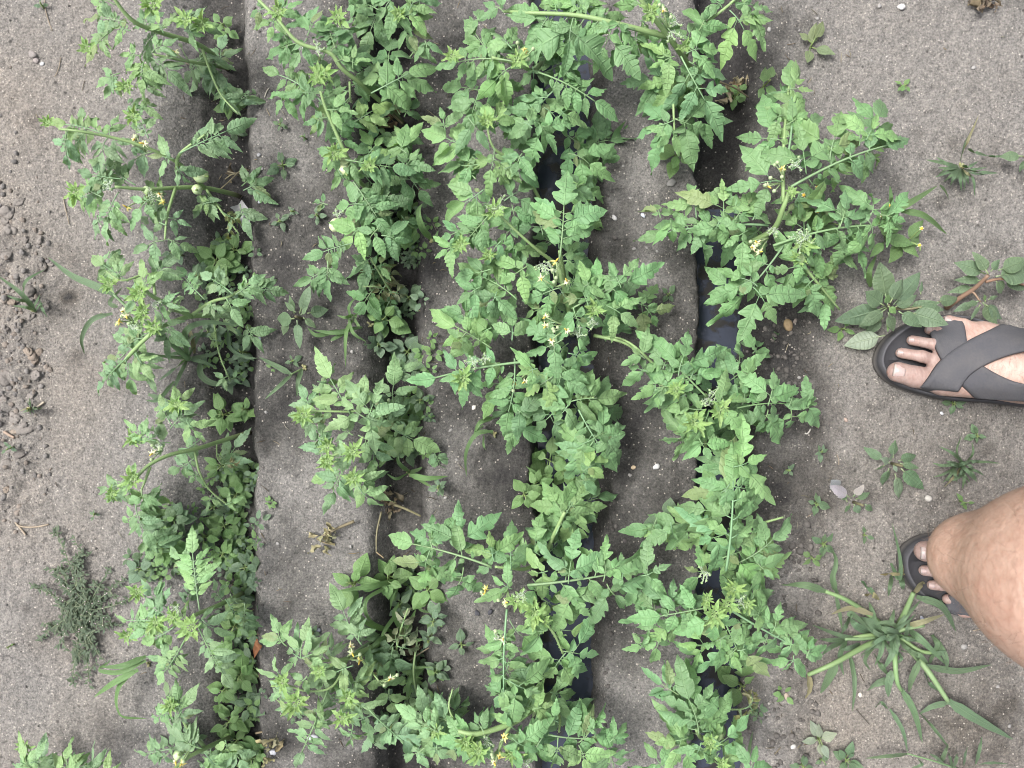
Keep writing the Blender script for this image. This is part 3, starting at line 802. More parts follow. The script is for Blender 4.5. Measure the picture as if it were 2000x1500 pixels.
tomato('tomato plant just entering the frame on bare soil at the bottom left corner', (110, 1575),
  [(.0035, (110, 1575, .0), (95, 1540, .05), (70, 1505, .08)), (.003, (110, 1575, .0), (130, 1520, .06), (132, 1480, .08)), (.003, (112, 1575, 0), (190, 1530, .06))],
  [(70, 1508, 22, 1438, 42), (60, 1490, 98, 1478, 44, 1), (130, 1515, 132, 1442, 42, 2), (190, 1520, 168, 1450, 40, 2), (75, 1510, 10, 1500, 40), (200, 1520, 235, 1495, 38, 1), (140, 1510, 155, 1490, 36, 1)], tips=[(50, 1460, .09, 22)], col=A_ * 1.05, zc=.08)
# second row
tomato('second-row tomato plant with long pale stem running up to the top edge', (787, 240),
  [(.0044, (787, 240, -.035), (760, 213, .02), (730, 187, .05), (700, 160, .08), (667, 133, .1), (643, 103, .11), (583, 83, .12), (540, 35, .13), (505, 0, .13)), (.003, (727, 183, .05), (780, 130, .08), (842, 118, .09)), (.002, (683, 160, .08), (684, 190, .08), (687, 200, .07)), (.0024, (600, 190, .1), (553, 167, .11)), (.0018, (745, 225, .0), (700, 300, .01))],
  [(725, 182, 862, 110, 50, 2), (760, 128, 765, 60, 50, 1, .08), (780, 135, 800, 205, 50, 1, .07), (753, 165, 720, 110, 44, 1), (630, 200, 505, 122, 44, 2), (575, 165, 605, 128, 46, 1), (560, 175, 535, 222, 46, 1), (590, 180, 590, 230, 34, 1), (583, 83, 507, 108, 46, 2), (655, 122, 735, 102, 40, 2), (540, 35, 520, 75, 40, 1), (560, 60, 545, 115, 44, 1), (600, 75, 562, 140, 44, 1), (600, 70, 625, 8, 44, 2), (655, 95, 630, 15, 40, 2),
   (690, 30, 712, -8, 42, 1), (660, 55, 710, 60, 42, 1), (690, 240, 770, 190, 46, 1), (640, 110, 690, 50, 40, 2), (680, 215, 640, 245, 36, 1), (520, 15, 480, 30, 38, 1), (690, 135, 690, 85, 40, 1), (600, 60, 575, 15, 42, 2), (545, 30, 585, -5, 42, 2)],
  tips=[(632, 150, .12, 34), (545, 25, .13, 30), (660, 35, .13, 36)], buds=[(622, 97, .12, 16)], col=MATURE * 1.02, zc=.09, fill=4, frad=80)
tomato('second-row tomato plant cut by the top edge, drooping dull tips', (745, 15),
  [(.003, (745, 35, -.03), (740, 5, .04), (735, -30, .1)), (.0022, (745, 30, 0), (790, 45, .07))],
  [(740, 20, 690, -5, 44, 1), (760, 10, 805, 62, 46, 1), (790, 30, 850, 25, 40, 2), (793, 45, 815, 100, 36, 1), (800, 112, 850, 65, 44, 1, .07), (820, 10, 830, -25, 40), (770, -5, 730, 40, 44, 1), (830, 80, 838, 110, 34, 1), (800, 20, 815, -15, 36, 1)], tips=[(780, 30, .1, 26)], col=MATURE * .95, zc=.08, fill=2, frad=60)
tomato('second-row tomato plant with large pale striped green fruits under its leaves', (775, 400),
  [(.004, (775, 400, -.035), (740, 380, .03), (707, 360, .06), (690, 330, .09), (667, 283, .11), (637, 213, .13), (626, 178, .14)), (.0028, (707, 362, .05), (690, 355, .09), (707, 400, .11), (733, 440, .11), (760, 470, .09)), (.0026, (690, 330, .08), (735, 320, .10), (790, 335, .09)), (.0022, (720, 440, .05), (660, 480, .08), (635, 530, .07))],
  [(690, 355, 770, 475, 46, 4, .11, .09), (675, 312, 815, 335, 40, 4, .12, .1), (637, 215, 695, 215, 44, 1, .13), (632, 195, 675, 165, 42, 1, .13), (640, 235, 595, 225, 42, 1), (800, 290, 770, 240, 50, 1, .07), (795, 300, 742, 262, 50, 1, .08), (690, 340, 618, 285, 40, 2), (715, 345, 770, 402, 50, 1, .06), (800, 345, 845, 408, 46, 1, .06), (710, 400, 645, 400, 48, 1), (715, 440, 652, 488, 48, 2), (690, 475, 588, 505, 38, 2), (640, 510, 642, 592, 42, 2), (745, 460, 805, 475, 46, 1), (740, 445, 700, 490, 44, 1),
   (655, 262, 680, 235, 40, 1), (660, 290, 625, 330, 40, 1), (790, 330, 815, 290, 44, 1, .07), (780, 350, 830, 350, 46, 1, .06), (640, 400, 605, 390, 30, 1), (695, 310, 660, 350, 44, 1), (650, 270, 700, 285, 46, 1, .1), (720, 300, 750, 265, 42, 1, .08), (700, 420, 720, 500, 44, 1, .07), (660, 330, 690, 380, 44, 1)],
  tips=[(622, 150, .14, 30), (655, 300, .12, 30), (720, 325, .12, 26)], buds=[(660, 420, .09, 16)], fruits=[(670, 330, 13, .10, 1.35, (.47, .53, .31)), (656, 440, 13, .07, 1.1, (.5, .55, .34)), (684, 442, 19, .07, 1.0, (.5, .56, .34))], col=MATURE, zc=.09, fill=5, frad=85)
tomato('sickly yellowing tomato plant with thin crisp brown-edged leaves in the second furrow', (785, 585),
  [(.0024, (785, 585, -.03), (767, 573, .0), (747, 543, .04), (723, 503, .06)), (.0018, (765, 572, .0), (735, 560, .03), (710, 560, .03))],
  [(735, 520, 770, 515, 26, 1, .05), (723, 505, 690, 530, 30, 1, .06)],
  dry=[(730, 515, 695, 545, 26, 1, YEL * .7), (745, 540, 790, 530, 26, 2, (.14, .15, .06)), (755, 555, 722, 600, 24, 2, YEL * .6), (765, 570, 800, 580, 22, 1, (.12, .14, .07)), (748, 545, 780, 560, 22, 2, (.2, .17, .08)), (760, 565, 770, 590, 20, 1, (.2, .17, .08))], zc=.05)
tomato('small second-row tomato plant with broad three-part leaves and pale green tips', (780, 850),
  [(.003, (780, 850, -.03), (750, 845, .02), (720, 865, .06), (690, 877, .09), (650, 890, .1), (625, 897, .1)), (.0022, (740, 850, .02), (735, 803, .06), (680, 804, .08), (630, 803, .09), (590, 803, .09)), (.002, (690, 885, .08), (657, 927, .07), (638, 965, .06)), (.0022, (690, 890, .08), (720, 950, .07), (745, 985, .06)), (.0022, (730, 810, .05), (767, 837, .05), (807, 860, .05), (848, 877, .03)), (.0018, (790, 860, -.02), (766, 790, .02), (764, 735, .05)), (.002, (700, 860, .05), (660, 790, .07), (622, 740, .08))],
  [(685, 810, 610, 678, 54, 1, .08, .09), (640, 775, 600, 752, 40, 1, .08), (620, 745, 668, 748, 48, 1, .09), (717, 825, 746, 738, 62, 1, .11, .11), (712, 815, 660, 775, 62, 1, .11, .1), (712, 815, 768, 835, 60, 1, .12, .1), (660, 803, 575, 800, 34, 3), (700, 850, 772, 885, 50, 1), (700, 880, 608, 905, 36, 3, .1), (685, 895, 625, 1012, 48, 2, .08), (665, 920, 598, 945, 46, 1, .07), (690, 912, 757, 992, 46, 2, .08), (700, 930, 765, 925, 44, 1), (765, 835, 862, 888, 44, 2, .05, .03), (770, 790, 768, 700, 44, 1, .03, .06),
   (590, 800, 590, 845, 34, 1), (730, 870, 728, 935, 46, 1, .07), (780, 900, 778, 850, 44, 1, .03), (700, 950, 745, 1000, 44, 1), (640, 860, 600, 845, 40, 1), (600, 820, 620, 840, 34, 1), (690, 850, 660, 830, 40, 1)],
  tips=[(690, 882, .12, 34), (595, 810, .1, 28), (640, 900, .11, 26), (690, 935, .1, 30), (640, 870, .1, 24)], buds=[(745, 800, .05, 16)], trusses=[([(748, 790)], .05)], col=BLUE * 1.05, zc=.08, fill=1)
tomato('second-row tomato plant with thick dull stem, one bright yellow flower and wilted centre shoot', (775, 1245),
  [(.0052, (775, 1245, -.03), (757, 1250, -.01), (713, 1270, .04), (680, 1285, .07), (633, 1303, .09), (607, 1300, .1)), (.0022, (707, 1262, .05), (680, 1213, .08), (655, 1165, .08)), (.0022, (690, 1285, .07), (640, 1290, .1), (605, 1290, .11), (588, 1284, .11)), (.002, (640, 1345, .09), (607, 1407, .08), (573, 1490, .06)), (.0022, (770, 1300, -.02), (780, 1240, .04), (797, 1188, .06)), (.0022, (680, 1285, .06), (650, 1340, .09), (600, 1350, .1), (555, 1335, .1)), (.0024, (700, 1280, .05), (740, 1330, .08)), (.0022, (720, 1350, .05), (735, 1410, .08), (755, 1435, .07))],
  [(707, 1260, 642, 1140, 40, 3, .08), (588, 1285, 597, 1208, 56, 1, .12, .12), (590, 1285, 640, 1265, 54, 1, .12), (588, 1286, 550, 1262, 52, 1, .12), (560, 1262, 522, 1202, 44, 2), (690, 1300, 612, 1330, 54, 1, .11), (600, 1320, 572, 1345, 44, 1), (640, 1348, 570, 1515, 46, 3, .09), (615, 1400, 655, 1420, 44, 1, .08), (680, 1345, 765, 1335, 54, 1), (690, 1360, 682, 1305, 52, 1), (695, 1370, 735, 1410, 46, 1), (690, 1415, 680, 1470, 38, 2), (720, 1385, 822, 1478, 40, 3), (720, 1340, 765, 1290, 54, 1, .06), (550, 1330, 530, 1285, 44, 1), (660, 1390, 720, 1380, 42, 1), (640, 1300, 590, 1340, 44, 1), (560, 1340, 530, 1370, 36, 1),
   (690, 1330, 725, 1325, 46, 1), (570, 1375, 545, 1400, 38, 1), (580, 1370, 580, 1415, 44, 1, .07), (700, 1250, 710, 1205, 36, 1), (760, 1345, 770, 1410, 44, 1, .05), (720, 1430, 750, 1480, 40, 1, .05), (640, 1410, 590, 1400, 36, 1)],
  tips=[(580, 1370, .12, 40), (555, 1330, .11, 30), (680, 1360, .12, 34), (670, 1400, .11, 28), (625, 1310, .12, 24)], trusses=[([(685, 1262), (688, 1276), (702, 1291)], .09, (680, 1285)), ([(763, 1326)], .08, (740, 1330))],
  dry=[(785, 1225, 800, 1178, 30, 1, (.15, .17, .09)), (780, 1240, 830, 1236, 30, 1, (.10, .14, .07)), (776, 1262, 826, 1272, 32, 1, (.11, .15, .08)), (775, 1260, 770, 1215, 26, 1, (.13, .15, .07))], col=BLUE * 1.08, zc=.09, fill=3, frad=70)
tomato('second-row tomato plant at the bottom edge with inrolled pale curling leaf margins', (815, 1480),
  [(.003, (815, 1480, -.03), (830, 1455, .03), (850, 1432, .07), (800, 1417, .08)), (.002, (855, 1435, .07), (895, 1428, .09), (877, 1383, .1), (884, 1345, .1)), (.002, (815, 1480, -.02), (828, 1450, .0), (832, 1405, .03))],
  [(900, 1435, 862, 1400, 34, 1), (870, 1437, 772, 1378, 38, 2), (840, 1430, 812, 1340, 44, 1, .07), (860, 1440, 800, 1410, 40, 1), (830, 1460, 780, 1490, 40, 1), (855, 1450, 850, 1500, 40, 2), (820, 1430, 820, 1400, 40, 1)],
  tips=[(850, 1425, .1, 28)], dry=[(893, 1428, 884, 1335, 34, 2, BLUE * 1.3), (880, 1390, 925, 1362, 34, 1, BLUE * 1.3), (800, 1420, 780, 1365, 32, 1, BLUE * 1.25), (862, 1430, 830, 1445, 30, 1, BLUE * 1.3)], col=BLUE * 1.1, zc=.08, fill=2, frad=60)
# third row (over water)
M3 = MATURE * 1.03
tomato('third-row tomato plant at the top edge standing over dark water', (1085, 95),
  [(.0042, (1085, 100, -.05), (1060, 120, .03), (1042, 138, .08), (1010, 125, .11), (960, 112, .12)), (.0026, (1042, 138, .08), (1110, 153, .11), (1160, 187, .11), (1210, 222, .1)), (.0026, (1080, 160, .05), (1075, 185, .09), (1040, 240, .1), (1000, 285, .1)), (.0024, (1010, 125, .11), (970, 160, .1), (940, 185, .1))],
  [(1040, 138, 1218, 226, 42, 4, .1), (1080, 178, 990, 290, 50, 2, .1), (1062, 210, 1122, 265, 62, 1, .1), (1045, 235, 1095, 300, 64, 1, .11), (1070, 190, 1015, 195, 46, 1), (1040, 250, 1000, 225, 46, 1), (1010, 122, 845, 122, 40, 4, .12), (1000, 130, 925, 195, 48, 2), (935, 183, 905, 275, 46, 2), (920, 290, 812, 245, 48, 2), (870, 255, 860, 205, 46, 1), (960, 250, 990, 215, 48, 1), (1010, 120, 1025, 60, 46, 2), (960, 110, 900, 25, 46, 2), (1000, 95, 960, 50, 46, 2), (1040, 130, 1045, 185, 46, 1),
   (1100, 150, 1135, 115, 44, 1), (1110, 160, 1090, 215, 44, 1, .05), (980, 150, 1000, 205, 46, 1, .08), (940, 40, 905, 40, 44, 1), (985, 25, 940, -5, 46, 1), (1060, 130, 1075, 75, 46, 1, .07), (915, 230, 955, 290, 48, 1)],
  tips=[(1010, 118, .13, 32), (885, 110, .12, 26)], trusses=[([(1025, 98)], .12)], col=M3, zc=.10, fill=5, frad=90)
tomato('bushy third-row tomato plant with a ladder of broad paired leaflets pointing up', (1095, 500),
  [(.005, (1110, 585, -.055), (1105, 560, .04), (1097, 513, .09), (1093, 490, .11)), (.0028, (1093, 495, .10), (1087, 423, .13), (1100, 357, .13)), (.003, (1093, 520, .06), (1040, 480, .1), (970, 415, .13)), (.0024, (970, 415, .13), (930, 440, .14), (893, 490, .12)), (.003, (1080, 440, .03), (1020, 330, .08), (965, 290, .11), (950, 240, .12)), (.0026, (1110, 340, -.05), (1120, 320, .03), (1145, 280, .06)), (.0022, (965, 300, .11), (953, 365, .11)), (.0024, (1000, 578, .1), (947, 553, .11), (915, 538, .11))],
  [(1093, 508, 1108, 318, 62, 4, .13, .13), (1100, 385, 1192, 372, 62, 1, .06), (1110, 300, 1208, 350, 62, 1, .06), (1100, 260, 1170, 310, 56, 1, .05), (985, 330, 1048, 300, 58, 1), (985, 392, 1050, 350, 54, 1), (1000, 470, 1012, 530, 58, 1), (965, 288, 950, 390, 54, 2), (945, 310, 900, 320, 50, 1), (945, 370, 858, 432, 46, 2), (960, 400, 905, 400, 46, 1), (940, 320, 848, 328, 52, 1), (960, 415, 880, 505, 42, 4, .13), (1010, 585, 888, 508, 48, 3), (960, 525, 880, 545, 50, 1), (1010, 440, 960, 480, 54, 1), (1060, 460, 1035, 395, 54, 1, .07), (1090, 230, 1130, 195, 52, 1), (1060, 290, 1040, 250, 52, 1, .07), (1120, 300, 1170, 270, 50, 1, .04), (1130, 350, 1175, 330, 54, 1, .03), (1030, 520, 975, 555, 54, 1),
   (900, 450, 855, 470, 46, 1), (890, 480, 850, 500, 44, 1), (1000, 400, 1010, 450, 52, 1, .07), (950, 240, 905, 205, 46, 1), (960, 250, 985, 190, 48, 2), (1100, 500, 1160, 470, 54, 1, .05), (930, 350, 880, 300, 46, 1), (1020, 300, 1000, 340, 50, 1), (905, 440, 930, 490, 46, 1), (930, 300, 875, 340, 44, 1), (980, 470, 940, 520, 50, 1)],
  tips=[(967, 412, .14, 34), (950, 240, .13, 28), (900, 480, .13, 26), (955, 500, .12, 24)], buds=[(975, 405, .14, 24), (1075, 520, .12, 18)], col=M3, zc=.10, fill=5, frad=95)
tomato('third-row tomato plant in the centre carrying many open yellow flowers over water', (1118, 650),
  [(.0052, (1118, 655, -.055), (1115, 640, .05), (1110, 600, .09), (1097, 545, .12), (1090, 515, .13)), (.0042, (1118, 640, .05), (1100, 683, .09), (1078, 728, .1), (1068, 790, .1)), (.003, (1116, 602, .09), (1173, 597, .11), (1213, 563, .12), (1260, 530, .11)), (.003, (1110, 690, .07), (1040, 704, .1), (930, 712, .11), (880, 723, .11), (800, 745, .08)), (.0022, (1020, 690, .09), (995, 760, .09), (983, 825, .07)), (.0028, (1160, 655, .08), (1215, 668, .09), (1250, 690, .08)), (.0024, (1000, 700, .08), (937, 663, .1), (867, 623, .1))],
  [(1117, 603, 1302, 513, 56, 2, .11, .12), (1150, 600, 1122, 530, 60, 1, .12), (1185, 597, 1250, 635, 66, 1, .12), (1175, 612, 1240, 660, 50, 1, .08), (1213, 562, 1190, 510, 58, 1, .12), (1095, 562, 1012, 592, 66, 1, .13), (1090, 560, 1120, 610, 58, 1, .12), (1120, 600, 1145, 668, 56, 1, .12), (1100, 662, 1022, 700, 70, 1, .12), (1095, 690, 1085, 832, 62, 2, .11, .1), (1110, 690, 1168, 705, 56, 1, .12), (1100, 710, 1158, 745, 60, 1, .09), (1080, 735, 1020, 775, 56, 1, .11), (960, 680, 830, 602, 48, 2, .1), (985, 660, 945, 600, 60, 1, .09), (1000, 665, 1000, 600, 50, 1), (1042, 705, 790, 748, 48, 3, .11, .09), (920, 713, 893, 800, 40, 2, .11), (1005, 700, 985, 868, 48, 3, .1, .07), (990, 750, 930, 750, 56, 1, .07), (1085, 630, 1040, 640, 50, 1, .12), (1120, 620, 1180, 640, 50, 1, .07), (1240, 590, 1300, 610, 56, 1, .06), (1260, 600, 1290, 640, 54, 1, .05), (1200, 580, 1260, 600, 56, 1, .06), (1010, 545, 1050, 520, 56, 1, .08), (1100, 510, 1145, 500, 60, 1, .1),
   (940, 560, 890, 590, 48, 1), (970, 570, 955, 610, 50, 1), (1050, 720, 1010, 730, 50, 1), (910, 650, 880, 690, 42, 1), (1140, 560, 1170, 540, 46, 1, .13), (960, 640, 920, 660, 50, 1), (1060, 600, 1020, 620, 50, 1, .1), (1060, 740, 1115, 770, 56, 1, .07)],
  tips=[(905, 738, .12, 34), (1160, 605, .13, 28), (895, 660, .11, 24)], trusses=[([(1057, 544), (1107, 549), (1086, 510)], .15, (1085, 560)), ([(1065, 619), (1066, 637), (1107, 645), (1077, 665)], .12, (1110, 640)), ([(1007, 749), (1025, 746)], .10, (1040, 720))], buds=[(1062, 518, .14, 20), (1165, 632, .12, 24), (925, 705, .12, 20), (1130, 655, .11, 18), (945, 700, .12, 18)], col=M3 * 1.02, zc=.11, fill=5, frad=95)
tomato('third-row tomato plant with dark narrow arching leaves beside open water', (1110, 785),
  [(.0042, (1105, 790, -.055), (1100, 770, .03), (1115, 775, .06), (1160, 777, .09)), (.0026, (1110, 760, .05), (1140, 820, .09), (1160, 860, .1), (1197, 917, .09)), (.0026, (1085, 1040, .06), (1120, 975, .09), (1147, 930, .1))],
  [(1112, 785, 1232, 770, 48, 2, .09), (1130, 800, 1210, 932, 52, 3, .1), (1160, 855, 1230, 825, 62, 1, .1), (1155, 860, 1085, 895, 64, 1, .1), (1085, 1045, 1160, 910, 48, 3, .09), (1085, 800, 1040, 848, 58, 1, .08), (1010, 800, 1035, 815, 50, 1), (1120, 790, 1150, 840, 54, 1, .06), (1100, 1010, 1065, 940, 54, 1, .09), (1100, 990, 1190, 990, 56, 1, .08), (1140, 920, 1195, 885, 46, 1), (1130, 940, 1180, 925, 46, 1), (1110, 790, 1080, 830, 52, 1, .1), (1100, 1000, 1050, 1000, 52, 1, .07), (1110, 1010, 1150, 1060, 52, 1, .06), (1120, 780, 1160, 730, 50, 1, .06), (1080, 1040, 1035, 1015, 52, 1, .07)],
  tips=[], col=MATURE * .92, zc=.09, fill=3, frad=80)
tomato('third-row tomato plant sending one long ladder-like leaf right across the ridge', (1075, 1085),
  [(.005, (1072, 1095, -.055), (1068, 1085, .03), (1075, 1060, .07), (1103, 1000, .1)), (.0036, (1070, 1085, .04), (1030, 1110, .08), (1000, 1110, .1), (967, 1107, .11)), (.003, (1030, 1143, .1), (1110, 1143, .12), (1187, 1137, .12), (1250, 1125, .11)), (.003, (967, 1107, .11), (900, 1088, .11), (847, 1073, .11), (795, 1063, .09), (750, 1050, .07)), (.0042, (1000, 1165, .05), (997, 1187, .09), (990, 1250, .12), (983, 1300, .13), (993, 1377, .12)), (.003, (1040, 1195, .09), (1077, 1230, .1), (1100, 1277, .09)), (.0024, (1010, 1120, .1), (999, 1060, .1))],
  [(1030, 1143, 1285, 1108, 52, 2, .12, .12), (1110, 1140, 1124, 1030, 80, 1, .13), (1178, 1136, 1184, 1040, 76, 1, .13), (1215, 1132, 1213, 1078, 54, 1, .12), (1108, 1148, 1155, 1215, 78, 1, .12), (1185, 1140, 1225, 1195, 72, 1, .12), (1250, 1125, 1310, 1105, 54, 1, .11), (1250, 1130, 1275, 1150, 48, 1, .1), (960, 1107, 745, 1045, 46, 2, .11, .08), (845, 1072, 835, 998, 62, 1, .11), (840, 1075, 818, 1165, 66, 1, .11), (895, 1080, 896, 980, 72, 1, .1), (905, 1108, 880, 1188, 60, 1, .1), (1000, 1120, 998, 1010, 46, 2, .11), (965, 1095, 955, 1035, 56, 1), (1055, 1085, 1000, 1050, 60, 1, .1), (1060, 1080, 1030, 1040, 62, 1, .09), (1070, 1115, 1025, 1125, 56, 1, .12), (990, 1190, 982, 1405, 44, 3, .13), (995, 1210, 1060, 1290, 64, 1, .13), (1075, 1225, 1172, 1240, 62, 1, .1), (1100, 1272, 1175, 1285, 56, 1, .1), (1105, 1275, 1058, 1338, 62, 1, .1), (1100, 1280, 1100, 1345, 54, 1, .08), (995, 1330, 1065, 1365, 68, 1, .13), (985, 1270, 925, 1272, 40, 1, .12), (990, 1310, 1000, 1260, 40, 1), (1040, 1130, 1080, 1180, 56, 1, .08), (1070, 1230, 1020, 1235, 52, 1), (990, 1360, 940, 1345, 44, 1), (1000, 1150, 960, 1130, 50, 1), (985, 1390, 1020, 1400, 46, 1), (1060, 1170, 1100, 1200, 46, 1, .07),
   (960, 1110, 935, 1090, 48, 1), (1100, 1020, 1140, 1000, 50, 1, .06)],
  tips=[(1045, 1195, .14, 40), (1010, 1170, .13, 34), (1060, 1215, .13, 26)], trusses=[([(948, 1152), (945, 1160)], .11, (960, 1165)), ([(988, 1177)], .13), ([(983, 1250)], .13, (975, 1240))], buds=[(968, 1245, .12, 18), (1020, 1160, .14, 16)], col=M3, zc=.11, fill=5, frad=95)
tomato('third-row tomato plant at the bottom edge, very thick pale stem leaning left out of water', (1090, 1345),
  [(.0062, (1092, 1343, -.055), (1070, 1362, .04), (1033, 1390, .08), (1000, 1412, .1), (933, 1433, .12), (895, 1428, .12)), (.003, (1075, 1360, .02), (1093, 1400, .06), (1092, 1430, .08)), (.0026, (1060, 1432, .08), (1133, 1450, .1), (1193, 1453, .09), (1225, 1445, .08)), (.003, (1000, 1412, .1), (980, 1450, .11), (965, 1500, .11))],
  [(1070, 1435, 1230, 1445, 52, 2, .1), (1130, 1450, 1190, 1382, 66, 1, .1), (1090, 1440, 1085, 1515, 50, 2), (1130, 1455, 1155, 1520, 48, 2), (1000, 1440, 1055, 1478, 60, 1, .13), (1075, 1352, 1115, 1355, 56, 1, .07), (1020, 1390, 1065, 1330, 50, 1, .1), (930, 1435, 838, 1455, 42, 2, .11), (900, 1440, 872, 1500, 42, 2), (960, 1430, 915, 1470, 42, 2), (1040, 1385, 1085, 1375, 50, 1), (1090, 1410, 1060, 1390, 46, 1), (1085, 1345, 1100, 1390, 48, 1, .03), (1190, 1450, 1230, 1410, 42, 1), (1060, 1440, 1020, 1510, 50, 2), (1000, 1420, 990, 1370, 44, 1), (950, 1480, 900, 1470, 44, 1), (1160, 1440, 1170, 1400, 44, 1), (945, 1430, 920, 1390, 40, 1)],
  tips=[(935, 1465, .13, 36), (910, 1450, .12, 30), (1000, 1470, .12, 30)], trusses=[([(976, 1478), (985, 1440), (965, 1490)], .12, (975, 1460))], buds=[(950, 1450, .12, 20), (1030, 1490, .1, 16)], col=M3 * 1.04, zc=.10, fill=4, frad=80, dry=[(960, 1425, 930, 1385, 30, 1, BLUE * 1.4), (905, 1440, 880, 1470, 30, 1, BLUE * 1.3)])
# fourth row
M4 = MATURE * 1.05
tomato('top tomato plant of the right row, coarse deeply lobed leaves and hairy flowering node', (1345, 135),
  [(.0056, (1372, 185, -.045), (1353, 143, .04), (1333, 110, .08), (1307, 73, .11), (1260, 13, .14), (1245, -15, .15)), (.0042, (1305, 72, .11), (1207, 47, .13), (1127, 30, .13), (1030, 25, .12), (985, 22, .1)), (.003, (1340, 110, .07), (1360, 63, .1), (1427, 7, .12), (1450, -20, .12)), (.003, (1318, 85, .1), (1353, 143, .11), (1383, 193, .11)), (.0026, (1313, 120, .08), (1315, 200, .1), (1318, 275, .09))],
  [(1240, 58, 985, 14, 56, 4, .13, .11), (1120, 35, 1102, 145, 100, 1, .13, .12), (1130, 28, 1128, -20, 60, 1, .13), (1195, 50, 1160, 150, 94, 1, .13), (1242, 60, 1240, 138, 66, 1, .12), (1075, 30, 1030, 92, 66, 1, .12), (1070, 30, 1070, 82, 52, 1, .12), (1085, 20, 1080, -15, 52, 1), (1210, 42, 1200, 75, 62, 1, .14), (1250, 15, 1232, -15, 50, 1), (1330, 110, 1418, 272, 58, 2, .12, .1), (1345, 120, 1425, 165, 62, 1, .12), (1340, 105, 1415, 85, 62, 1, .13), (1318, 110, 1270, 130, 58, 1, .12), (1315, 140, 1283, 215, 62, 1, .1), (1312, 160, 1212, 155, 66, 1, .07), (1316, 235, 1235, 262, 76, 1, .1), (1318, 232, 1398, 262, 76, 1, .1), (1318, 250, 1290, 285, 44, 1, .09), (1365, 60, 1390, 10, 50, 1), (1425, 20, 1492, 112, 86, 1, .13), (1440, 10, 1515, 12, 62, 1, .13), (1425, 10, 1480, -15, 50, 1), (1330, 90, 1370, 30, 50, 1, .12), (1320, 150, 1335, 215, 58, 1, .1), (1340, 140, 1375, 180, 54, 1, .1), (1280, 40, 1320, 15, 50, 1, .12), (1300, 65, 1260, 105, 52, 1, .1), (1180, 40, 1185, 5, 52, 1),
   (1110, 30, 1145, 60, 52, 1, .12), (1330, 170, 1300, 205, 50, 1, .08), (1410, 15, 1385, -10, 46, 1), (1350, 70, 1395, 60, 50, 1, .11), (1250, 40, 1275, 60, 44, 1)],
  tips=[(1270, 25, .15, 30), (1335, 95, .12, 26)], trusses=[([(1295, 21)], .15, (1303, 55))], buds=[(1310, 62, .13, 26), (1320, 45, .13, 18)], col=M4, zc=.11, fill=3, frad=90)
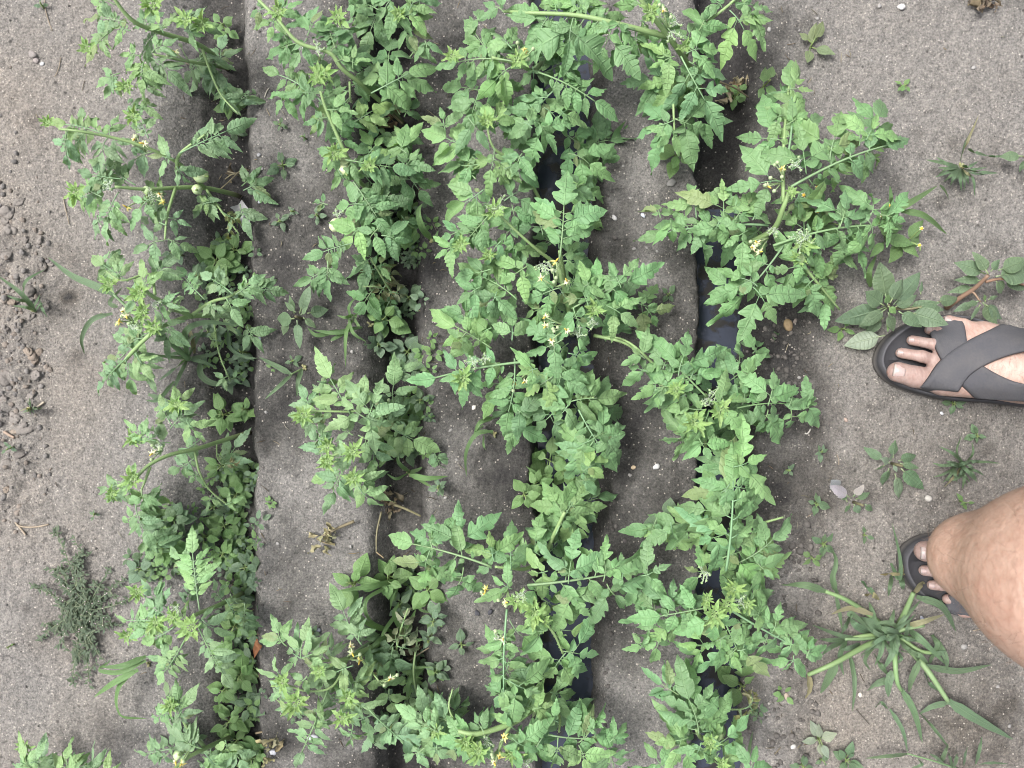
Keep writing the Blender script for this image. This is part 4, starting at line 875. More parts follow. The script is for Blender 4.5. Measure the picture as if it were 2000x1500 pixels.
tomato('right-row tomato plant with tall pale stem and white hairy node, spreading over the path', (1430, 470),
  [(.0056, (1425, 500, -.055), (1455, 480, .04), (1510, 448, .09), (1530, 405, .12), (1545, 365, .13)), (.003, (1545, 362, .13), (1610, 320, .13), (1667, 290, .12), (1725, 272, .11)), (.003, (1530, 395, .12), (1530, 300, .12), (1537, 200, .11), (1548, 130, .09)), (.003, (1500, 445, .08), (1433, 433, .1), (1360, 427, .1), (1275, 432, .09)), (.003, (1530, 478, .09), (1570, 470, .1), (1633, 450, .1), (1700, 423, .1)), (.003, (1520, 460, .09), (1567, 517, .1), (1600, 557, .09), (1640, 605, .06)), (.0034, (1500, 460, .07), (1530, 482, .09), (1467, 563, .11), (1425, 605, .1))],
  [(1545, 365, 1793, 258, 50, 3, .13, .11), (1620, 315, 1645, 202, 82, 1, .13), (1575, 340, 1560, 232, 78, 1, .14), (1690, 280, 1720, 215, 62, 1, .12), (1678, 285, 1678, 235, 50, 1, .12), (1610, 325, 1640, 378, 66, 1, .12), (1690, 285, 1728, 325, 60, 1, .11), (1645, 305, 1650, 340, 46, 1, .11), (1530, 340, 1548, 108, 46, 3, .12, .1), (1530, 275, 1432, 264, 72, 1, .12), (1535, 175, 1590, 172, 54, 1, .11), (1530, 215, 1582, 195, 54, 1, .11), (1535, 245, 1582, 215, 44, 1), (1535, 180, 1498, 178, 50, 1, .1), (1528, 225, 1500, 235, 46, 1), (1540, 265, 1620, 215, 70, 1, .08), (1528, 355, 1424, 362, 72, 1, .13), (1500, 440, 1238, 460, 46, 3, .1, .08), (1360, 425, 1348, 342, 68, 1, .1), (1412, 428, 1415, 345, 76, 1, .11), (1435, 430, 1470, 375, 62, 1, .11), (1370, 430, 1322, 492, 66, 1, .1), (1405, 432, 1385, 470, 50, 1), (1290, 425, 1280, 390, 40, 1), (1310, 430, 1315, 480, 46, 1), (1460, 450, 1420, 475, 56, 1), (1510, 480, 1780, 428, 46, 3, .11, .1), (1640, 445, 1665, 360, 66, 1, .12), (1700, 420, 1712, 370, 60, 1, .12), (1570, 470, 1570, 385, 60, 1, .1), (1695, 430, 1715, 492, 60, 1, .11), (1640, 455, 1690, 495, 56, 1, .1), (1650, 450, 1645, 500, 50, 1, .08), (1720, 420, 1775, 430, 56, 1, .12), (1545, 480, 1642, 612, 48, 3, .1, .06), (1570, 520, 1500, 530, 60, 1, .11), (1590, 545, 1545, 590, 60, 1, .1), (1590, 540, 1650, 535, 56, 1, .08), (1620, 575, 1570, 610, 54, 1, .06), (1530, 480, 1398, 642, 60, 1, .11, .1), (1480, 560, 1400, 520, 74, 1, .12), (1470, 560, 1525, 632, 78, 1, .12), (1480, 545, 1460, 590, 50, 1, .1), (1550, 400, 1590, 430, 46, 1, .1), (1560, 380, 1540, 420, 46, 1), (1580, 350, 1610, 390, 56, 1, .09), (1590, 300, 1560, 330, 50, 1, .1), (1600, 480, 1570, 510, 50, 1, .1), (1560, 490, 1600, 520, 56, 1), (1470, 430, 1490, 390, 50, 1), (1680, 470, 1640, 520, 50, 1, .06), (1450, 470, 1400, 470, 50, 1, .04), (1620, 490, 1680, 520, 50, 1, .06), (1590, 400, 1630, 415, 46, 1, .08)],
  tips=[(1570, 478, .13, 34), (1560, 505, .12, 26), (1545, 375, .14, 20)], trusses=[([(1527, 330)], .15, (1530, 350)), ([(1500, 364)], .13, (1525, 358)), ([(1478, 474), (1470, 483), (1484, 492)], .11, (1500, 465))], buds=[(1515, 448, .12, 20), (1555, 475, .13, 30), (1555, 325, .15, 18), (1568, 462, .13, 20)], col=M4, zc=.11, fill=3, frad=80)
tomato('right-row tomato plant bridging the ridge, bright growing tip and downy stem in the middle', (1400, 785),
  [(.005, (1400, 800, -.055), (1385, 785, .04), (1378, 772, .08)), (.0036, (1378, 772, .08), (1317, 753, .12), (1277, 730, .12), (1255, 690, .11)), (.003, (1380, 765, .07), (1433, 730, .09), (1475, 708, .09)), (.003, (1392, 787, .07), (1443, 797, .1), (1500, 797, .11), (1570, 798, .1)), (.0028, (1370, 800, .06), (1358, 830, .1), (1348, 870, .1)), (.0026, (1380, 905, .0), (1378, 860, .04), (1375, 830, .06)), (.0024, (1317, 753, .1), (1230, 670, .09), (1165, 655, .08))],
  [(1380, 775, 1248, 640, 54, 3, .12, .11), (1325, 735, 1350, 642, 74, 1, .13), (1295, 720, 1308, 685, 54, 1, .13), (1265, 725, 1222, 712, 52, 1, .12), (1310, 755, 1245, 760, 50, 2, .12), (1345, 745, 1372, 690, 56, 1, .12), (1390, 765, 1500, 690, 48, 2, .09), (1400, 740, 1372, 682, 66, 1, .09), (1440, 720, 1450, 665, 56, 1, .08), (1450, 725, 1485, 745, 50, 1), (1440, 797, 1597, 783, 46, 2, .11, .1), (1500, 792, 1520, 718, 68, 1, .12), (1540, 795, 1560, 740, 58, 1, .11), (1545, 800, 1545, 850, 60, 1, .1), (1500, 800, 1480, 850, 56, 1, .1), (1570, 797, 1600, 782, 52, 1, .1), (1450, 790, 1460, 740, 56, 1, .12), (1385, 785, 1470, 778, 62, 1, .13), (1385, 800, 1338, 892, 48, 2, .11), (1352, 850, 1287, 866, 58, 1, .1), (1358, 840, 1310, 840, 50, 1, .11), (1370, 820, 1400, 870, 54, 1, .09), (1380, 800, 1300, 795, 52, 1, .11), (1365, 855, 1390, 900, 50, 1), (1430, 800, 1430, 840, 50, 1, .09), (1280, 745, 1285, 795, 50, 1, .11), (1400, 755, 1435, 760, 50, 1), (1260, 700, 1235, 680, 46, 1), (1460, 800, 1445, 860, 58, 1, .08), (1340, 770, 1310, 785, 46, 1),
   (1470, 690, 1490, 660, 40, 1, .05)],
  tips=[(1405, 800, .13, 36), (1355, 825, .12, 36), (1320, 760, .13, 30)], buds=[(1388, 778, .12, 30), (1400, 770, .12, 22)], col=M4, zc=.11, fill=4, frad=80)
tomato('dense right-row tomato plant with very large lobed leaf pointing up and bright yellow-green crown', (1410, 1085),
  [(.005, (1370, 1110, -.055), (1372, 1080, .03), (1395, 1040, .06)), (.0042, (1412, 1150, .05), (1417, 1110, .09), (1420, 1000, .12), (1432, 910, .13)), (.003, (1393, 1180, .08), (1367, 1193, .11), (1300, 1204, .12), (1262, 1200, .11)), (.0028, (1405, 1190, .09), (1433, 1263, .11), (1460, 1310, .1)), (.003, (1420, 1190, .09), (1467, 1200, .1), (1497, 1233, .11), (1550, 1277, .11), (1615, 1297, .09)), (.0024, (1290, 1210, .11), (1260, 1265, .1), (1274, 1302, .08)), (.0028, (1460, 1030, .06), (1530, 1010, .08)), (.003, (1400, 1060, .05), (1350, 1025, .08), (1280, 1010, .07))],
  [(1418, 1115, 1438, 862, 62, 3, .12, .13), (1432, 912, 1500, 890, 76, 1, .13), (1420, 965, 1368, 915, 82, 1, .13), (1430, 950, 1490, 960, 72, 1, .13), (1425, 945, 1385, 985, 62, 1, .13), (1420, 1005, 1320, 985, 92, 1, .12), (1422, 1000, 1500, 1035, 84, 1, .11), (1420, 1040, 1350, 1065, 76, 1, .11), (1410, 1090, 1500, 1060, 76, 1, .09), (1420, 1060, 1475, 1100, 66, 1, .09), (1400, 1055, 1310, 1000, 56, 2, .08), (1370, 1032, 1262, 1010, 46, 2, .07), (1310, 1020, 1318, 1070, 52, 1), (1280, 1020, 1275, 1070, 50, 1, .06), (1440, 1100, 1562, 1018, 48, 3, .08), (1460, 1105, 1552, 1085, 48, 3, .07), (1393, 1190, 1395, 1262, 70, 1, .14, .12), (1390, 1185, 1232, 1214, 44, 2, .12), (1305, 1200, 1318, 1128, 66, 1, .12), (1275, 1200, 1280, 1148, 56, 1, .12), (1345, 1195, 1348, 1140, 50, 1, .12), (1280, 1208, 1280, 1240, 46, 1, .11), (1300, 1208, 1322, 1262, 62, 1, .11), (1330, 1200, 1340, 1230, 46, 1), (1265, 1205, 1240, 1190, 46, 1, .1), (1290, 1215, 1276, 1308, 42, 2, .1), (1258, 1265, 1240, 1245, 36, 1, .09), (1405, 1195, 1462, 1320, 46, 3, .11), (1420, 1240, 1365, 1270, 58, 1, .11), (1440, 1270, 1482, 1262, 56, 1, .11), (1440, 1265, 1400, 1300, 50, 1, .1), (1425, 1190, 1622, 1298, 46, 3, .11), (1505, 1238, 1530, 1180, 60, 1, .11), (1540, 1270, 1555, 1215, 60, 1, .11), (1575, 1285, 1590, 1245, 50, 1), (1500, 1240, 1480, 1290, 52, 1, .1), (1550, 1280, 1535, 1318, 52, 1, .1), (1440, 1190, 1500, 1150, 48, 2, .12), (1385, 1255, 1330, 1265, 58, 1, .07), (1370, 1275, 1330, 1300, 50, 1, .06), (1470, 1200, 1510, 1190, 50, 1), (1440, 1210, 1470, 1230, 48, 1), (1410, 1250, 1440, 1310, 54, 1, .09), (1430, 1130, 1500, 1120, 54, 1, .07), (1380, 1120, 1340, 1110, 56, 1, .07), (1420, 1090, 1380, 1130, 56, 1, .09), (1455, 1170, 1500, 1175, 46, 1),
   (1480, 1100, 1510, 1130, 46, 1)],
  tips=[(1395, 1198, .14, 44), (1420, 1180, .13, 34), (1430, 1150, .12, 30), (1460, 1180, .12, 26), (1380, 1170, .13, 28)], buds=[(1375, 1120, .1, 20), (1445, 1175, .12, 20)], col=M4 * 1.03, zc=.11, fill=5, frad=90)
tomato('lowest right-row tomato plant near wilting yellowed foliage, one leaf held up over water', (1385, 1440),
  [(.005, (1385, 1430, -.055), (1378, 1440, .03), (1368, 1440, .07), (1360, 1425, .09)), (.003, (1362, 1430, .09), (1333, 1380, .11), (1320, 1340, .11)), (.0018, (1392, 1388, .0), (1420, 1386, .02), (1447, 1385, .03), (1470, 1378, .03)), (.003, (1378, 1440, .05), (1410, 1480, .09), (1425, 1520, .1)), (.0014, (1443, 1386, .03), (1450, 1405, .02))],
  [(1365, 1435, 1325, 1295, 54, 2, .11, .12), (1345, 1405, 1400, 1358, 70, 1, .11), (1362, 1425, 1278, 1398, 70, 1, .1), (1345, 1440, 1284, 1455, 68, 1, .1), (1372, 1428, 1435, 1428, 64, 1, .1), (1400, 1462, 1420, 1425, 56, 1, .11), (1405, 1470, 1380, 1500, 56, 1), (1390, 1440, 1450, 1480, 54, 1), (1350, 1450, 1300, 1500, 58, 1, .08), (1460, 1510, 1482, 1460, 46, 1), (1370, 1450, 1350, 1500, 54, 1), (1300, 1500, 1258, 1455, 46, 1, .06), (1400, 1490, 1450, 1500, 50, 1), (1430, 1450, 1455, 1435, 46, 1, .07)],
  tips=[(1385, 1450, .12, 28), (1410, 1490, .12, 26)], dry=[(1455, 1384, 1488, 1350, 24, 2, YEL * .85), (1447, 1386, 1450, 1420, 24, 1, YEL), (1465, 1380, 1480, 1400, 22, 1, YEL * .8), (1470, 1370, 1462, 1338, 22, 1, (.20, .18, .10))], col=M4, zc=.10, fill=3, frad=70)

# ------------------------------------------------------------------ weeds in the furrows
BR = np.array((.105, .225, .052)); DK = np.array((.060, .128, .058)); SL = np.array((.078, .148, .084))
FG = 'low broad-leaved weeds in the furrows'
F1 = [(435, 515, 46, 10, BR, 'below the dry foil scrap'), (472, 492, 34, 8, BR, 'between foil scrap and furrow edge'), (405, 545, 30, 7, DK, 'left of the round-leaved clump under the foil scrap'), (430, 650, 24, 6, SL, 'under the Y-forked tomato stem'), (490, 690, 26, 7, SL, 'at the furrow edge below the Y-forked stem'), (455, 742, 22, 6, SL, 'below the arching grass of the left row'),
      (452, 805, 44, 7, BR, 'bright and alone in the dark gap of the left furrow'), (490, 800, 26, 6, BR, 'right of the lone bright weed'), (440, 908, 36, 8, BR, 'just under the bare curved tomato stem'), (468, 960, 38, 8, BR, 'below the exposed tomato roots'), (425, 985, 30, 7, DK, 'left of the weeds below the exposed roots'), (450, 1025, 42, 9, BR, 'thickest part of the left furrow carpet'), (405, 1045, 38, 8, BR, 'left of the thick furrow carpet'), (352, 1012, 34, 8, DK, 'by the upper ladder leaf of the rosette tomato'), (345, 1062, 36, 8, BR, 'left of the upright ladder leaf'), (312, 1022, 30, 7, DK, 'at the upper left end of the weed carpet'), (447, 1075, 36, 8, BR, 'at the lower end of the thick furrow carpet'),
      (493, 1100, 40, 6, SL, 'large pale opposite leaves at the furrow edge'), (285, 1105, 34, 5, SL, 'three long pale leaves on bare soil left of carpet'), (480, 1160, 26, 7, SL, 'at the base of the rosette tomato'), (470, 1215, 38, 8, BR, 'just below the rosette tomato base'), (452, 1265, 34, 8, BR, 'above the brown dead leaf'), (482, 1305, 38, 9, BR, 'below the brown dead leaf'), (452, 1330, 34, 8, BR, 'left of the weeds below the brown leaf'), (500, 1362, 36, 8, DK, 'at the furrow edge lower down'), (466, 1388, 38, 9, BR, 'above the lowest left tomato base'), (473, 1432, 38, 9, BR, 'beside the lowest left tomato base'), (500, 1470, 36, 8, BR, 'in the lowest corner of the left furrow'), (447, 1478, 32, 7, BR, 'under the lowest left tomato'), (390, 1432, 22, 6, DK, 'in the fork of the lowest left tomato'),
      (453, 70, 30, 6, BR, 'bright under the topmost left tomato'), (455, 215, 30, 6, BR, 'below the topmost left tomato'), (360, 500, 26, 6, SL, 'half hidden under the two-fruit tomato'), (470, 268, 24, 6, DK, 'beside the broad leaf of the two-fruit tomato')]
for x, y, r, n, c, s in F1:
    weed('furrow_weed', 'green weed in left furrow, ' + s, 'weed', x, y, r * 1.08, n + 3, c, FG, U(.55, .78), U(.015, .04), spread=6)
F2 = [(760, 625, 48, 9, BR, 'bright, beside the sickly yellowing plant'), (800, 585, 32, 8, DK, 'dark, right of the sickly yellowing plant'), (800, 690, 40, 8, SL, 'with round bluish leaves, below the sickly plant'), (747, 677, 28, 7, SL, 'left of the round bluish weed'), (782, 440, 42, 9, BR, 'right of the pale striped fruits'), (800, 472, 30, 7, BR, 'below the weed beside the striped fruits'), (800, 800, 32, 7, BR, 'under the three-part leaf of the small tomato'), (800, 880, 34, 7, DK, 'at the base of the small tomato'), (760, 872, 34, 7, BR, 'left of the small tomato base'), (830, 780, 26, 6, DK, 'with browning leaf at the furrow edge'),
      (700, 1132, 54, 7, BR, 'with large bright leaves above the arching grass'), (765, 1120, 46, 8, BR, 'above the arching grass clump'), (835, 1145, 40, 7, BR, 'pointed and bright at the furrow edge'), (790, 1170, 34, 7, SL, 'over the arching grass clump'), (852, 1195, 28, 8, SL, 'opposite-leaved, on the edge below the pointed weed'), (845, 1235, 24, 7, SL, 'small, lower on the furrow edge'), (856, 1305, 26, 8, SL, 'small, beside the withered centre shoot'), (830, 1340, 28, 7, DK, 'low, below the withered centre shoot'), (800, 1320, 34, 7, BR, 'under the withered centre shoot'), (860, 945, 22, 6, SL, 'by the horizontal grass blade'), (745, 255, 24, 5, BR, 'under the long pale second-row stem'), (790, 390, 26, 6, DK, 'in shade above the striped fruits'), (740, 770, 26, 6, SL, 'left of the upright three-leaflet shoot'), (770, 1400, 32, 7, DK, 'in deep shade near the bottom edge'), (820, 1290, 24, 6, DK, 'in dry litter right of the thick stem')]
for x, y, r, n, c, s in F2:
    weed('furrow_weed', 'low green weed in the second furrow, ' + s, 'weed', x, y, r * 1.05, n + 2, c, FG, U(.55, .8), U(.015, .045))
F3 = [(1068, 893, 50, 8, 'biggest bright clump standing in the water'), (1045, 938, 38, 7, 'lower left of the biggest clump'), (1102, 912, 34, 7, 'right of the biggest clump'), (1085, 985, 40, 7, 'below the biggest clump, under dark leaves'), (1022, 960, 32, 6, 'against the left bank'), (1140, 1370, 22, 5, 'drowned near the thick leaning stem'), (1150, 440, 30, 6, 'by the right bank under the ladder leaf')]
for x, y, r, n, s in F3:
    weed('water_weed', 'bright green weed in the third furrow, ' + s, 'weed', x, y, r * 1.1, n + 2, BR, FG, .72, .05)
for x, y, r, n, c, s in [(1315, 312, 40, 7, BR, 'bright round-leaved weed on the ridge under the hanging top leaf of the right row'), (1432, 1322, 52, 8, BR * .9, 'pale round-leaved weed in the right furrow above the yellowed foliage'), (1455, 668, 30, 6, DK, 'dark weed at the right furrow bank beside open water'), (1425, 203, 24, 6, BR, 'small bright weed beneath the dried brown leaf clump'), (1480, 180, 34, 3, BR * .85, 'weed with single pointed leaf beside the dried brown clump'), (1300, 1010, 44, 7, DK * .9, 'dark drooping weed on the ridge left of the dense right-row plant')]:
    weed('furrow_weed', c is not None and s, 'weed', x, y, r * 1.05, n + 2, c, FG, .75, .04)
# seedlings on the ridges and the path
SG = 'tiny seedlings on bare soil'
for x, y, r, n, c, s in [(555, 325, 30, 7, DK * 1.05, 'dark green seedling, largest on the ridge right of the foil scrap'), (555, 432, 20, 6, SL, 'grey-green star seedling on the ridge right of the foil scrap'), (625, 425, 18, 6, SL, 'grey-green seedling beside the pale striped fruits'), (577, 413, 12, 5, SL, 'very small seedling above the grey-green star'), (551, 248, 16, 5, DK, 'narrow seedling on the ridge right of the broad pinnate leaf'), (600, 272, 8, 4, DK, 'speck of a seedling on the upper second ridge'),
    (575, 703, 18, 6, DK, 'seedling by the crossing grass blades on the second ridge'), (900, 1255, 28, 5, SL, 'grey-green four-leaved seedling alone on the lower third ridge'), (892, 1110, 18, 5, SL, 'pale seedling under the long leaf crossing the third ridge'), (1305, 575, 20, 6, DK, 'star-shaped seedling on the ridge left of open water'), (1580, 97, 44, 5, np.array((.13, .17, .07)), 'olive seedling with round leaves at the top of the path'), (1756, 170, 18, 5, BR, 'yellow-green sprout alone on the upper path'), (1590, 980, 26, 6, DK * 1.1, 'small green seedling left of the purple weed'), (1534, 918, 14, 5, SL, 'tiny sprout beside the dense right-row plant'), (1596, 884, 18, 5, SL, 'tiny whitish sprout above the purple weed'), (1602, 1062, 24, 7, DK, 'upright seedling below the left of the purple weed'), (1583, 1085, 20, 5, BR * .8, 'pale seedling on dark crumbly soil below the purple weed'),
    (1642, 642, 24, 5, BR, 'bright seedling tucked below the pigweed by the sandal'), (1857, 785, 24, 7, DK, 'weed squeezed under the edge of the upper sandal'), (1901, 848, 20, 8, DK, 'seedling above the spiky grass tuft'), (1872, 978, 18, 4, BR, 'two-leaved sprout below the spiky grass tuft'), (1595, 1440, 36, 6, np.array((.2, .24, .19)), 'whitish wilted seedling near the bottom of the path'), (1650, 1478, 32, 8, DK, 'green seedling at the bottom edge of the path'), (1565, 1490, 26, 6, DK, 'reddish-stemmed seedling at the bottom edge by the right row'), (1600, 1480, 14, 4, DK, 'little sprout between the two bottom edge seedlings'), (30, 872, 14, 4, SL, 'greyish sprout among clods at the left edge'), (190, 1003, 14, 4, SL, 'tiny sprout on bare soil above the wiry mat weed'), (30, 1257, 8, 3, BR, 'speck of green on bare soil below the wiry mat weed'), (87, 18, 14, 3, SL, 'thin greyish sprout at the top left'), (612, 1230, 18, 5, SL, 'bluish sprout on the lower second ridge'), (1685, 1045, 18, 3, DK * .9, 'single small leaf sprout below the purple weed')]:
    weed('seedling', s, 'seedling', x, y, r * 1.05, n, c, SG, .62, .012, parts=r > 26)
weed_px('pale_weed', 'pale green weed with long pointed leaves alone on the second ridge', 'weed', (590, 622),
  [(585, 612, 605, 558, .04, .05, .5), (578, 610, 556, 590, .04, .04, .45), (575, 622, 537, 625, .04, .02, .6), (580, 625, 585, 680, .04, .03, .42), (592, 620, 618, 640, .04, .03, .5), (575, 612, 565, 578, .03, .04, .4), (600, 612, 640, 605, .02, .02, .7, DK), (563, 624, 550, 655, .03, .02, .5), (588, 615, 600, 600, .05, .06, .4)], np.array((.12, .20, .10)))
PG = np.array((.064, .118, .060))
weed_px('pigweed', 'large dark green pigweed touching the toe of the upper sandal', 'weed', (1738, 600),
  [(1733, 590, 1715, 512, .05, .06, .62), (1728, 598, 1688, 570, .06, .07, .75), (1738, 592, 1764, 546, .07, .07, .68), (1730, 600, 1636, 632, .05, .03, .55), (1732, 602, 1680, 640, .06, .05, .5), (1772, 608, 1850, 634, .07, .08, .62), (1755, 608, 1802, 638, .08, .08, .55), (1745, 595, 1800, 532, .05, .05, .5), (1745, 602, 1790, 575, .05, .05, .55), (1735, 610, 1745, 648, .06, .05, .5), (1725, 620, 1690, 655, .04, .02, .5), (1728, 655, 1652, 672, .03, .02, .62, np.array((.19, .25, .19))), (1735, 598, 1750, 612, .09, .09, .8, BR * .9), (1733, 596, 1735, 575, .09, .1, .7, BR * .85), (1770, 600, 1835, 592, .04, .05, .42), (1735, 625, 1735, 648, .05, .05, .4, BR * .9), (1715, 640, 1665, 622, .02, .02, .5), (1830, 590, 1873, 582, .04, .03, .5), (1798, 575, 1802, 550, .04, .04, .4), (1790, 600, 1845, 605, .05, .05, .45)], PG, ratio=.6,
  stems=[(.0028, (1738, 600, .0), (1736, 600, .05), (1735, 596, .08)), (.0018, (1740, 602, .03), (1780, 603, .05), (1835, 590, .04))], group='pigweeds beside the upper sandal')
weed_px('pigweed', 'sprawling pigweed with reddish stem at the right edge above the sandal', 'weed', (1848, 602),
  [(1925, 535, 1870, 512, .06, .06, .62), (1930, 535, 1905, 492, .07, .07, .6), (1935, 530, 1955, 508, .08, .08, .7), (1945, 540, 2012, 528, .07, .05, .6), (1950, 528, 2010, 505, .07, .07, .6), (1920, 548, 1868, 545, .05, .05, .42), (1945, 548, 1960, 572, .06, .05, .8), (1905, 560, 1852, 570, .04, .03, .4), (1925, 595, 1962, 620, .04, .03, .6), (1920, 590, 1945, 635, .04, .03, .5), (1905, 590, 1862, 608, .04, .03, .45), (1915, 595, 1895, 625, .05, .04, .3), (1930, 585, 1948, 578, .05, .05, .5), (1912, 588, 1888, 595, .05, .06, .4), (1960, 545, 2005, 565, .05, .04, .45), (1925, 590, 1922, 575, .06, .07, .4, BR * .9)], PG * 1.05,
  stems=[(.0036, (1848, 602, .01), (1875, 582, .03), (1905, 562, .05), (1930, 538, .07)), (.002, (1875, 582, .03), (1898, 570, .045), (1915, 590, .05)), (.002, (1925, 550, .06), (1960, 545, .06), (2010, 560, .04))], stemcol=(.2, .13, .09), group='pigweeds beside the upper sandal')
weed_px('pigweed', 'lone spotted leaf reaching in from the right edge of the path', 'weed', (2030, 315),
  [(1998, 305, 1956, 303, .03, .03, .62), (2005, 310, 1990, 335, .02, .01, .5)], PG, stems=[(.002, (2030, 315, .0), (2000, 306, .03))], group='pigweeds beside the upper sandal')
weed_px('goosefoot', 'dark green goosefoot rosette with mealy grey heart between the two feet', 'weed', (1740, 905),
  [(1744, 895, 1748, 860, .03, .03, .75), (1728, 900, 1686, 874, .03, .02, .5), (1755, 900, 1792, 888, .03, .02, .5), (1736, 915, 1726, 948, .03, .01, .65, DK * .85), (1760, 915, 1802, 955, .03, .01, .45), (1748, 925, 1762, 975, .02, .01, .5, np.array((.13, .18, .11))), (1758, 905, 1795, 915, .03, .03, .45), (1740, 900, 1742, 885, .04, .05, .8, np.array((.16, .22, .17))), (1738, 905, 1725, 895, .04, .05, .7, np.array((.14, .2, .15))), (1745, 908, 1752, 922, .04, .04, .6, np.array((.16, .21, .17))), (1728, 908, 1712, 920, .03, .02, .4)], DK, depth=.2)
weed_px('goosefoot', 'goosefoot with pale purple leaf undersides beside the lower right soil', 'weed', (1665, 980),
  [(1660, 972, 1626, 948, .04, .05, .62, np.array((.33, .27, .33))), (1666, 970, 1688, 948, .04, .05, .62, np.array((.36, .31, .36))), (1655, 980, 1640, 958, .03, .03, .6, DK * .8), (1672, 975, 1698, 962, .02, .02, .6, DK), (1668, 985, 1680, 1005, .03, .02, .6, np.array((.14, .22, .15))), (1690, 985, 1705, 1000, .02, .01, .5, DK), (1640, 955, 1622, 938, .02, .03, .9, np.array((.22, .24, .28))), (1660, 985, 1650, 1000, .02, .01, .5, DK)], DK, depth=.25)
# galinsoga with buttons of yellow beside the right row
def button_weed(label, base, stems, leaves, heads):
    b = on_ground(*base, dz=-.002); root = thing('button_weed', b, label, 'weed', 'weeds with yellow button flowers')
    mb = MB()
    for st in stems:
        C = tube_px(st, 6); mb.tube(C, np.linspace(.0012, .0007, len(C)), 6, (.16, .23, .08), 0)
    mb.build('stem', [STEM], root)
    for bx, by, tx, ty in leaves:
        m = MB(); ovate(m, at(bx, by, U(.03, .06)), at(tx, ty, U(.03, .06)), .5, jit(BR * .9, .12), .2, .15); m.build('leaf', [WEED], root)
    for x, y, z in heads:
        m = MB(); m.blob(at(x, y, z), .0021, 2, (.62, .40, .06), 0, 8, 6, .12, (1, 1, .8))
        for j in range(5):
            a = j * 1.257; d = np.array([math.cos(a), math.sin(a), .1]); leaflet(m, at(x, y, z - .0008), d, np.array([0, 0, 1.]), .0034, .0022, 0, 1, .2, .1, .02, (.55, .55, .45), 0, 5, 3)
        m.build('flower', [PETAL], root)
button_weed('small weed with yellow button flowers under the right-row leaves near the path', (1600, 430),
  [[(1600, 430, 0), (1590, 410, .05), (1597, 412, .08)], [(1600, 430, 0), (1610, 402, .06), (1570, 382, .09)], [(1610, 402, .06), (1597, 385, .08), (1596, 366, .09)], [(1600, 430, 0), (1640, 440, .05)]],
  [(1600, 425, 1560, 410), (1605, 425, 1640, 425), (1605, 420, 1625, 395), (1595, 430, 1575, 455), (1600, 432, 1620, 465), (1610, 440, 1650, 460)], [(1570, 381, .09), (1596, 366, .09), (1597, 413, .08)])
button_weed('weed with yellow buttons at the path-side edge, next to long grass blades', (1730, 470),
  [[(1730, 470, 0), (1722, 440, .05), (1723, 420, .08)], [(1730, 470, 0), (1740, 425, .06), (1736, 401, .08)], [(1730, 470, 0), (1770, 470, .05), (1800, 445, .08)], [(1770, 470, .05), (1795, 480, .06), (1797, 490, .06)]],
  [(1735, 465, 1785, 478), (1760, 470, 1795, 500), (1735, 460, 1715, 430), (1775, 462, 1805, 430), (1725, 475, 1700, 500), (1780, 475, 1800, 460), (1740, 450, 1765, 440), (1760, 478, 1740, 510)], [(1723, 420, .08), (1736, 401, .08), (1800, 446, .08), (1796, 479, .06)])

# ------------------------------------------------------------------ grasses
GR = np.array((.068, .132, .062)); GB = np.array((.088, .195, .046))
grass('grass_weed', 'wispy grass weed with curled blade on the crumbly left edge', (70, 608), [(10, (70, 608), (40, 572), (-5, 538)), (8, (45, 573), (52, 548), (88, 526)), (7, (62, 590), (35, 585), (13, 577)), (7, (70, 606), (50, 600), (25, 597)), (6, (65, 600), (72, 588), (78, 575)), (7, (78, 588), (84, 605), (93, 620)), (5, (70, 608), (78, 595), (90, 590))], GR, stems=[(.0016, (70, 608, .01), (52, 582, .02), (35, 565, .03))])
grass('grass_weed', 'coarse sprawling grass weed with arching blades below the Y-forked tomato', (367, 700),
  [(13, (367, 700, .0), (362, 650, .05), (400, 630, .07), (470, 636, .05)), (11, (367, 700), (372, 660), (410, 648)), (9, (320, 645), (355, 655), (372, 662)), (14, (390, 700), (395, 735), (425, 750), (450, 738)), (10, (367, 700), (340, 722), (308, 745)), (9, (367, 700), (348, 740), (340, 762)), (9, (367, 700), (400, 708), (425, 720)), (8, (445, 645), (450, 680), (478, 697), (503, 700)), (10, (220, 612, .06), (180, 625, .06), (160, 660, .04), (165, 692, .01)), (15, (222, 575, .08), (190, 560, .08), (140, 538, .06), (93, 502, .03)), (13, (222, 575, .08), (207, 540, .08), (190, 495, .06)), (10, (370, 705), (352, 690), (305, 700)), (11, (290, 770), (330, 785), (395, 815)), (9, (367, 700), (392, 650), (400, 640)), (9, (340, 745), (310, 780), (285, 782)), (8, (367, 700), (420, 690), (440, 660)), (9, (230, 600, .06), (215, 590, .06), (240, 560, .05)), (9, (380, 690), (375, 660), (365, 630))], GR * 1.05, stems=[(.0042, (367, 700, .0), (345, 680, .03), (317, 657, .06)), (.0022, (367, 700, .0), (330, 697, .03), (297, 693, .05)), (.0022, (317, 657, .06), (260, 610, .07), (222, 575, .08))])
grass('grass_weed', 'grass weed with folded blades poking left from under the rosette tomato', (290, 1295), [(12, (285, 1282, .05), (240, 1300, .06), (196, 1303, .05)), (10, (285, 1290, .05), (235, 1312, .05), (195, 1308, .04), (215, 1292, .03)), (13, (270, 1308, .05), (220, 1335, .05), (183, 1362, .03)), (11, (262, 1310, .05), (232, 1345, .04), (236, 1395, .02), (288, 1404, .01))], GB)
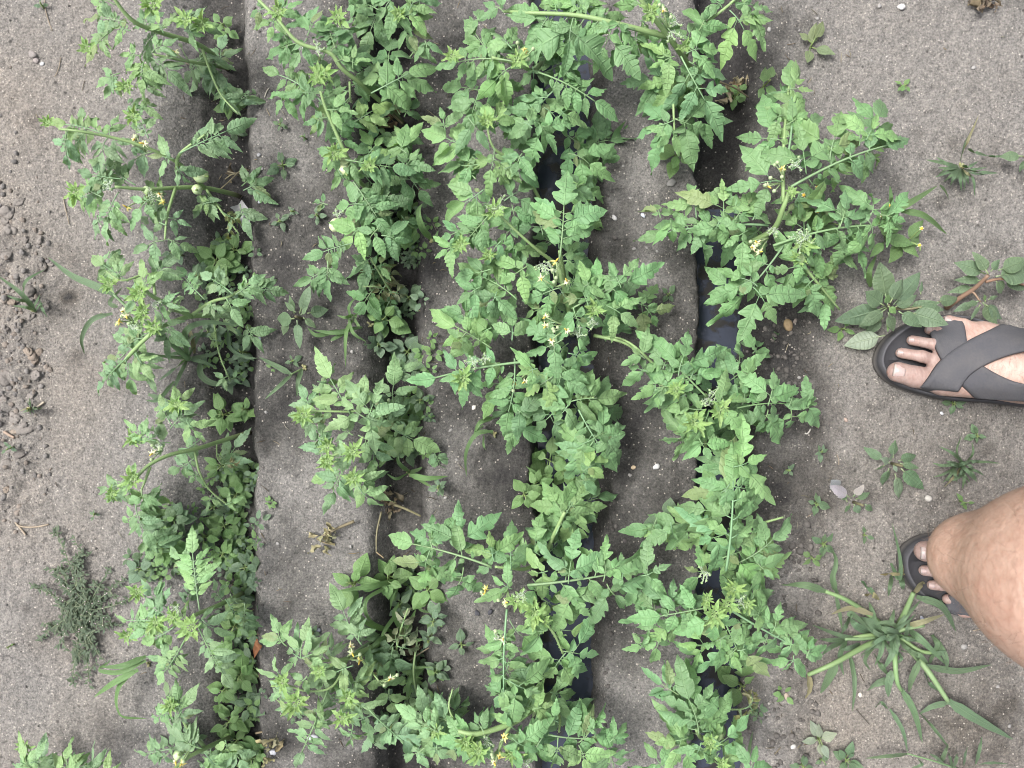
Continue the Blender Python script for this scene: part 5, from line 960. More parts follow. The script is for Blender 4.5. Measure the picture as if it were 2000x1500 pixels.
grass('grass_weed', 'bright arching grass clump beside the thick second-row stem', (772, 1235),
  [(11, (770, 1235), (715, 1215), (692, 1185), (700, 1155)), (11, (770, 1232), (722, 1208), (716, 1172), (760, 1145), (790, 1130)), (12, (785, 1130), (722, 1145), (650, 1156)), (9, (786, 1132), (768, 1158), (762, 1192)), (10, (770, 1235), (738, 1252), (698, 1292)), (9, (760, 1260), (735, 1290), (698, 1312)), (9, (778, 1195), (750, 1235), (745, 1268)), (10, (740, 1278), (765, 1302), (850, 1303)), (11, (780, 1240), (800, 1215), (812, 1190)), (8, (815, 1165), (822, 1190), (850, 1197)), (12, (830, 1300), (800, 1330), (795, 1370)), (11, (770, 1250), (745, 1290), (735, 1330)), (8, (775, 1240), (810, 1250), (840, 1245)), (14, (835, 1345), (850, 1370), (840, 1400)), (11, (790, 1240), (770, 1200), (780, 1175)), (9, (775, 1262), (720, 1280), (705, 1265)), (9, (775, 1265), (755, 1310), (715, 1315))], GB, stems=[(.0022, (772, 1238, -.03), (740, 1245, .0), (690, 1275, .04)), (.0018, (815, 1360, -.02), (808, 1310, .02), (815, 1250, .03))])
grass('grass_weed', 'thin-bladed grass weed trailing from the second furrow towards the pale weed', (725, 635), [(10, (700, 640), (655, 650), (612, 645)), (8, (690, 630), (682, 600), (698, 578)), (9, (688, 625), (676, 655), (675, 718)), (8, (680, 620), (690, 650), (716, 668)), (8, (690, 640), (655, 660), (645, 665)), (7, (690, 615), (675, 620), (658, 616)), (7, (690, 618), (700, 635), (705, 640)), (9, (660, 645), (620, 655), (600, 640))], GB * .9, stems=[(.0018, (725, 635, -.02), (690, 643, .02), (640, 652, .02))])
grass('grass_weed', 'grass weed crossing from the left furrow onto the second ridge', (596, 718), [(12, (568, 730, .02), (540, 715, .02), (505, 697, .01)), (9, (570, 732), (545, 755), (517, 780)), (10, (590, 720), (582, 745), (580, 775))], GR * 1.1, stems=[(.0015, (596, 718, .0), (568, 731, .02))])
grass('grass_weed', 'single curved grass blade beside the third row near the striped fruits', (846, 472), [(14, (846, 472, .0), (825, 445, .04), (817, 415, .05), (824, 398, .05)), (6, (846, 472), (852, 460), (856, 450))], GB * .95)
grass('grass_weed', 'drooping grass weed with long hooked blade on the third ridge', (965, 848), [(9, (963, 842, .04), (930, 848, .05), (910, 885, .04), (911, 932, .01)), (8, (945, 830), (930, 845), (928, 858)), (10, (965, 815), (938, 825), (925, 850)), (6, (945, 850), (945, 870), (950, 880))], GB * .95, stems=[(.0014, (965, 848, .0), (950, 840, .03))])
grass('grass_weed', 'horizontal grass blade at the base of the small second-row tomato', (800, 922), [(12, (800, 928, .02), (835, 934, .03), (875, 930, .02)), (9, (800, 922), (780, 905), (775, 885)), (8, (800, 922), (825, 940), (845, 952)), (8, (800, 922), (815, 918), (825, 912)), (7, (800, 922), (775, 935), (755, 925))], GB)
tuft('grass_weed', 'small tuft of thin grass among clods on the left edge', 60, 798, 9, 12, 26, 4, GR)
grass('grass_weed', 'long grass blades reaching from the right row onto the path', (1735, 470), [(15, (1715, 425, .05), (1770, 400, .06), (1832, 362, .04)), (13, (1760, 412, .05), (1805, 422, .05), (1850, 458, .02)), (9, (1738, 405), (1740, 385), (1738, 362)), (11, (1715, 480), (1740, 462), (1752, 452)), (9, (1690, 400), (1682, 385), (1685, 370)), (8, (1835, 362, .04), (1845, 372, .02), (1853, 388, .0)), (12, (1700, 560), (1698, 530), (1712, 498)), (10, (1712, 425, .05), (1760, 395, .06), (1780, 392, .05))], GB * .9, stems=[(.0018, (1735, 470, .0), (1722, 440, .03), (1715, 425, .05))])
bl = [(7, (1880, 300), (1890, 275), (1912, 224)), (6, (1875, 315), (1882, 285), (1895, 258)), (9, (1890, 292), (1905, 298), (1930, 305)), (5, (1930, 305), (1945, 306), (1960, 303)), (8, (1870, 325), (1840, 318), (1808, 312)), (6, (1870, 330), (1850, 330), (1832, 342))]
for i in range(13):
    a = -.2 + i * .3; L_ = U(28, 52)
    bl.append((U(6, 9), (1876 + 4 * math.cos(a), 326 + 4 * math.sin(a)), (1876 + L_ * .5 * math.cos(a), 328 + L_ * .5 * math.sin(a)), (1876 + L_ * math.cos(a + U(-.2, .2)), 328 + L_ * math.sin(a + U(-.2, .2)))))
bl += [(9, (1885, 330), (1900, 350), (1904, 385)), (8, (1885, 332), (1920, 337), (1950, 338))]
grass('grass_weed', 'flat spiky grass tuft alone on the upper path', (1876, 326), bl, GR * 1.05)
bl = [(6, (1885, 905), (1900, 885), (1898, 862)), (7, (1880, 902), (1860, 885), (1835, 872)), (6, (1890, 905), (1920, 902), (1955, 905)), (6, (1875, 905), (1868, 880), (1878, 850)), (6, (1870, 910), (1845, 925), (1822, 932))]
for i in range(20):
    a = -.5 + i * .21; L_ = U(24, 50); cx, cy = 1876 + U(-14, 14), 908 + U(-6, 12)
    bl.append((U(6, 8.5), (cx, cy), (cx + L_ * .5 * math.cos(a), cy + L_ * .5 * math.sin(a)), (cx + L_ * math.cos(a + U(-.3, .3)), cy + L_ * math.sin(a + U(-.3, .3)))))
grass('grass_weed', 'spiky grass tuft on the path between the two feet', (1876, 908), bl, GR * 1.05)
# the big crabgrass
CG = np.array((.072, .142, .066))
bl = [(15, (1612, 1155, .05), (1570, 1142, .06), (1525, 1142, .03)), (14, (1635, 1160, .02), (1625, 1130, .03), (1632, 1095, .03), (1620, 1065, .01)), (8, (1632, 1160, .02), (1640, 1200, .02), (1645, 1230, .02)), (16, (1578, 1318, .03), (1580, 1345, .02), (1572, 1365, .01)), (17, (1635, 1292, .04), (1618, 1325, .03), (1602, 1355, .01)), (11, (1658, 1275), (1668, 1330), (1665, 1390)), (14, (1760, 1345, .02), (1785, 1390, .02), (1802, 1452, .01)), (22, (1852, 1368, .03), (1905, 1402, .03), (1980, 1445, .01)), (13, (1852, 1372, .02), (1820, 1380, .02), (1795, 1395, .01)), (9, (1738, 1385, .01), (1762, 1425, .02), (1773, 1470, .01)), (9, (1795, 1392), (1825, 1425), (1855, 1462)), (15, (1790, 1165, .04), (1840, 1185, .04), (1868, 1235, .01)), (12, (1782, 1160, .04), (1800, 1140, .03), (1805, 1150, .02)), (14, (1808, 1300, .03), (1870, 1310, .02), (1938, 1298, .01)), (15, (1775, 1232), (1800, 1250), (1850, 1300)), (13, (1820, 1240), (1845, 1280), (1850, 1310)), (17, (1742, 1310, .03), (1735, 1335, .03), (1735, 1362, .02)), (16, (1735, 1325, .02), (1710, 1335, .02), (1692, 1350, .01)), (14, (1705, 1275), (1720, 1300), (1735, 1318)), (15, (1795, 1290, .04), (1780, 1325, .03), (1775, 1352, .01)), (10, (1805, 1315), (1815, 1335), (1835, 1350)), (13, (1660, 1205, .05), (1665, 1200, .05), (1700, 1230, .03)), (16, (1700, 1235), (1672, 1222), (1660, 1205)), (12, (1710, 1230), (1705, 1200), (1697, 1175)), (12, (1705, 1200, .04), (1660, 1188, .04), (1622, 1200, .02)), (14, (1660, 1205), (1650, 1225), (1640, 1245)), (10, (1740, 1262), (1760, 1285), (1745, 1300)), (13, (1760, 1225), (1800, 1215), (1845, 1200)), (12, (1800, 1275), (1840, 1275), (1850, 1275)), (12, (1760, 1270), (1795, 1280), (1815, 1300)), (10, (1690, 1250), (1640, 1240), (1585, 1220)), (10, (1655, 1245), (1625, 1250), (1600, 1248)), (11, (1650, 1250), (1620, 1265), (1605, 1280)), (12, (1680, 1258), (1660, 1265), (1640, 1270)), (13, (1800, 1300), (1790, 1280), (1760, 1262)), (14, (1815, 1295), (1830, 1260), (1820, 1240)), (9, (1710, 1380), (1720, 1372), (1735, 1385)), (13, (1690, 1160), (1705, 1162), (1718, 1172)), (12, (1682, 1136), (1698, 1150), (1715, 1170)), (9, (1740, 1100), (1756, 1130), (1758, 1090), (1742, 1020)), (9, (1742, 1122), (1738, 1145), (1735, 1165)), (12, (1758, 1122), (1762, 1140), (1765, 1152)), (8, (1720, 1121), (1745, 1121), (1775, 1122)), (8, (1758, 1085), (1760, 1105), (1766, 1120)), (11, (1655, 1245), (1640, 1280), (1648, 1320)), (10, (1815, 1155), (1835, 1175), (1850, 1190)), (9, (1860, 1172), (1872, 1185), (1880, 1203)), (8, (1720, 1245), (1690, 1285), (1700, 1310))]
for i in range(26):
    a = U(0, 6.28); L_ = U(34, 82); cx, cy = 1742 + U(-26, 26), 1236 + U(-8, 12)
    bl.append((U(9, 14), (cx, cy), (cx + L_ * .5 * math.cos(a), cy + L_ * .5 * math.sin(a)), (cx + L_ * math.cos(a + U(-.4, .4)), cy + L_ * math.sin(a + U(-.4, .4)))))
grass('crabgrass', 'big sprawling crabgrass with thick pale stems below the lower foot', (1742, 1236), bl, CG, stems=[(.0036, (1735, 1230, .005), (1690, 1195, .03), (1650, 1170, .05), (1612, 1155, .05)), (.0042, (1752, 1228, .005), (1768, 1195, .03), (1784, 1158, .045)), (.0040, (1735, 1245, .005), (1690, 1262, .03), (1630, 1295, .05), (1578, 1318, .04)), (.0036, (1746, 1245, .005), (1748, 1290, .03), (1752, 1330, .03), (1760, 1348, .02)), (.0044, (1770, 1260, .005), (1812, 1310, .03), (1852, 1370, .035)), (.003, (1745, 1240, .005), (1790, 1250, .02), (1812, 1262, .02)), (.003, (1735, 1240, .005), (1690, 1247, .02), (1650, 1248, .025)), (.003, (1745, 1235, .005), (1770, 1228, .02), (1805, 1222, .02)), (.0032, (1730, 1238, .005), (1700, 1240, .02), (1665, 1245, .02)), (.003, (1752, 1240, .005), (1800, 1272, .02), (1845, 1272, .02))])
grass('grass_weed', 'spindly grass weed lying along the bottom edge of the path', (1880, 1505), [(9, (1772, 1472), (1735, 1476), (1690, 1481)), (9, (1835, 1492), (1845, 1470), (1852, 1452)), (8, (1845, 1495), (1830, 1480), (1815, 1472)), (8, (1882, 1495), (1884, 1475), (1890, 1458)), (9, (1905, 1492), (1912, 1465), (1918, 1438)), (7, (1890, 1498), (1930, 1490), (1970, 1492)), (8, (1860, 1500), (1855, 1480), (1852, 1470)), (8, (1790, 1478), (1800, 1492), (1780, 1500)), (8, (1862, 1500), (1868, 1480), (1870, 1470))], GR * 1.05, stems=[(.0014, (1880, 1505, .0), (1830, 1488, .02), (1772, 1472, .02))])
grass('grass_weed', 'single thin upright blade in the right furrow at the bottom edge', (1462, 1478), [(8, (1462, 1478, -.03), (1464, 1455, .01), (1470, 1428, .05))], GB * .8)
# wiry mat weed (knotgrass)
b = on_ground(165, 1190, -.001)
kn = thing('knotgrass', b, 'wiry dark green mat weed spread flat on bare soil at lower left', 'weed')
for i, (tx, ty) in enumerate([(108, 1035), (62, 1142), (80, 1250), (140, 1332), (174, 1340), (266, 1160), (240, 1130), (213, 1112), (192, 1275), (100, 1222), (122, 1108), (212, 1205), (232, 1222), (152, 1090), (120, 1180), (205, 1170), (170, 1250), (140, 1225), (130, 1140), (185, 1140), (115, 1258), (150, 1290), (160, 1070), (105, 1115)]):
    m = MB(); A, T = on_ground(165 + U(-6, 6), 1190 + U(-6, 6), .002), on_ground(tx, ty, .004)
    mid = (A + T) / 2 + np.array([U(-.012, .012), U(-.012, .012), .010])
    C = bez(A, mid, T, 26); m.tube(C, np.linspace(.0008, .0005, 26), 5, (.13, .16, .09), 1)
    for j in range(2, 26):
        for s_ in range(2 if j % 2 else 1):
            a = U(0, 6.28); d = np.array([math.cos(a), math.sin(a), U(-.1, .6)]); Lf = U(.005, .0095)
            leaflet(m, C[j], nz(d + nz(T - A) * .6), np.array([U(-.4, .4), U(-.4, .4), 1.]), Lf, Lf * .36, 0, 1, .1, .1, 0, jit((.050, .082, .048), .2), 0, 6, 3)
        if R.random() < .16: m.blob(C[j] + np.array([0, 0, .001]), .0009, 1, (.5, .42, .42), 1, 5, 4, .1)
        if R.random() < .18:
            q = C[j] + np.array([U(-.018, .018), U(-.018, .018), .003]); m.tube([C[j], (C[j] + q) / 2 + np.array([0, 0, .003]), q], [.0006, .0005, .0003], 4, (.14, .17, .1), 1)
            for t in (.3, .5, .7, .9, 1):
                a = U(0, 6.28); leaflet(m, C[j] + (q - C[j]) * t, np.array([math.cos(a), math.sin(a), .3]), np.array([0, 0, 1.]), .007, .0026, 0, 1, .1, .1, 0, jit((.050, .082, .048), .2), 0, 6, 3)
    m.build('runner', [WEED, STEM], kn)
# ------------------------------------------------------------------ stones, clods, litter
def stone(name, label, cat, x, y, r, col, seed, mat=None, group=None, flat=.6, rough=.35, sink=.35, nu=14, nv=10):
    g = on_ground(x, y); k = (H - g[2]) / S; rr = r * k
    a = U(0, 6.28); ax = [[math.cos(a), math.sin(a), 0], [-math.sin(a), math.cos(a), 0], [0, 0, 1]]
    rr *= .88 if name == 'pebble' else 1
    mb = MB(); mb.blob(g + np.array([0, 0, rr * flat * (1 - sink) * .8]), rr, seed, col, 0, nu, nv, rough, (U(.95, 1.2), U(.7, .95), flat), ax)
    return tag(mb.build(name, [mat or STONE], None, g), label, cat, group)


WH = (.25, .243, .235)
for i, (x, y, r, c, s) in enumerate([
    (1311, 358, 9, WH, 'largest white stone on the ridge below the hanging top right leaf'), (1200, 426, 7, (.45, .44, .44), 'pale rounded stone on the ridge left of a bluish chip'), (1256, 421, 5, (.38, .41, .46), 'bluish white chip on the ridge beside a rounded pale stone'),
    (1282, 911, 8, (.42, .42, .42), 'speckled grey stone on the ridge across from the dark narrow-leaved tomato'), (1237, 913, 5, (.5, .40, .28), 'tan sliver of stone left of the speckled grey stone'), (1230, 928, 4, WH, 'small white pebble under the tan sliver'), (1238, 486, 4, WH, 'white pebble low on the ridge below the bluish chip'), (1263, 484, 3, WH, 'tiny white pebble right of another on the upper ridge'), (1283, 491, 3, WH, 'tiny white pebble near the left-reaching leaf tip'), (1231, 387, 3, WH, 'tiny white pebble above the rounded pale stone'), (1241, 202, 3, WH, 'white grit on the ridge under the top right leaves'), (1217, 324, 3, WH, 'white grit on the upper ridge beside the wet bank'),
    (1760, 15, 8, (.47, .46, .45), 'white stone lying at the very top of the path'), (1717, 12, 5, WH, 'small white stone left of the top path stone'), (1502, 58, 5, WH, 'white pebble at the shoulder of the right furrow'), (1901, 133, 5, WH, 'white pebble alone on the upper right path'), (1702, 119, 3, WH, 'white grit left of the lone sprout on the path'), (1596, 37, 4, WH, 'long white pebble on the upper path near the furrow'), (1561, 60, 3, WH, 'tiny white pebble below the long white one'), (1813, 974, 8, (.36, .345, .32), 'white oval chip between the lower foot and grass tuft'), (1540, 635, 12, (.30, .22, .13), 'tan stone half buried by the right row'), (1553, 627, 6, (.22, .19, .17), 'grey stone touching the tan stone'), (1651, 820, 5, (.33, .26, .22), 'reddish pebble on the path right of the ladder leaf'), (1560, 738, 4, WH, 'white pebble at the tip of the right-reaching leaf'), (1573, 767, 3, WH, 'tiny white pebble beside the right-reaching leaf'), (1839, 807, 4, (.42, .43, .46), 'grey pebble below the upper sandal'), (1882, 1263, 6, WH, 'white flake on brown soil below the lower leg'), (1680, 1357, 6, (.5, .47, .42), 'curled white flake under the crabgrass'), (1536, 1360, 7, (.34, .28, .23), 'pinkish clod on crumbly soil near the right row foot'), (1948, 1340, 4, WH, 'white grit on the lower right soil'), (1971, 1418, 4, WH, 'white grit at the lower right edge'), (1549, 1458, 6, (.4, .39, .37), 'pale pebble in crumbly soil at the bottom edge'), (1728, 1152, 4, WH, 'white grit above the crabgrass'), (1801, 1210, 7, (.33, .34, .40), 'bluish grey stone by the crabgrass stem'),
    (507, 662, 4, (.4, .41, .45), 'pale pebble beside the second ridge edge'), (508, 393, 5, (.34, .36, .4), 'grey pebble on the ridge edge right of the foil'), (506, 303, 5, (.25, .25, .26), 'grey pebble on the ridge right of the broad leaf'), (512, 330, 3, WH, 'white grit beside the ridge edge under a grass stem'), (688, 687, 4, WH, 'white grit on the second ridge below the thin grass'), (711, 735, 4, WH, 'white pebble on the second ridge by the broad three-part leaf'), (520, 805, 4, WH, 'white sliver on the second ridge left of the pale tips'), (685, 1067, 4, WH, 'white grit right of the dead straw stalk'), (543, 1062, 4, WH, 'white splinter on the ridge left of the straw stalk'), (613, 1440, 10, (.36, .37, .40), 'grey flat stone on the lower second ridge'), (535, 1468, 7, (.45, .46, .5), 'pale stone at the lowest edge of the left furrow'), (622, 1230, 7, (.16, .17, .2), 'dark slate chip on the lower second ridge'), (926, 796, 6, (.5, .47, .44), 'pale chip on the third ridge beside the dangling shoot'), (880, 840, 4, WH, 'white sliver on the third ridge'), (892, 898, 4, WH, 'white grit low on the third ridge'), (870, 972, 4, WH, 'white pebble on the third ridge above the tall leaf'), (932, 1197, 6, (.06, .06, .07), 'black crumb on the third ridge below the hanging leaf'), (957, 1195, 6, (.05, .05, .06), 'second black crumb right of the first on the third ridge'), (1220, 1056, 5, (.1, .09, .09), 'dark crumb on the fourth ridge bank'), (1247, 1455, 3, WH, 'white grit on the lowest fourth ridge'),
    (83, 125, 5, (.4, .4, .4), 'grey-white pebble on bare soil at the upper left'), (65, 108, 8, (.22, .2, .19), 'round grey clod left of the grey-white pebble'), (72, 118, 6, (.25, .22, .21), 'small clod touching the round grey clod'), (595, 95, 6, (.42, .42, .43), 'pale stone under the upper second-row stem')]):
    stone('pebble', s, 'pebble', x, y, r, c, i, None, 'loose pebbles on the soil', .55, .5, .45, 12, 8)
g1 = [g for g in [(12, 735, 20, 0), (68, 700, 12, 1), (55, 686, 8, 1), (75, 690, 8, 1), (47, 835, 15, 0), (30, 818, 13, 0), (14, 820, 6, 1), (70, 733, 11, 0), (30, 842, 7, 1), (18, 416, 17, 0), (36, 395, 11, 0), (22, 448, 13, 0), (5, 406, 6, 1), (36, 386, 5, 0), (58, 434, 6, 0), (30, 432, 6, 0), (12, 432, 8, 0), (50, 416, 5, 0), (60, 660, 6, 0), (92, 660, 6, 0), (60, 648, 5, 0), (32, 718, 6, 1), (60, 570, 12, 0), (83, 520, 8, 0), (100, 515, 7, 0), (60, 618, 9, 0), (90, 600, 7, 0), (20, 680, 8, 0), (25, 590, 8, 1), (12, 905, 10, 0), (38, 888, 8, 0), (8, 870, 7, 0), (55, 870, 6, 0), (50, 468, 8, 0), (78, 470, 7, 0), (12, 500, 9, 0), (40, 500, 6, 0), (90, 560, 6, 0), (12, 958, 8, 1), (40, 760, 6, 0), (10, 780, 8, 0), (62, 770, 7, 0), (35, 660, 7, 0), (10, 640, 9, 0), (45, 640, 6, 0), (80, 640, 5, 1), (30, 540, 7, 0), (15, 600, 6, 0), (48, 920, 6, 0), (20, 930, 6, 0)] if g[2] >= 7]
for i, (x, y, r, t) in enumerate(g1):
    if r >= 11:
        lb = {12: 'biggest flat-topped clod at the left edge of the photo', 68: 'tan clod in the reddish pile on the left edge', 47: 'large grey clod below the middle of the left edge', 30: 'rounded grey clod left above the large grey one', 70: 'bluish grey clod under the reddish pile', 18: 'broad dark clod in the upper clod patch', 36: 'dark clod topping the upper clod patch', 22: 'dark clod under the broad one in the upper patch', 60: 'clod beneath the wispy grass on the left edge'}[x]
        gp = 'large clods on the left edge'
    else:
        lb = ['small grey soil clod loose on the crumbly left edge', 'small tan soil clod loose on the crumbly left edge'][t]; gp = ['small grey clods on the left edge', 'small tan clods on the left edge'][t]
    stone('soil_clod', lb, 'clod', x, y, r * .88, np.array(((.195, .178, .163), (.230, .192, .158))[t]) * U(.85, 1.12), 40 + i, CLOD, gp, .48, .9, .9, 20, 14)
# crumbs and grit nobody could count
mb = MB()
def crumbs(n, fx, fy, r0, r1, cols, pw=2.2):
    for _ in range(n):
        x, y = fx(), fy(); r = r0 + (r1 - r0) * R.random() ** pw
        px, py = at(x, y)[:2]; z = gz(px, py)
        if z < -.044 and x > 1000: continue
        mb.blob((px, py, z + r * .15), r, R.randrange(40), np.array(R.choice(cols)) * U(.82, 1.15), 0, 7, 5, .5, (U(.8, 1.2), U(.8, 1.2), .75))
cs = [(.19, .178, .168), (.17, .16, .152), (.215, .185, .16)]
crumbs(1100, lambda: 125 * R.random() ** 1.4 - 25, lambda: R.gauss(690, 190), .0006, .0044, cs, 4.0)
crumbs(260, lambda: R.gauss(1545, 28), lambda: U(1010, 1500), .0006, .0048, [(.115, .107, .10), (.13, .12, .112)], 3)
crumbs(120, lambda: R.gauss(1540, 30), lambda: U(600, 830), .0007, .0040, [(.115, .107, .10), (.13, .12, .112)])
crumbs(150, lambda: R.gauss(1190, 8), lambda: U(0, 1500), .0007, .0032, [(.10, .093, .088)])
crumbs(220, lambda: R.choice((R.gauss(500, 10), R.gauss(745, 25), R.gauss(830, 10), R.gauss(1490, 10))), lambda: U(0, 1500), .0006, .0028, [(.12, .112, .106)])
crumbs(520, lambda: U(-40, 2040), lambda: U(-30, 1530), .0005, .0018, [(.38, .36, .34), (.33, .30, .27), (.09, .085, .08), (.07, .066, .062)])
for _ in range(260):
    x, y = R.choice((U(0, 2000), R.gauss(800, 60), R.gauss(460, 50), R.gauss(1560, 60))), U(0, 1500); p = on_ground(x, y, .0012); a = U(0, 6.28); d = np.array([math.cos(a), math.sin(a), U(-.05, .12)]) * U(.002, .0075)
    if p[2] < -.04 and x > 1000: continue
    mb.tube([p - d, p + np.array([U(-.001, .001), U(-.001, .001), .0005]), p + d], [.0003, U(.0004, .0007), .0002], 4, jit(R.choice(((.22, .18, .12), (.28, .25, .19), (.09, .07, .05), (.14, .115, .08))), .15), 0)
o = mb.build('soil_crumbs', [CLOD]); o['kind'] = 'stuff'


def scrap(name, label, cat, outline, z0, col, mat, crumple=.006, group=None, n=14):
    """thin crumpled sheet"""
    (x0, y0), (x1, y1), (x2, y2), (x3, y3) = outline
    t = np.linspace(0, 1, n); A, B = np.meshgrid(t, t)
    X = (1 - B) * ((1 - A) * x0 + A * x1) + B * ((1 - A) * x3 + A * x2); Y = (1 - B) * ((1 - A) * y0 + A * y1) + B * ((1 - A) * y3 + A * y2)
    w = at(0, 0)[:2]
    px = (X - 1000) / S; py = (750 - Y) / S
    g = ground_fields(px, py)[0].max()
    k = U(0, 50)
    Z = g + z0 + crumple * 2 * fbm(px * 90 + k, py * 90, 7, 3) + crumple * np.abs(A - .5)
    px = px + .002 * fbm(px * 200 + k, py * 200, 8, 2); py = py + .002 * fbm(px * 200 + 5, py * 200 + k, 9, 2)
    mb = MB(); P = np.stack([px, py, Z], -1)[::-1]
    mb.grid(P, None, col, 0); mb.grid((P - np.array([0, 0, .0006]))[:, ::-1], None, col, 0)
    return tag(mb.build(name, [mat], None, P.reshape(-1, 3).mean(0)), label, cat, group)


# mat of tiny weeds nobody could count, along the two left furrows
mb = MB()
def mat_weed(x, y, r, c):
    b = on_ground(x, y, .001); k = 1 / S; n = R.choice((4, 5, 6, 6, 8)); a0 = U(0, 6); h = U(.004, .018)
    for i in range(n):
        a = a0 + i * 2.4; d = np.array([math.cos(a), math.sin(a), U(-.1, .5)]); Lf = r * k * U(.6, 1.1)
        p = b + np.array([0, 0, h * (i + 1) / n]) + d * Lf * .35
        leaflet(mb, p, d, nz(np.array([U(-.3, .3), U(-.3, .3), 1])), Lf, Lf * U(.5, .75), 0, 1, U(0, .35), U(-.1, .2), .02, jit(c, .2), 0, 9, 5, sharp=.6, sweep=.3)
for _ in range(170):
    y = R.choice((U(470, 740), U(880, 1500), U(900, 1500), U(900, 1150))); mat_weed(R.gauss(462, 26) + (y - 700) * .02, y, U(9, 22), R.choice((BR, BR * .9, DK * 1.1, SL)))
for _ in range(40): mat_weed(R.gauss(350, 40), U(980, 1130), U(9, 20), R.choice((BR * .9, DK)))
for _ in range(90): mat_weed(R.gauss(800, 26), R.choice((U(400, 520), U(570, 900), U(1080, 1420))), U(8, 19), R.choice((BR, DK * 1.1, SL, SL)))
for _ in range(26): mat_weed(R.gauss(1430, 30), U(1220, 1400), U(8, 16), R.choice((BR, DK)))
o = mb.build('ground_cover', [WEED]); o['kind'] = 'stuff'

FOIL = tone_material('foil', .35, .5, 60, .65, .8, .003)
scrap('foil_scrap', 'crumpled white and grey foil scrap lying in the left furrow', 'litter', [(447, 403), (470, 388), (484, 410), (462, 418)], .006, (.42, .42, .42), FOIL, .007)
scrap('foil_scrap', 'second smaller shiny foil scrap just below the first in the left furrow', 'litter', [(466, 428), (486, 418), (494, 436), (474, 446)], .004, (.36, .37, .38), FOIL, .007)
scrap('dry_leaf', 'reddish brown dead leaf at the edge of the left furrow', 'dead leaf', [(499, 1262), (508, 1240), (517, 1256), (503, 1278)], .004, (.22, .10, .05), DRY, .006)


def dry_clump(label, x, y, rad, n, col, stems, name='withered_leaf', cat='withered leaf'):
    g = on_ground(x, y, .002); root = thing(name, g, label, cat, 'withered brown plant remains')
    mb = MB()
    for st in stems:
        C = tube_px(st[1:], 7); mb.tube(C, np.linspace(st[0], st[0] * .6, len(C)), 6, jit((.19, .165, .105), .1), 0)
    mb.build('stalk', [DRY], root); k = 1 / S; m = MB()
    for i in range(n):
        a = U(0, 6.28); r = rad * k * R.random() ** .7; q = g + np.array([r * math.cos(a), r * math.sin(a), U(.0, .02)])
        b = U(0, 6.28); d = np.array([math.cos(b), math.sin(b), U(-.5, .6)]); Lf = U(.008, .02)
        leaflet(m, q, nz(d), nz(np.array([U(-1, 1), U(-1, 1), .6])), Lf, Lf * .55, .5, 3, U(-.6, .8), U(-.6, .8), .12, jit(col, .25), 0, 12, 5, roll=U(.4, 1.6))
    m.build('shrivelled_leaf', [DRY], root)


dry_clump('dried curled brown leaf clump hanging beside the top of the right furrow', 1435, 178, 24, 26, (.27, .23, .15), [(.0014, (1405, 160, .05), (1435, 172, .03), (1462, 190, .0))])
dry_clump('shrivelled brown remains between the small tomato and the dead straw stalk', 762, 985, 36, 26, (.12, .10, .068), [(.0022, (768, 985, -.03), (790, 993, .01), (822, 1008, .01)), (.0014, (745, 1000, .0), (736, 1040, .02), (735, 1078, .01)), (.0012, (735, 1078, .01), (750, 1090, .01))])
dry_clump('dead straw-coloured stalk with torn leaf bits lying on the second ridge', 640, 1048, 24, 12, (.25, .24, .14), [(.0022, (692, 1018, .015), (655, 1034, .02), (619, 1053, .015)), (.001, (619, 1053, .015), (640, 1062, .012), (655, 1062, .008))])
dry_clump('tangle of dry tan rootlets beside the foil scrap in the left furrow', 462, 345, 24, 6, (.13, .105, .07), [(.001, (440, 350, -.02), (455, 340, .0), (470, 345, -.01)), (.0008, (445, 335, -.01), (462, 338, .0), (488, 330, -.01)), (.0009, (430, 370, .0), (450, 352, .01), (470, 332, .0))])
dry_clump('knot of dry brown stalks at the base of the long-stemmed second-row tomato', 755, 232, 26, 12, (.2, .15, .09), [(.0026, (757, 213, .0), (770, 225, .01), (787, 242, .0)), (.001, (735, 240, .0), (748, 228, .01), (760, 232, .0)), (.001, (740, 245, -.01), (755, 225, .0), (772, 240, -.01))])
dry_clump('brown withered leaf tangle right of the withered shoot in the second furrow', 815, 1265, 34, 22, (.12, .10, .07), [(.001, (800, 1290, -.02), (830, 1270, -.01), (845, 1262, -.01))])
dry_clump('pale dead sprig lying low at the bottom of the left furrow', 525, 1455, 22, 10, (.3, .27, .16), [(.0015, (500, 1432, -.01), (520, 1428, .0), (535, 1425, .0))])
dry_clump('scrap of dry rooty crust on the upper right corner of the path', 1910, 8, 26, 14, (.16, .125, .09), [(.0008, (1890, 10, .005), (1910, 5, .008), (1935, 12, .004))])


def twig(label, pts, w, col):
    P = [tuple(on_ground(x, y, .0015)) for x, y in pts]
    P = np.array(P); C = np.vstack([P[0] * (1 - t) + P[1] * t for t in np.linspace(0, 1, 6)] if len(P) == 2 else [bez(P[0], P[1] * 1.0, P[2], 12)])
    mb = MB(); mb.tube(C, w, 5, col, 0); tag(mb.build('dry_twig', [DRY], None, C[0]), label, 'twig', 'dry twigs and rootlets on the soil')


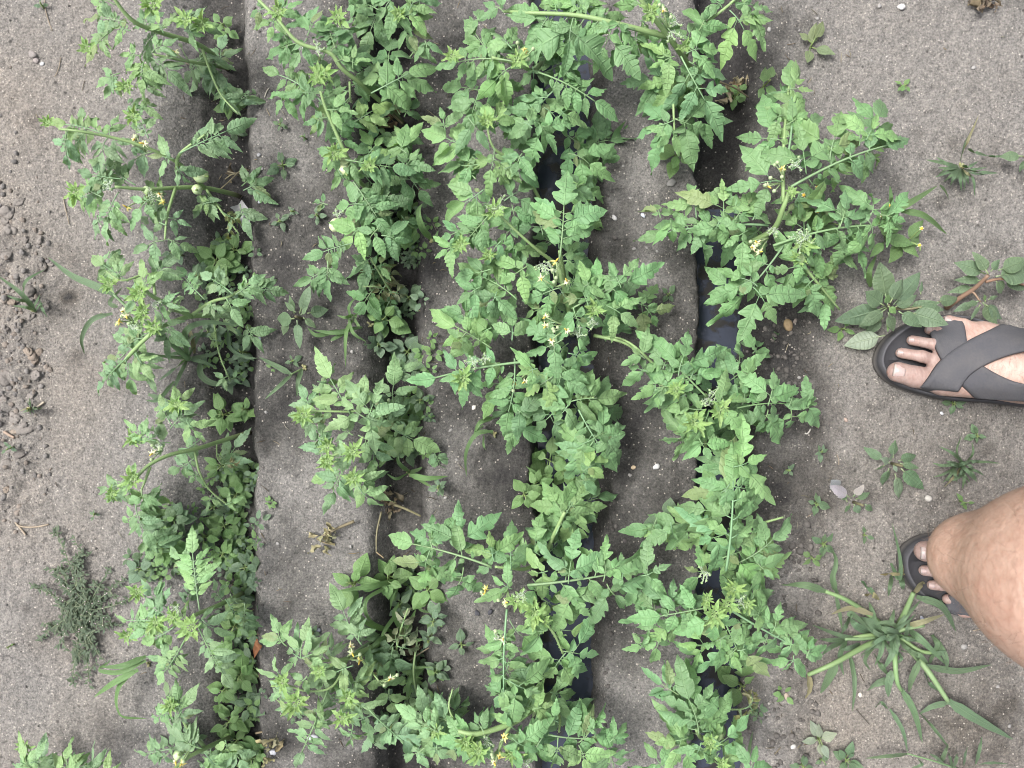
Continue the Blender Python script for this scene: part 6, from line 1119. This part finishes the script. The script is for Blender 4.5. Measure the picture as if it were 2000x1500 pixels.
TW = (.30, .25, .19)
twig('fine dry rootlet curving down from the top left sprout', [(87, 0), (86, 22), (102, 60)], .0006, TW)
twig('dry rootlet on bare soil left of the topmost left tomato', [(118, 112), (117, 135), (106, 150)], .0005, TW)
twig('branched root scrap below the clods on the left edge', [(32, 1025), (55, 1035), (95, 1024)], .0012, TW)
twig('short root stub crossing the branched root scrap', [(30, 1020), (45, 1038), (50, 1045)], .0014, TW)
twig('pale twig on bare soil beside the left-pointing leaf tip', [(123, 385), (128, 410), (135, 438)], .0006, TW)
twig('pale splinter among clods on the left edge', [(72, 795), (80, 790), (86, 785)], .0014, (.4, .35, .28))
twig('flat tan bark splinter near large grey clods at left', [(8, 843), (18, 850), (28, 855)], .002, (.3, .23, .18))
twig('pale twig on the second ridge left of the pinnate second-row leaf', [(517, 190), (520, 178), (525, 172)], .0007, (.4, .38, .33))
twig('fine straw on the path by the two-leaved sprout', [(1634, 888), (1640, 897), (1638, 908)], .0005, TW)
twig('dark fine rootlet on the path below the crabgrass', [(1672, 1385), (1685, 1400), (1698, 1415)], .0006, (.08, .07, .06))
twig('short straw on brown soil right of the crabgrass', [(1900, 1232), (1910, 1230), (1918, 1228)], .0006, TW)
twig('white feathery husk on the path right of the ladder leaf', [(1572, 846), (1578, 850), (1583, 838)], .0010, (.5, .48, .44))
twig('tan splinter floating in the lower right furrow', [(1396, 1415), (1403, 1408), (1411, 1402)], .0014, (.3, .24, .15))
# ------------------------------------------------------------------ the person: one continuous surface from a distance field
def axis_n(segs):
    out = [segs[0][0]]
    for a, b, st in segs:
        n = max(1, int(round((b - a) / st))); out += list(a + (b - a) * np.arange(1, n + 1) / n)
    return np.array(out)


FOOT_F = [np.array([-.985, .172]), np.array([-.998, .04])]
FOOT_F = [f / np.linalg.norm(f) for f in FOOT_F]
FOOT_L = [np.array([-FOOT_F[0][1], FOOT_F[0][0]]) * -1, np.array([-FOOT_F[1][1], FOOT_F[1][0]])]
FL = .250
TIP = [np.array(at(1731, 724, .036)[:2]), np.array(at(1784, 1074, .036)[:2])]
G0 = [.0, .0]
FOOT_O = [TIP[i] - FL * FOOT_F[i] + .028 * FOOT_L[i] for i in (0, 1)]


def fl(i, X, Y, Z):
    p = FOOT_O[i] + FOOT_F[i] * X + FOOT_L[i] * Y
    return np.array([p[0], p[1], Z])


gx = axis_n([(.28, .455, .0045), (.455, .60, .0016), (.60, .78, .004), (.78, 1.05, .012)])
gy = axis_n([(-.42, -.305, .01), (-.305, -.165, .0017), (-.165, -.055, .006), (-.055, .085, .0017), (.085, .22, .008)])
gzz = axis_n([(.012, .105, .0022), (.105, .47, .0060), (.47, .86, .012)])
NXYZ = (len(gx), len(gy), len(gzz))


def smin(a, b, k):
    h = np.clip(.5 + .5 * (b - a) / k, 0, 1)
    return b + (a - b) * h - k * h * (1 - h)


class Field:
    def __init__(s): s.d = np.full(NXYZ, .06, np.float32)

    def cone(s, a, b, ra, rb, k=.01, sc=None):
        a, b = np.asarray(a, float), np.asarray(b, float); m = max(ra, rb) + .055
        lo, hi = np.minimum(a, b) - m, np.maximum(a, b) + m
        sl = [slice(np.searchsorted(g, lo[i]), np.searchsorted(g, hi[i]) + 1) for i, g in enumerate((gx, gy, gzz))]
        X, Y, Z = np.meshgrid(gx[sl[0]], gy[sl[1]], gzz[sl[2]], indexing='ij', sparse=True)
        ab = b - a; l2 = (ab ** 2).sum() + 1e-12
        t = np.clip(((X - a[0]) * ab[0] + (Y - a[1]) * ab[1] + (Z - a[2]) * ab[2]) / l2, 0, 1)
        dd = np.sqrt((X - a[0] - t * ab[0]) ** 2 + (Y - a[1] - t * ab[1]) ** 2 + ((Z - a[2] - t * ab[2]) / (sc or 1)) ** 2) - (ra + (rb - ra) * t)
        s.d[tuple(sl)] = smin(s.d[tuple(sl)], dd.astype(np.float32), k)


toes, body, shorts = Field(), Field(), Field()
SZ = .026                                         # foot bed height
NAILS = []
for i in (0, 1):
    P = lambda X, Y, Z: fl(i, X, Y, Z + SZ)
    # toes: root, knuckle, tip
    T = [((.178, -.029, .020), (.216, -.030, .0165), (.2375, -.0275, .0135), .0150, .0132, .0128),
         ((.180, -.008, .020), (.214, -.004, .0205), (.236, -.003, .0110), .0084, .0072, .0069),
         ((.172, .009, .019), (.203, .0135, .0200), (.225, .0150, .0105), .0080, .0069, .0066),
         ((.160, .024, .018), (.186, .0300, .0185), (.205, .0320, .0100), .0078, .0068, .0065),
         ((.145, .037, .016), (.168, .0440, .0155), (.184, .0470, .0095), .0086, .0080, .0078)]
    for j, (a, b, c, r0, r1, r2) in enumerate(T):
        toes.cone(P(*a), P(*b), r0, r1, .002); toes.cone(P(*b), P(*c), r1, r2, .004)
        NAILS.append((i, j, b, c, r2))
    # forefoot, arch, heel
    for a, b, ra, rb in [((.182, -.027, .021), (.095, -.010, .040), .021, .030), ((.184, -.006, .022), (.10, -.004, .042), .017, .028), ((.172, .012, .020), (.10, .004, .038), .017, .028), ((.158, .028, .018), (.09, .012, .032), .016, .026), ((.142, .038, .016), (.05, .018, .022), .015, .024),
                         ((.10, -.006, .042), (.062, -.003, .066), .030, .034), ((.03, .0, .026), (.075, .004, .030), .028, .030), ((.028, .0, .026), (.05, .0, .07), .028, .032)]:
        body.cone(P(*a), P(*b), ra, rb, .016)
    ank = P(.058, -.001, .075)
    body.cone(P(.056, -.026, .062), P(.056, -.022, .066), .013, .013, .016); body.cone(P(.050, .026, .054), P(.050, .022, .056), .013, .013, .016)
    knee = np.array([.386, -.145, .360]) if i else np.array([.600, .052, .470])
    hip = np.array([.80, -.205, .655]) if i else np.array([.885, .01, .69])
    sh = ank + (knee - ank) * .28
    body.cone(ank, sh, .034, .037, .03); cal = ank + (knee - ank) * .62
    back = np.array([.018, 0, -.012])
    body.cone(sh, cal + back * 1.6, .036, .048, .03); body.cone(cal + back * 1.6, knee + back * 1.6, .048, .036, .03)
    body.cone(sh, knee, .030, .034, .02)
    kb = np.array([.423, -.148, .420]) if i else knee + (hip - knee) * .18
    body.cone(knee, kb, .034, .074 if i else .060, .012)
    body.cone(kb, knee + (hip - knee) * .5, .074 if i else .060, .082, .02); body.cone(knee + (hip - knee) * .5, hip, .080, .088, .04)
    shorts.cone(knee + (hip - knee) * .55, hip, .098, .105, .03)
pc = np.array([.90, -.10, .72]); body.cone([.88, -.19, .69], [.90, 0, .71], .085, .085, .05); body.cone(pc, pc + [0.0, 0, .06], .10, .10, .05)
shorts.cone([.88, -.19, .69], [.90, 0, .71], .10, .10, .05); shorts.cone(pc, pc + [0., 0, .06], .118, .115, .05)


def surface(D):
    """surface nets on the non-uniform grid"""
    S_ = D < 0; nx, ny, nz_ = D.shape
    cnt = np.zeros((nx - 1, ny - 1, nz_ - 1), np.int8)
    for dx in (0, 1):
        for dy in (0, 1):
            for dz in (0, 1): cnt += S_[dx:nx - 1 + dx, dy:ny - 1 + dy, dz:nz_ - 1 + dz]
    act = (cnt > 0) & (cnt < 8); I = np.argwhere(act)
    idx = np.full(act.shape, -1, np.int64); idx[act] = np.arange(len(I))
    acc = np.zeros((len(I), 3)); n = np.zeros(len(I))
    G = (gx, gy, gzz)
    cs_ = [(a, b, c) for a in (0, 1) for b in (0, 1) for c in (0, 1)]
    for p in cs_:
        for ax in range(3):
            if p[ax]: continue
            q = list(p); q[ax] = 1
            a = D[tuple((I + p).T)]; b = D[tuple((I + q).T)]; m = (a < 0) != (b < 0)
            t = np.where(m, a / (a - b + 1e-12), 0)
            pos = np.stack([G[k][I[:, k] + p[k]] for k in range(3)], 1)
            pos[:, ax] += t * (G[ax][I[:, ax] + 1] - G[ax][I[:, ax]])
            acc += pos * m[:, None]; n += m
    V = acc / n[:, None]; F = []
    for ax in range(3):
        o1, o2 = [(1, 2), (2, 0), (0, 1)][ax]
        s0 = [slice(None)] * 3; s1 = [slice(None)] * 3
        s0[ax] = slice(0, -1); s1[ax] = slice(1, None)
        A, B = S_[tuple(s0)], S_[tuple(s1)]
        E = np.argwhere(A != B)
        ok = (E[:, o1] > 0) & (E[:, o2] > 0) & (E[:, o1] < D.shape[o1] - 1) & (E[:, o2] < D.shape[o2] - 1); E = E[ok]
        flip = ~A[tuple(E.T)]
        def c(d1, d2):
            e = E.copy(); e[:, o1] -= d1; e[:, o2] -= d2; return idx[tuple(e.T)]
        q = np.stack([c(1, 1), c(0, 1), c(0, 0), c(1, 0)], 1)
        q[flip] = q[flip][:, ::-1]; F.append(q)
    F = np.concatenate(F); F = F[(F >= 0).all(1)]
    # light smoothing
    e = np.concatenate([F[:, [0, 1]], F[:, [1, 2]], F[:, [2, 3]], F[:, [3, 0]]]); e = np.concatenate([e, e[:, ::-1]])
    for _ in range(3):
        a2 = np.zeros_like(V); np.add.at(a2, e[:, 0], V[e[:, 1]]); dg = np.bincount(e[:, 0], minlength=len(V))[:, None]
        V = V * .5 + .5 * a2 / np.maximum(dg, 1)
    return V, F


def skin_material():
    m, nt, N, L = newmat('skin')
    out = N('ShaderNodeOutputMaterial'); P = N('ShaderNodeBsdfPrincipled'); tc = N('ShaderNodeTexCoord')
    att = N('ShaderNodeAttribute'); att.attribute_name = 'tone'
    n1 = noise(N, L, tc.outputs['Object'], 120, 4, .6); mp = N('ShaderNodeMapping'); mp.inputs['Scale'].default_value = (.9, .28, .45); mp.inputs['Rotation'].default_value = (0, .5, .5); L(tc.outputs['Object'], mp.inputs[0])
    n2 = noise(N, L, mp.outputs[0], 330, 3, .6); n3 = noise(N, L, tc.outputs['Object'], 22, 3)
    c = mixc(N, L, math_(N, L, 'MULTIPLY', ramp(N, L, n1, .42, .68), .34), att.outputs[0], mixc(N, L, 1.0, att.outputs[0], (.74, .60, .55), 'MULTIPLY'))
    c = mixc(N, L, math_(N, L, 'MULTIPLY', ramp(N, L, n2, .42, .66), .40), c, mixc(N, L, 1.0, c, (.62, .52, .48), 'MULTIPLY'))
    c = mixc(N, L, math_(N, L, 'MULTIPLY', ramp(N, L, n3, .5, .75), .28), c, mixc(N, L, 1.0, c, (1.12, .84, .80), 'MULTIPLY'))
    L(c, P.inputs['Base Color']); setin(P, Roughness=.52); P.inputs['Specular IOR Level'].default_value = .35
    P.inputs['Subsurface Weight'].default_value = .12; P.inputs['Subsurface Radius'].default_value = (1, .35, .2); P.inputs['Subsurface Scale'].default_value = .004
    b = N('ShaderNodeBump'); b.inputs['Strength'].default_value = .5; b.inputs['Distance'].default_value = .0016
    L(math_(N, L, 'ADD', n2, math_(N, L, 'MULTIPLY', n1, .8)), b.inputs['Height']); L(b.outputs[0], P.inputs['Normal']); L(P.outputs[0], out.inputs[0])
    return m


Dt = smin(body.d, toes.d, .006)
V, F = surface(Dt)
SK = np.array((.36, .255, .215)); TAN = np.array((.335, .225, .175)); TOE = np.array((.275, .20, .178))
hgt = np.clip((V[:, 2] - .10) / .16, 0, 1)[:, None]
cc = SK * (1 - hgt) + TAN * hgt
for i in (0, 1):
    X = (V[:, :2] - FOOT_O[i]) @ FOOT_F[i]; Y = (V[:, :2] - FOOT_O[i]) @ FOOT_L[i]
    near = (np.abs(Y) < .075) & (V[:, 2] < .09)
    w = np.clip((X - .165) / .03, 0, 1) * near; cc = cc * (1 - w[:, None]) + TOE * w[:, None]
    # darker tone low on the toes and at the sole line
    gr = np.clip((SZ + .010 - V[:, 2]) / .012, 0, 1) * near * .55; cc = cc * (1 - gr[:, None]) + np.array((.20, .155, .13)) * gr[:, None]
mb = MB(); mb.V, mb.F = [V], [F]; mb.UV = [np.zeros((len(V), 2))]; mb.C = [cc]; mb.M = [np.zeros(len(F), np.int32)]; mb.n = len(V)
SKIN = skin_material()
org = np.array([FOOT_O[0][0], -.1, 0.0])
person = mb.build('person', [SKIN], None, org)
tag(person, 'person in dark grey rubber sandals standing on the path, bare legs and feet showing', 'person')
person['_o'] = [float(c) for c in org]
V2, F2 = surface(shorts.d)
mb = MB(); mb.V, mb.F = [V2], [F2]; mb.UV = [np.zeros((len(V2), 2))]; mb.C = [np.full((len(V2), 3), .06)]; mb.M = [np.zeros(len(F2), np.int32)]; mb.n = len(V2)
CLOTH = tone_material('cloth', .9, .1, 300, .3, .4, .001)
mb.build('shorts', [CLOTH], person)
# toenails
NAIL = tone_material('nail', .35, .4, 250, .25, .2, .0003, .1)
for (i, j, b, c, r) in NAILS:
    if i == 1 and j > 2: continue
    b = np.array(b) + [0, 0, SZ]; c = np.array(c) + [0, 0, SZ]
    ax = nz(c - b); side = np.array([0, 1., 0]); up = nz(np.cross(ax, side))
    if up[2] < 0: up = -up
    w = r * (.86 if j == 0 else .72); ln = r * (.86 if j == 0 else .85)
    u = np.linspace(-1, 1, 9)[:, None]; v = np.linspace(-1, 1, 9)[None]
    ang = v * .95; rr = r * 1.035
    sq = np.sqrt(np.clip(1 - .35 * np.abs(u) ** 4, 0, 1))
    loc = (c + ax * r * .16)[None, None] + (u * ln * .62 * np.sqrt(1 - .25 * v ** 4))[..., None] * ax + (np.sin(ang * sq) * w)[..., None] * side + ((np.cos(ang * sq) * rr) - (.20 * r * np.clip(u, 0, 1) ** 2) - .0000)[..., None] * up
    W = np.array([[fl(i, *loc[a, b_]) for b_ in range(9)] for a in range(9)])
    m = MB(); col = np.array((.33, .25, .235)) if j else np.array((.34, .265, .25))
    C9 = np.broadcast_to(col, (9, 9, 3)).copy(); C9[-1] = (.10, .075, .065); C9[-2] = (.36, .31, .29); C9[:, 0] *= .35; C9[:, -1] *= .35; C9[0] *= .45
    m.grid(W, None, C9, 0); m.build('toenail', [NAIL], person)
# dark fine hair on shin, instep and toes
HAIR = tone_material('leg_hair', .6, .3, 100, .1, 0, .001)
m = MB(); rs = np.random.default_rng(5)
sel = np.where((V[:, 2] > .075) & (V[:, 2] < .46) & (V[:, 0] < .80))[0]
dens = rs.permutation(sel)[:8000]
for q in dens:
    p = V[q]; d = nz(np.array([rs.normal(0, .5) + .35, rs.normal(0, .6), -.75]))
    ctr = np.array([p[0] + .06, p[1], p[2]]); nn = nz(np.array([p[0] - .62, p[1] - (-.2 if p[1] < -.08 else .02), .25]))
    e = p + nz(d + nn * .55) * rs.uniform(.006, .012)
    m.tube([p, (p + e) / 2 + nn * .0008, e], [.00008, .00007, .00003], 3, (.16, .10, .07), 0)
m.build('leg_hair', [HAIR], person)

# ------------------------------------------------------------------ sandals
def rubber_material():
    m, nt, N, L = newmat('rubber')
    out = N('ShaderNodeOutputMaterial'); P = N('ShaderNodeBsdfPrincipled'); tc = N('ShaderNodeTexCoord'); uv = N('ShaderNodeUVMap'); uv.uv_map = 'UVMap'
    att = N('ShaderNodeAttribute'); att.attribute_name = 'tone'
    n1 = noise(N, L, tc.outputs['Object'], 45, 4); n2 = noise(N, L, tc.outputs['Object'], 400, 2)
    sp = N('ShaderNodeSeparateXYZ'); L(uv.outputs[0], sp.inputs[0])
    g = []
    for sg in (1, -1):
        w = math_(N, L, 'SINE', math_(N, L, 'MULTIPLY', math_(N, L, 'ADD', sp.outputs[0], math_(N, L, 'MULTIPLY', sp.outputs[1], sg)), 1750.0))
        g.append(math_(N, L, 'ABSOLUTE', w))
    gr = math_(N, L, 'MINIMUM', g[0], g[1])
    gro = math_(N, L, 'SUBTRACT', 1.0, ramp(N, L, gr, .08, .42))
    dust = ramp(N, L, math_(N, L, 'ADD', math_(N, L, 'MULTIPLY', n1, .7), math_(N, L, 'MULTIPLY', n2, .3)), .40, .66)
    c = mixc(N, L, math_(N, L, 'MULTIPLY', dust, .55), att.outputs[0], (.090, .086, .086))
    c = mixc(N, L, math_(N, L, 'MULTIPLY', gro, .16), c, (.042, .042, .047))
    L(c, P.inputs['Base Color']); setin(P, Roughness=.75); P.inputs['Specular IOR Level'].default_value = .3
    b = N('ShaderNodeBump'); b.inputs['Strength'].default_value = .5; b.inputs['Distance'].default_value = .0006
    L(math_(N, L, 'SUBTRACT', math_(N, L, 'MULTIPLY', n2, .8), math_(N, L, 'MULTIPLY', gro, .5)), b.inputs['Height']); L(b.outputs[0], P.inputs['Normal']); L(P.outputs[0], out.inputs[0])
    return m


RUB = rubber_material(); SOLE = tone_material('rubber_sole', .8, .25, 60, .4, .5, .001)
OUT = [(.256, -.015), (.247, -.031), (.228, -.042), (.200, -.047), (.16, -.049), (.11, -.044), (.05, -.040), (.012, -.034), (-.012, 0), (.012, .036), (.05, .042), (.10, .050), (.145, .058), (.176, .057), (.208, .047), (.234, .030), (.252, .007)]


def closed_cr(P, n):
    P = np.array(P); k = len(P); out = []
    for i in range(k):
        a, b, c, d = P[(i - 1) % k], P[i], P[(i + 1) % k], P[(i + 2) % k]
        for t in np.linspace(0, 1, n, endpoint=False):
            out.append(.5 * ((2 * b) + (-a + c) * t + (2 * a - 5 * b + 4 * c - d) * t ** 2 + (-a + 3 * b - 3 * c + d) * t ** 3))
    return np.array(out)


ztop = np.full(NXYZ[:2], 0.0)
zi = gzz < .15
inside = Dt[:, :, zi] < 0
ztop = np.where(inside.any(2), gzz[zi][inside.shape[2] - 1 - inside[:, :, ::-1].argmax(2)], 0.0)


def foot_top(x, y, r=.006):
    best = []
    for dx, dy in ((0, 0), (r, 0), (-r, 0), (0, r), (0, -r), (r, r), (-r, -r), (r, -r), (-r, r)):
        a = min(max(np.searchsorted(gx, x + dx), 0), len(gx) - 1); b = min(max(np.searchsorted(gy, y + dy), 0), len(gy) - 1)
        best.append(ztop[a, b])
    return .6 * max(best) + .4 * sum(best) / 9


def local(i, px, py, z):
    w = at(px, py, z)[:2] - FOOT_O[i]
    return w @ FOOT_F[i], w @ FOOT_L[i]


# strap centre lines traced on the upper foot, carried to the other by mirroring in foot space
SA = [local(0, *p) for p in [(1850, 598, .028), (1854, 636, .05), (1864, 680, .066), (1882, 722, .07), (1912, 760, .052), (1948, 785, .035), (1990, 800, .028)]]
SB = [local(0, *p) for p in [(1806, 770, .028), (1824, 752, .045), (1860, 718, .064), (1905, 690, .074), (1950, 668, .072), (1995, 648, .05), (2025, 634, .028)]]
_o = np.array(OUT); _m = _o[_o[:, 1] < -.005]; _p = _o[_o[:, 1] > .005]
_m = _m[np.argsort(_m[:, 0])]; _p = _p[np.argsort(_p[:, 0])]


def clampl(l):
    return np.array([l[0], np.clip(l[1], np.interp(l[0], _m[:, 0], _m[:, 1]) + .0025, np.interp(l[0], _p[:, 0], _p[:, 1]) - .0025)])


for i in (0, 1):
    sg = closed_cr(OUT, 6)
    def ring(off, z):
        T_ = np.roll(sg, -1, 0) - np.roll(sg, 1, 0); nrm = np.stack([T_[:, 1], -T_[:, 0]], 1); nrm /= np.linalg.norm(nrm, axis=1)[:, None]
        if (nrm * (sg - [.12, 0])).sum() < 0: nrm = -nrm
        q = sg + nrm * off
        return np.array([fl(i, a, b, z) for a, b in q])
    mb = MB(); dk = np.array((.060, .060, .066)); bed = np.array((.050, .050, .056)); du = np.array((.105, .098, .094))
    rings = [ring(-.02, .001), ring(-.004, .001), ring(0, .006), ring(.001, .014), ring(-.0005, .019), ring(.0005, .024), ring(-.0008, .0305), ring(-.0020, .0318), ring(-.0036, .0308), ring(-.0060, .0272), ring(-.020, .0262), ring(-.040, .0260)]
    cols = [dk, dk, du, du, dk * .7, dk, dk * 1.1, dk * 1.25, dk, bed, bed, bed * .9]
    ctr = np.array([fl(i, .12, .0, .0260)] * len(sg)); rings.append(ctr); cols.append(bed)
    P = np.array(rings); C = np.repeat(np.array(cols)[:, None], P.shape[1], 1)
    if i == 1: P = P[:, ::-1]
    mb.grid(P[:, ::-1], None, C, 0, closed=True)
    sandal = mb.build('sandal', [SOLE], person)
    if '_o' not in sandal: sandal['_o'] = person['_o']
    for nm, path, wd, lift in (('strap', SA, .031, .0035), ('strap', SB, .032, .0062)):
        pts = [(2 * path[0][0] - path[1][0], 2 * path[0][1] - path[1][1])] + list(path) + [(2 * path[-1][0] - path[-2][0], 2 * path[-1][1] - path[-2][1])]
        pts = np.array(pts); C2 = []
        for q in range(1, len(pts) - 2):
            a, b, c, d = pts[q - 1:q + 3]
            for t in np.linspace(0, 1, 8, endpoint=False):
                C2.append(.5 * ((2 * b) + (-a + c) * t + (2 * a - 5 * b + 4 * c - d) * t ** 2 + (-a + 3 * b - 3 * c + d) * t ** 3))
        C2.append(pts[-2]); C2 = np.array(C2); n = len(C2)
        Tn = np.gradient(C2, axis=0); Tn /= np.linalg.norm(Tn, axis=1)[:, None]; Nn = np.stack([-Tn[:, 1], Tn[:, 0]], 1)
        cs = np.linspace(-1, 1, 13); f = np.linspace(0, 1, n); wid = wd * (1 + .22 * np.abs(2 * f - 1) ** 2)
        top = np.zeros((n, 13, 3)); Z = np.zeros((n, 13)); XY = np.zeros((n, 13, 2))
        for a in range(n):
            for b in range(13):
                l = clampl(C2[a] + Nn[a] * cs[b] * wid[a] / 2); w = FOOT_O[i] + FOOT_F[i] * l[0] + FOOT_L[i] * l[1]
                XY[a, b] = w; Z[a, b] = max(foot_top(*w), foot_top(*w, r=.013) - .003, .026)
        for _ in range(5):
            Zp = np.pad(Z, 1, mode='edge'); Z = np.maximum(Z * .3 + .7 * (Zp[:-2, 1:-1] + Zp[2:, 1:-1] + Zp[1:-1, :-2] + Zp[1:-1, 2:]) / 4, Z - .0015)
        endf = np.clip(np.minimum(f, 1 - f) / .10, 0, 1)[:, None]
        Zt = (Z + lift) * endf + np.minimum(Z + lift, .030) * (1 - endf)
        edge = np.clip((1 - np.abs(cs)) / .12, 0, 1)[None]
        ridge = np.where(np.abs(np.abs(cs) - .86) < .09, .0011, 0)[None]
        P = np.concatenate([XY, (Zt - .0022 * (1 - edge) + ridge)[..., None]], 2)
        Q = np.concatenate([XY, (Zt - .0055)[..., None]], 2)
        s_len = np.concatenate([[0], np.cumsum(np.linalg.norm(np.diff(C2, axis=0), axis=1))])
        uv = np.stack([np.broadcast_to(s_len[:, None], (n, 13)), cs[None] * wid[:, None] / 2], -1)
        mb = MB(); sh = np.concatenate([P, Q[:, ::-1]], 1); uv2 = np.concatenate([uv, uv[:, ::-1]], 1)
        mb.grid(sh if i else sh[:, ::-1], uv2, (.058, .0585, .066), 0, closed=True)
        st = mb.build(nm, [RUB], sandal)
for o in REC:
    for key in ('_o',):
        if key in o: del o[key]
for o in (person,):
    if '_o' in o: del o['_o']
# ------------------------------------------------------------------ light, sky, camera
w = bpy.data.worlds.new('World'); scene.world = w; w.use_nodes = True
nt = w.node_tree; bg = nt.nodes['Background']
sky = nt.nodes.new('ShaderNodeTexSky'); sky.sky_type = 'NISHITA'; sky.sun_disc = False
EL, AZ = math.radians(62), math.radians(-70)
sky.sun_elevation = EL; sky.sun_rotation = AZ; sky.air_density = 1.0; sky.dust_density = 6.0; sky.ozone_density = .6
hs = nt.nodes.new('ShaderNodeHueSaturation'); hs.inputs['Saturation'].default_value = .42      # cloud cover whitens the sky
nt.links.new(sky.outputs[0], hs.inputs['Color']); nt.links.new(hs.outputs[0], bg.inputs[0]); bg.inputs[1].default_value = .105
sl = bpy.data.lights.new('sun', 'SUN'); sl.energy = 1.5; sl.angle = math.radians(16); sl.color = (1.0, .985, .965)
so = bpy.data.objects.new('sun', sl); COL.objects.link(so)
from mathutils import Vector
# sky's sun direction: rotation measured from +Y clockwise
dirv = Vector((math.sin(AZ) * math.cos(EL), math.cos(AZ) * math.cos(EL), math.sin(EL)))
so.rotation_euler = dirv.to_track_quat('Z', 'Y').to_euler(); so.location = dirv * 5

cam = bpy.data.cameras.new('camera'); co = bpy.data.objects.new('camera', cam); COL.objects.link(co)
cam.sensor_width = 36; cam.lens = 36 * H / (2000 / S); cam.clip_start = .01; cam.clip_end = 200
co.location = (0, 0, H); co.rotation_euler = (0, 0, 0)
cam.dof.use_dof = True; cam.dof.focus_distance = .90; cam.dof.aperture_fstop = 7.0
scene.camera = co
scene.cycles.filter_width = 1.0
scene.render.filter_size = 1.0
scene.view_settings.view_transform = 'Standard'; scene.view_settings.look = 'None'
scene.view_settings.exposure = 1.54; scene.view_settings.gamma = 1
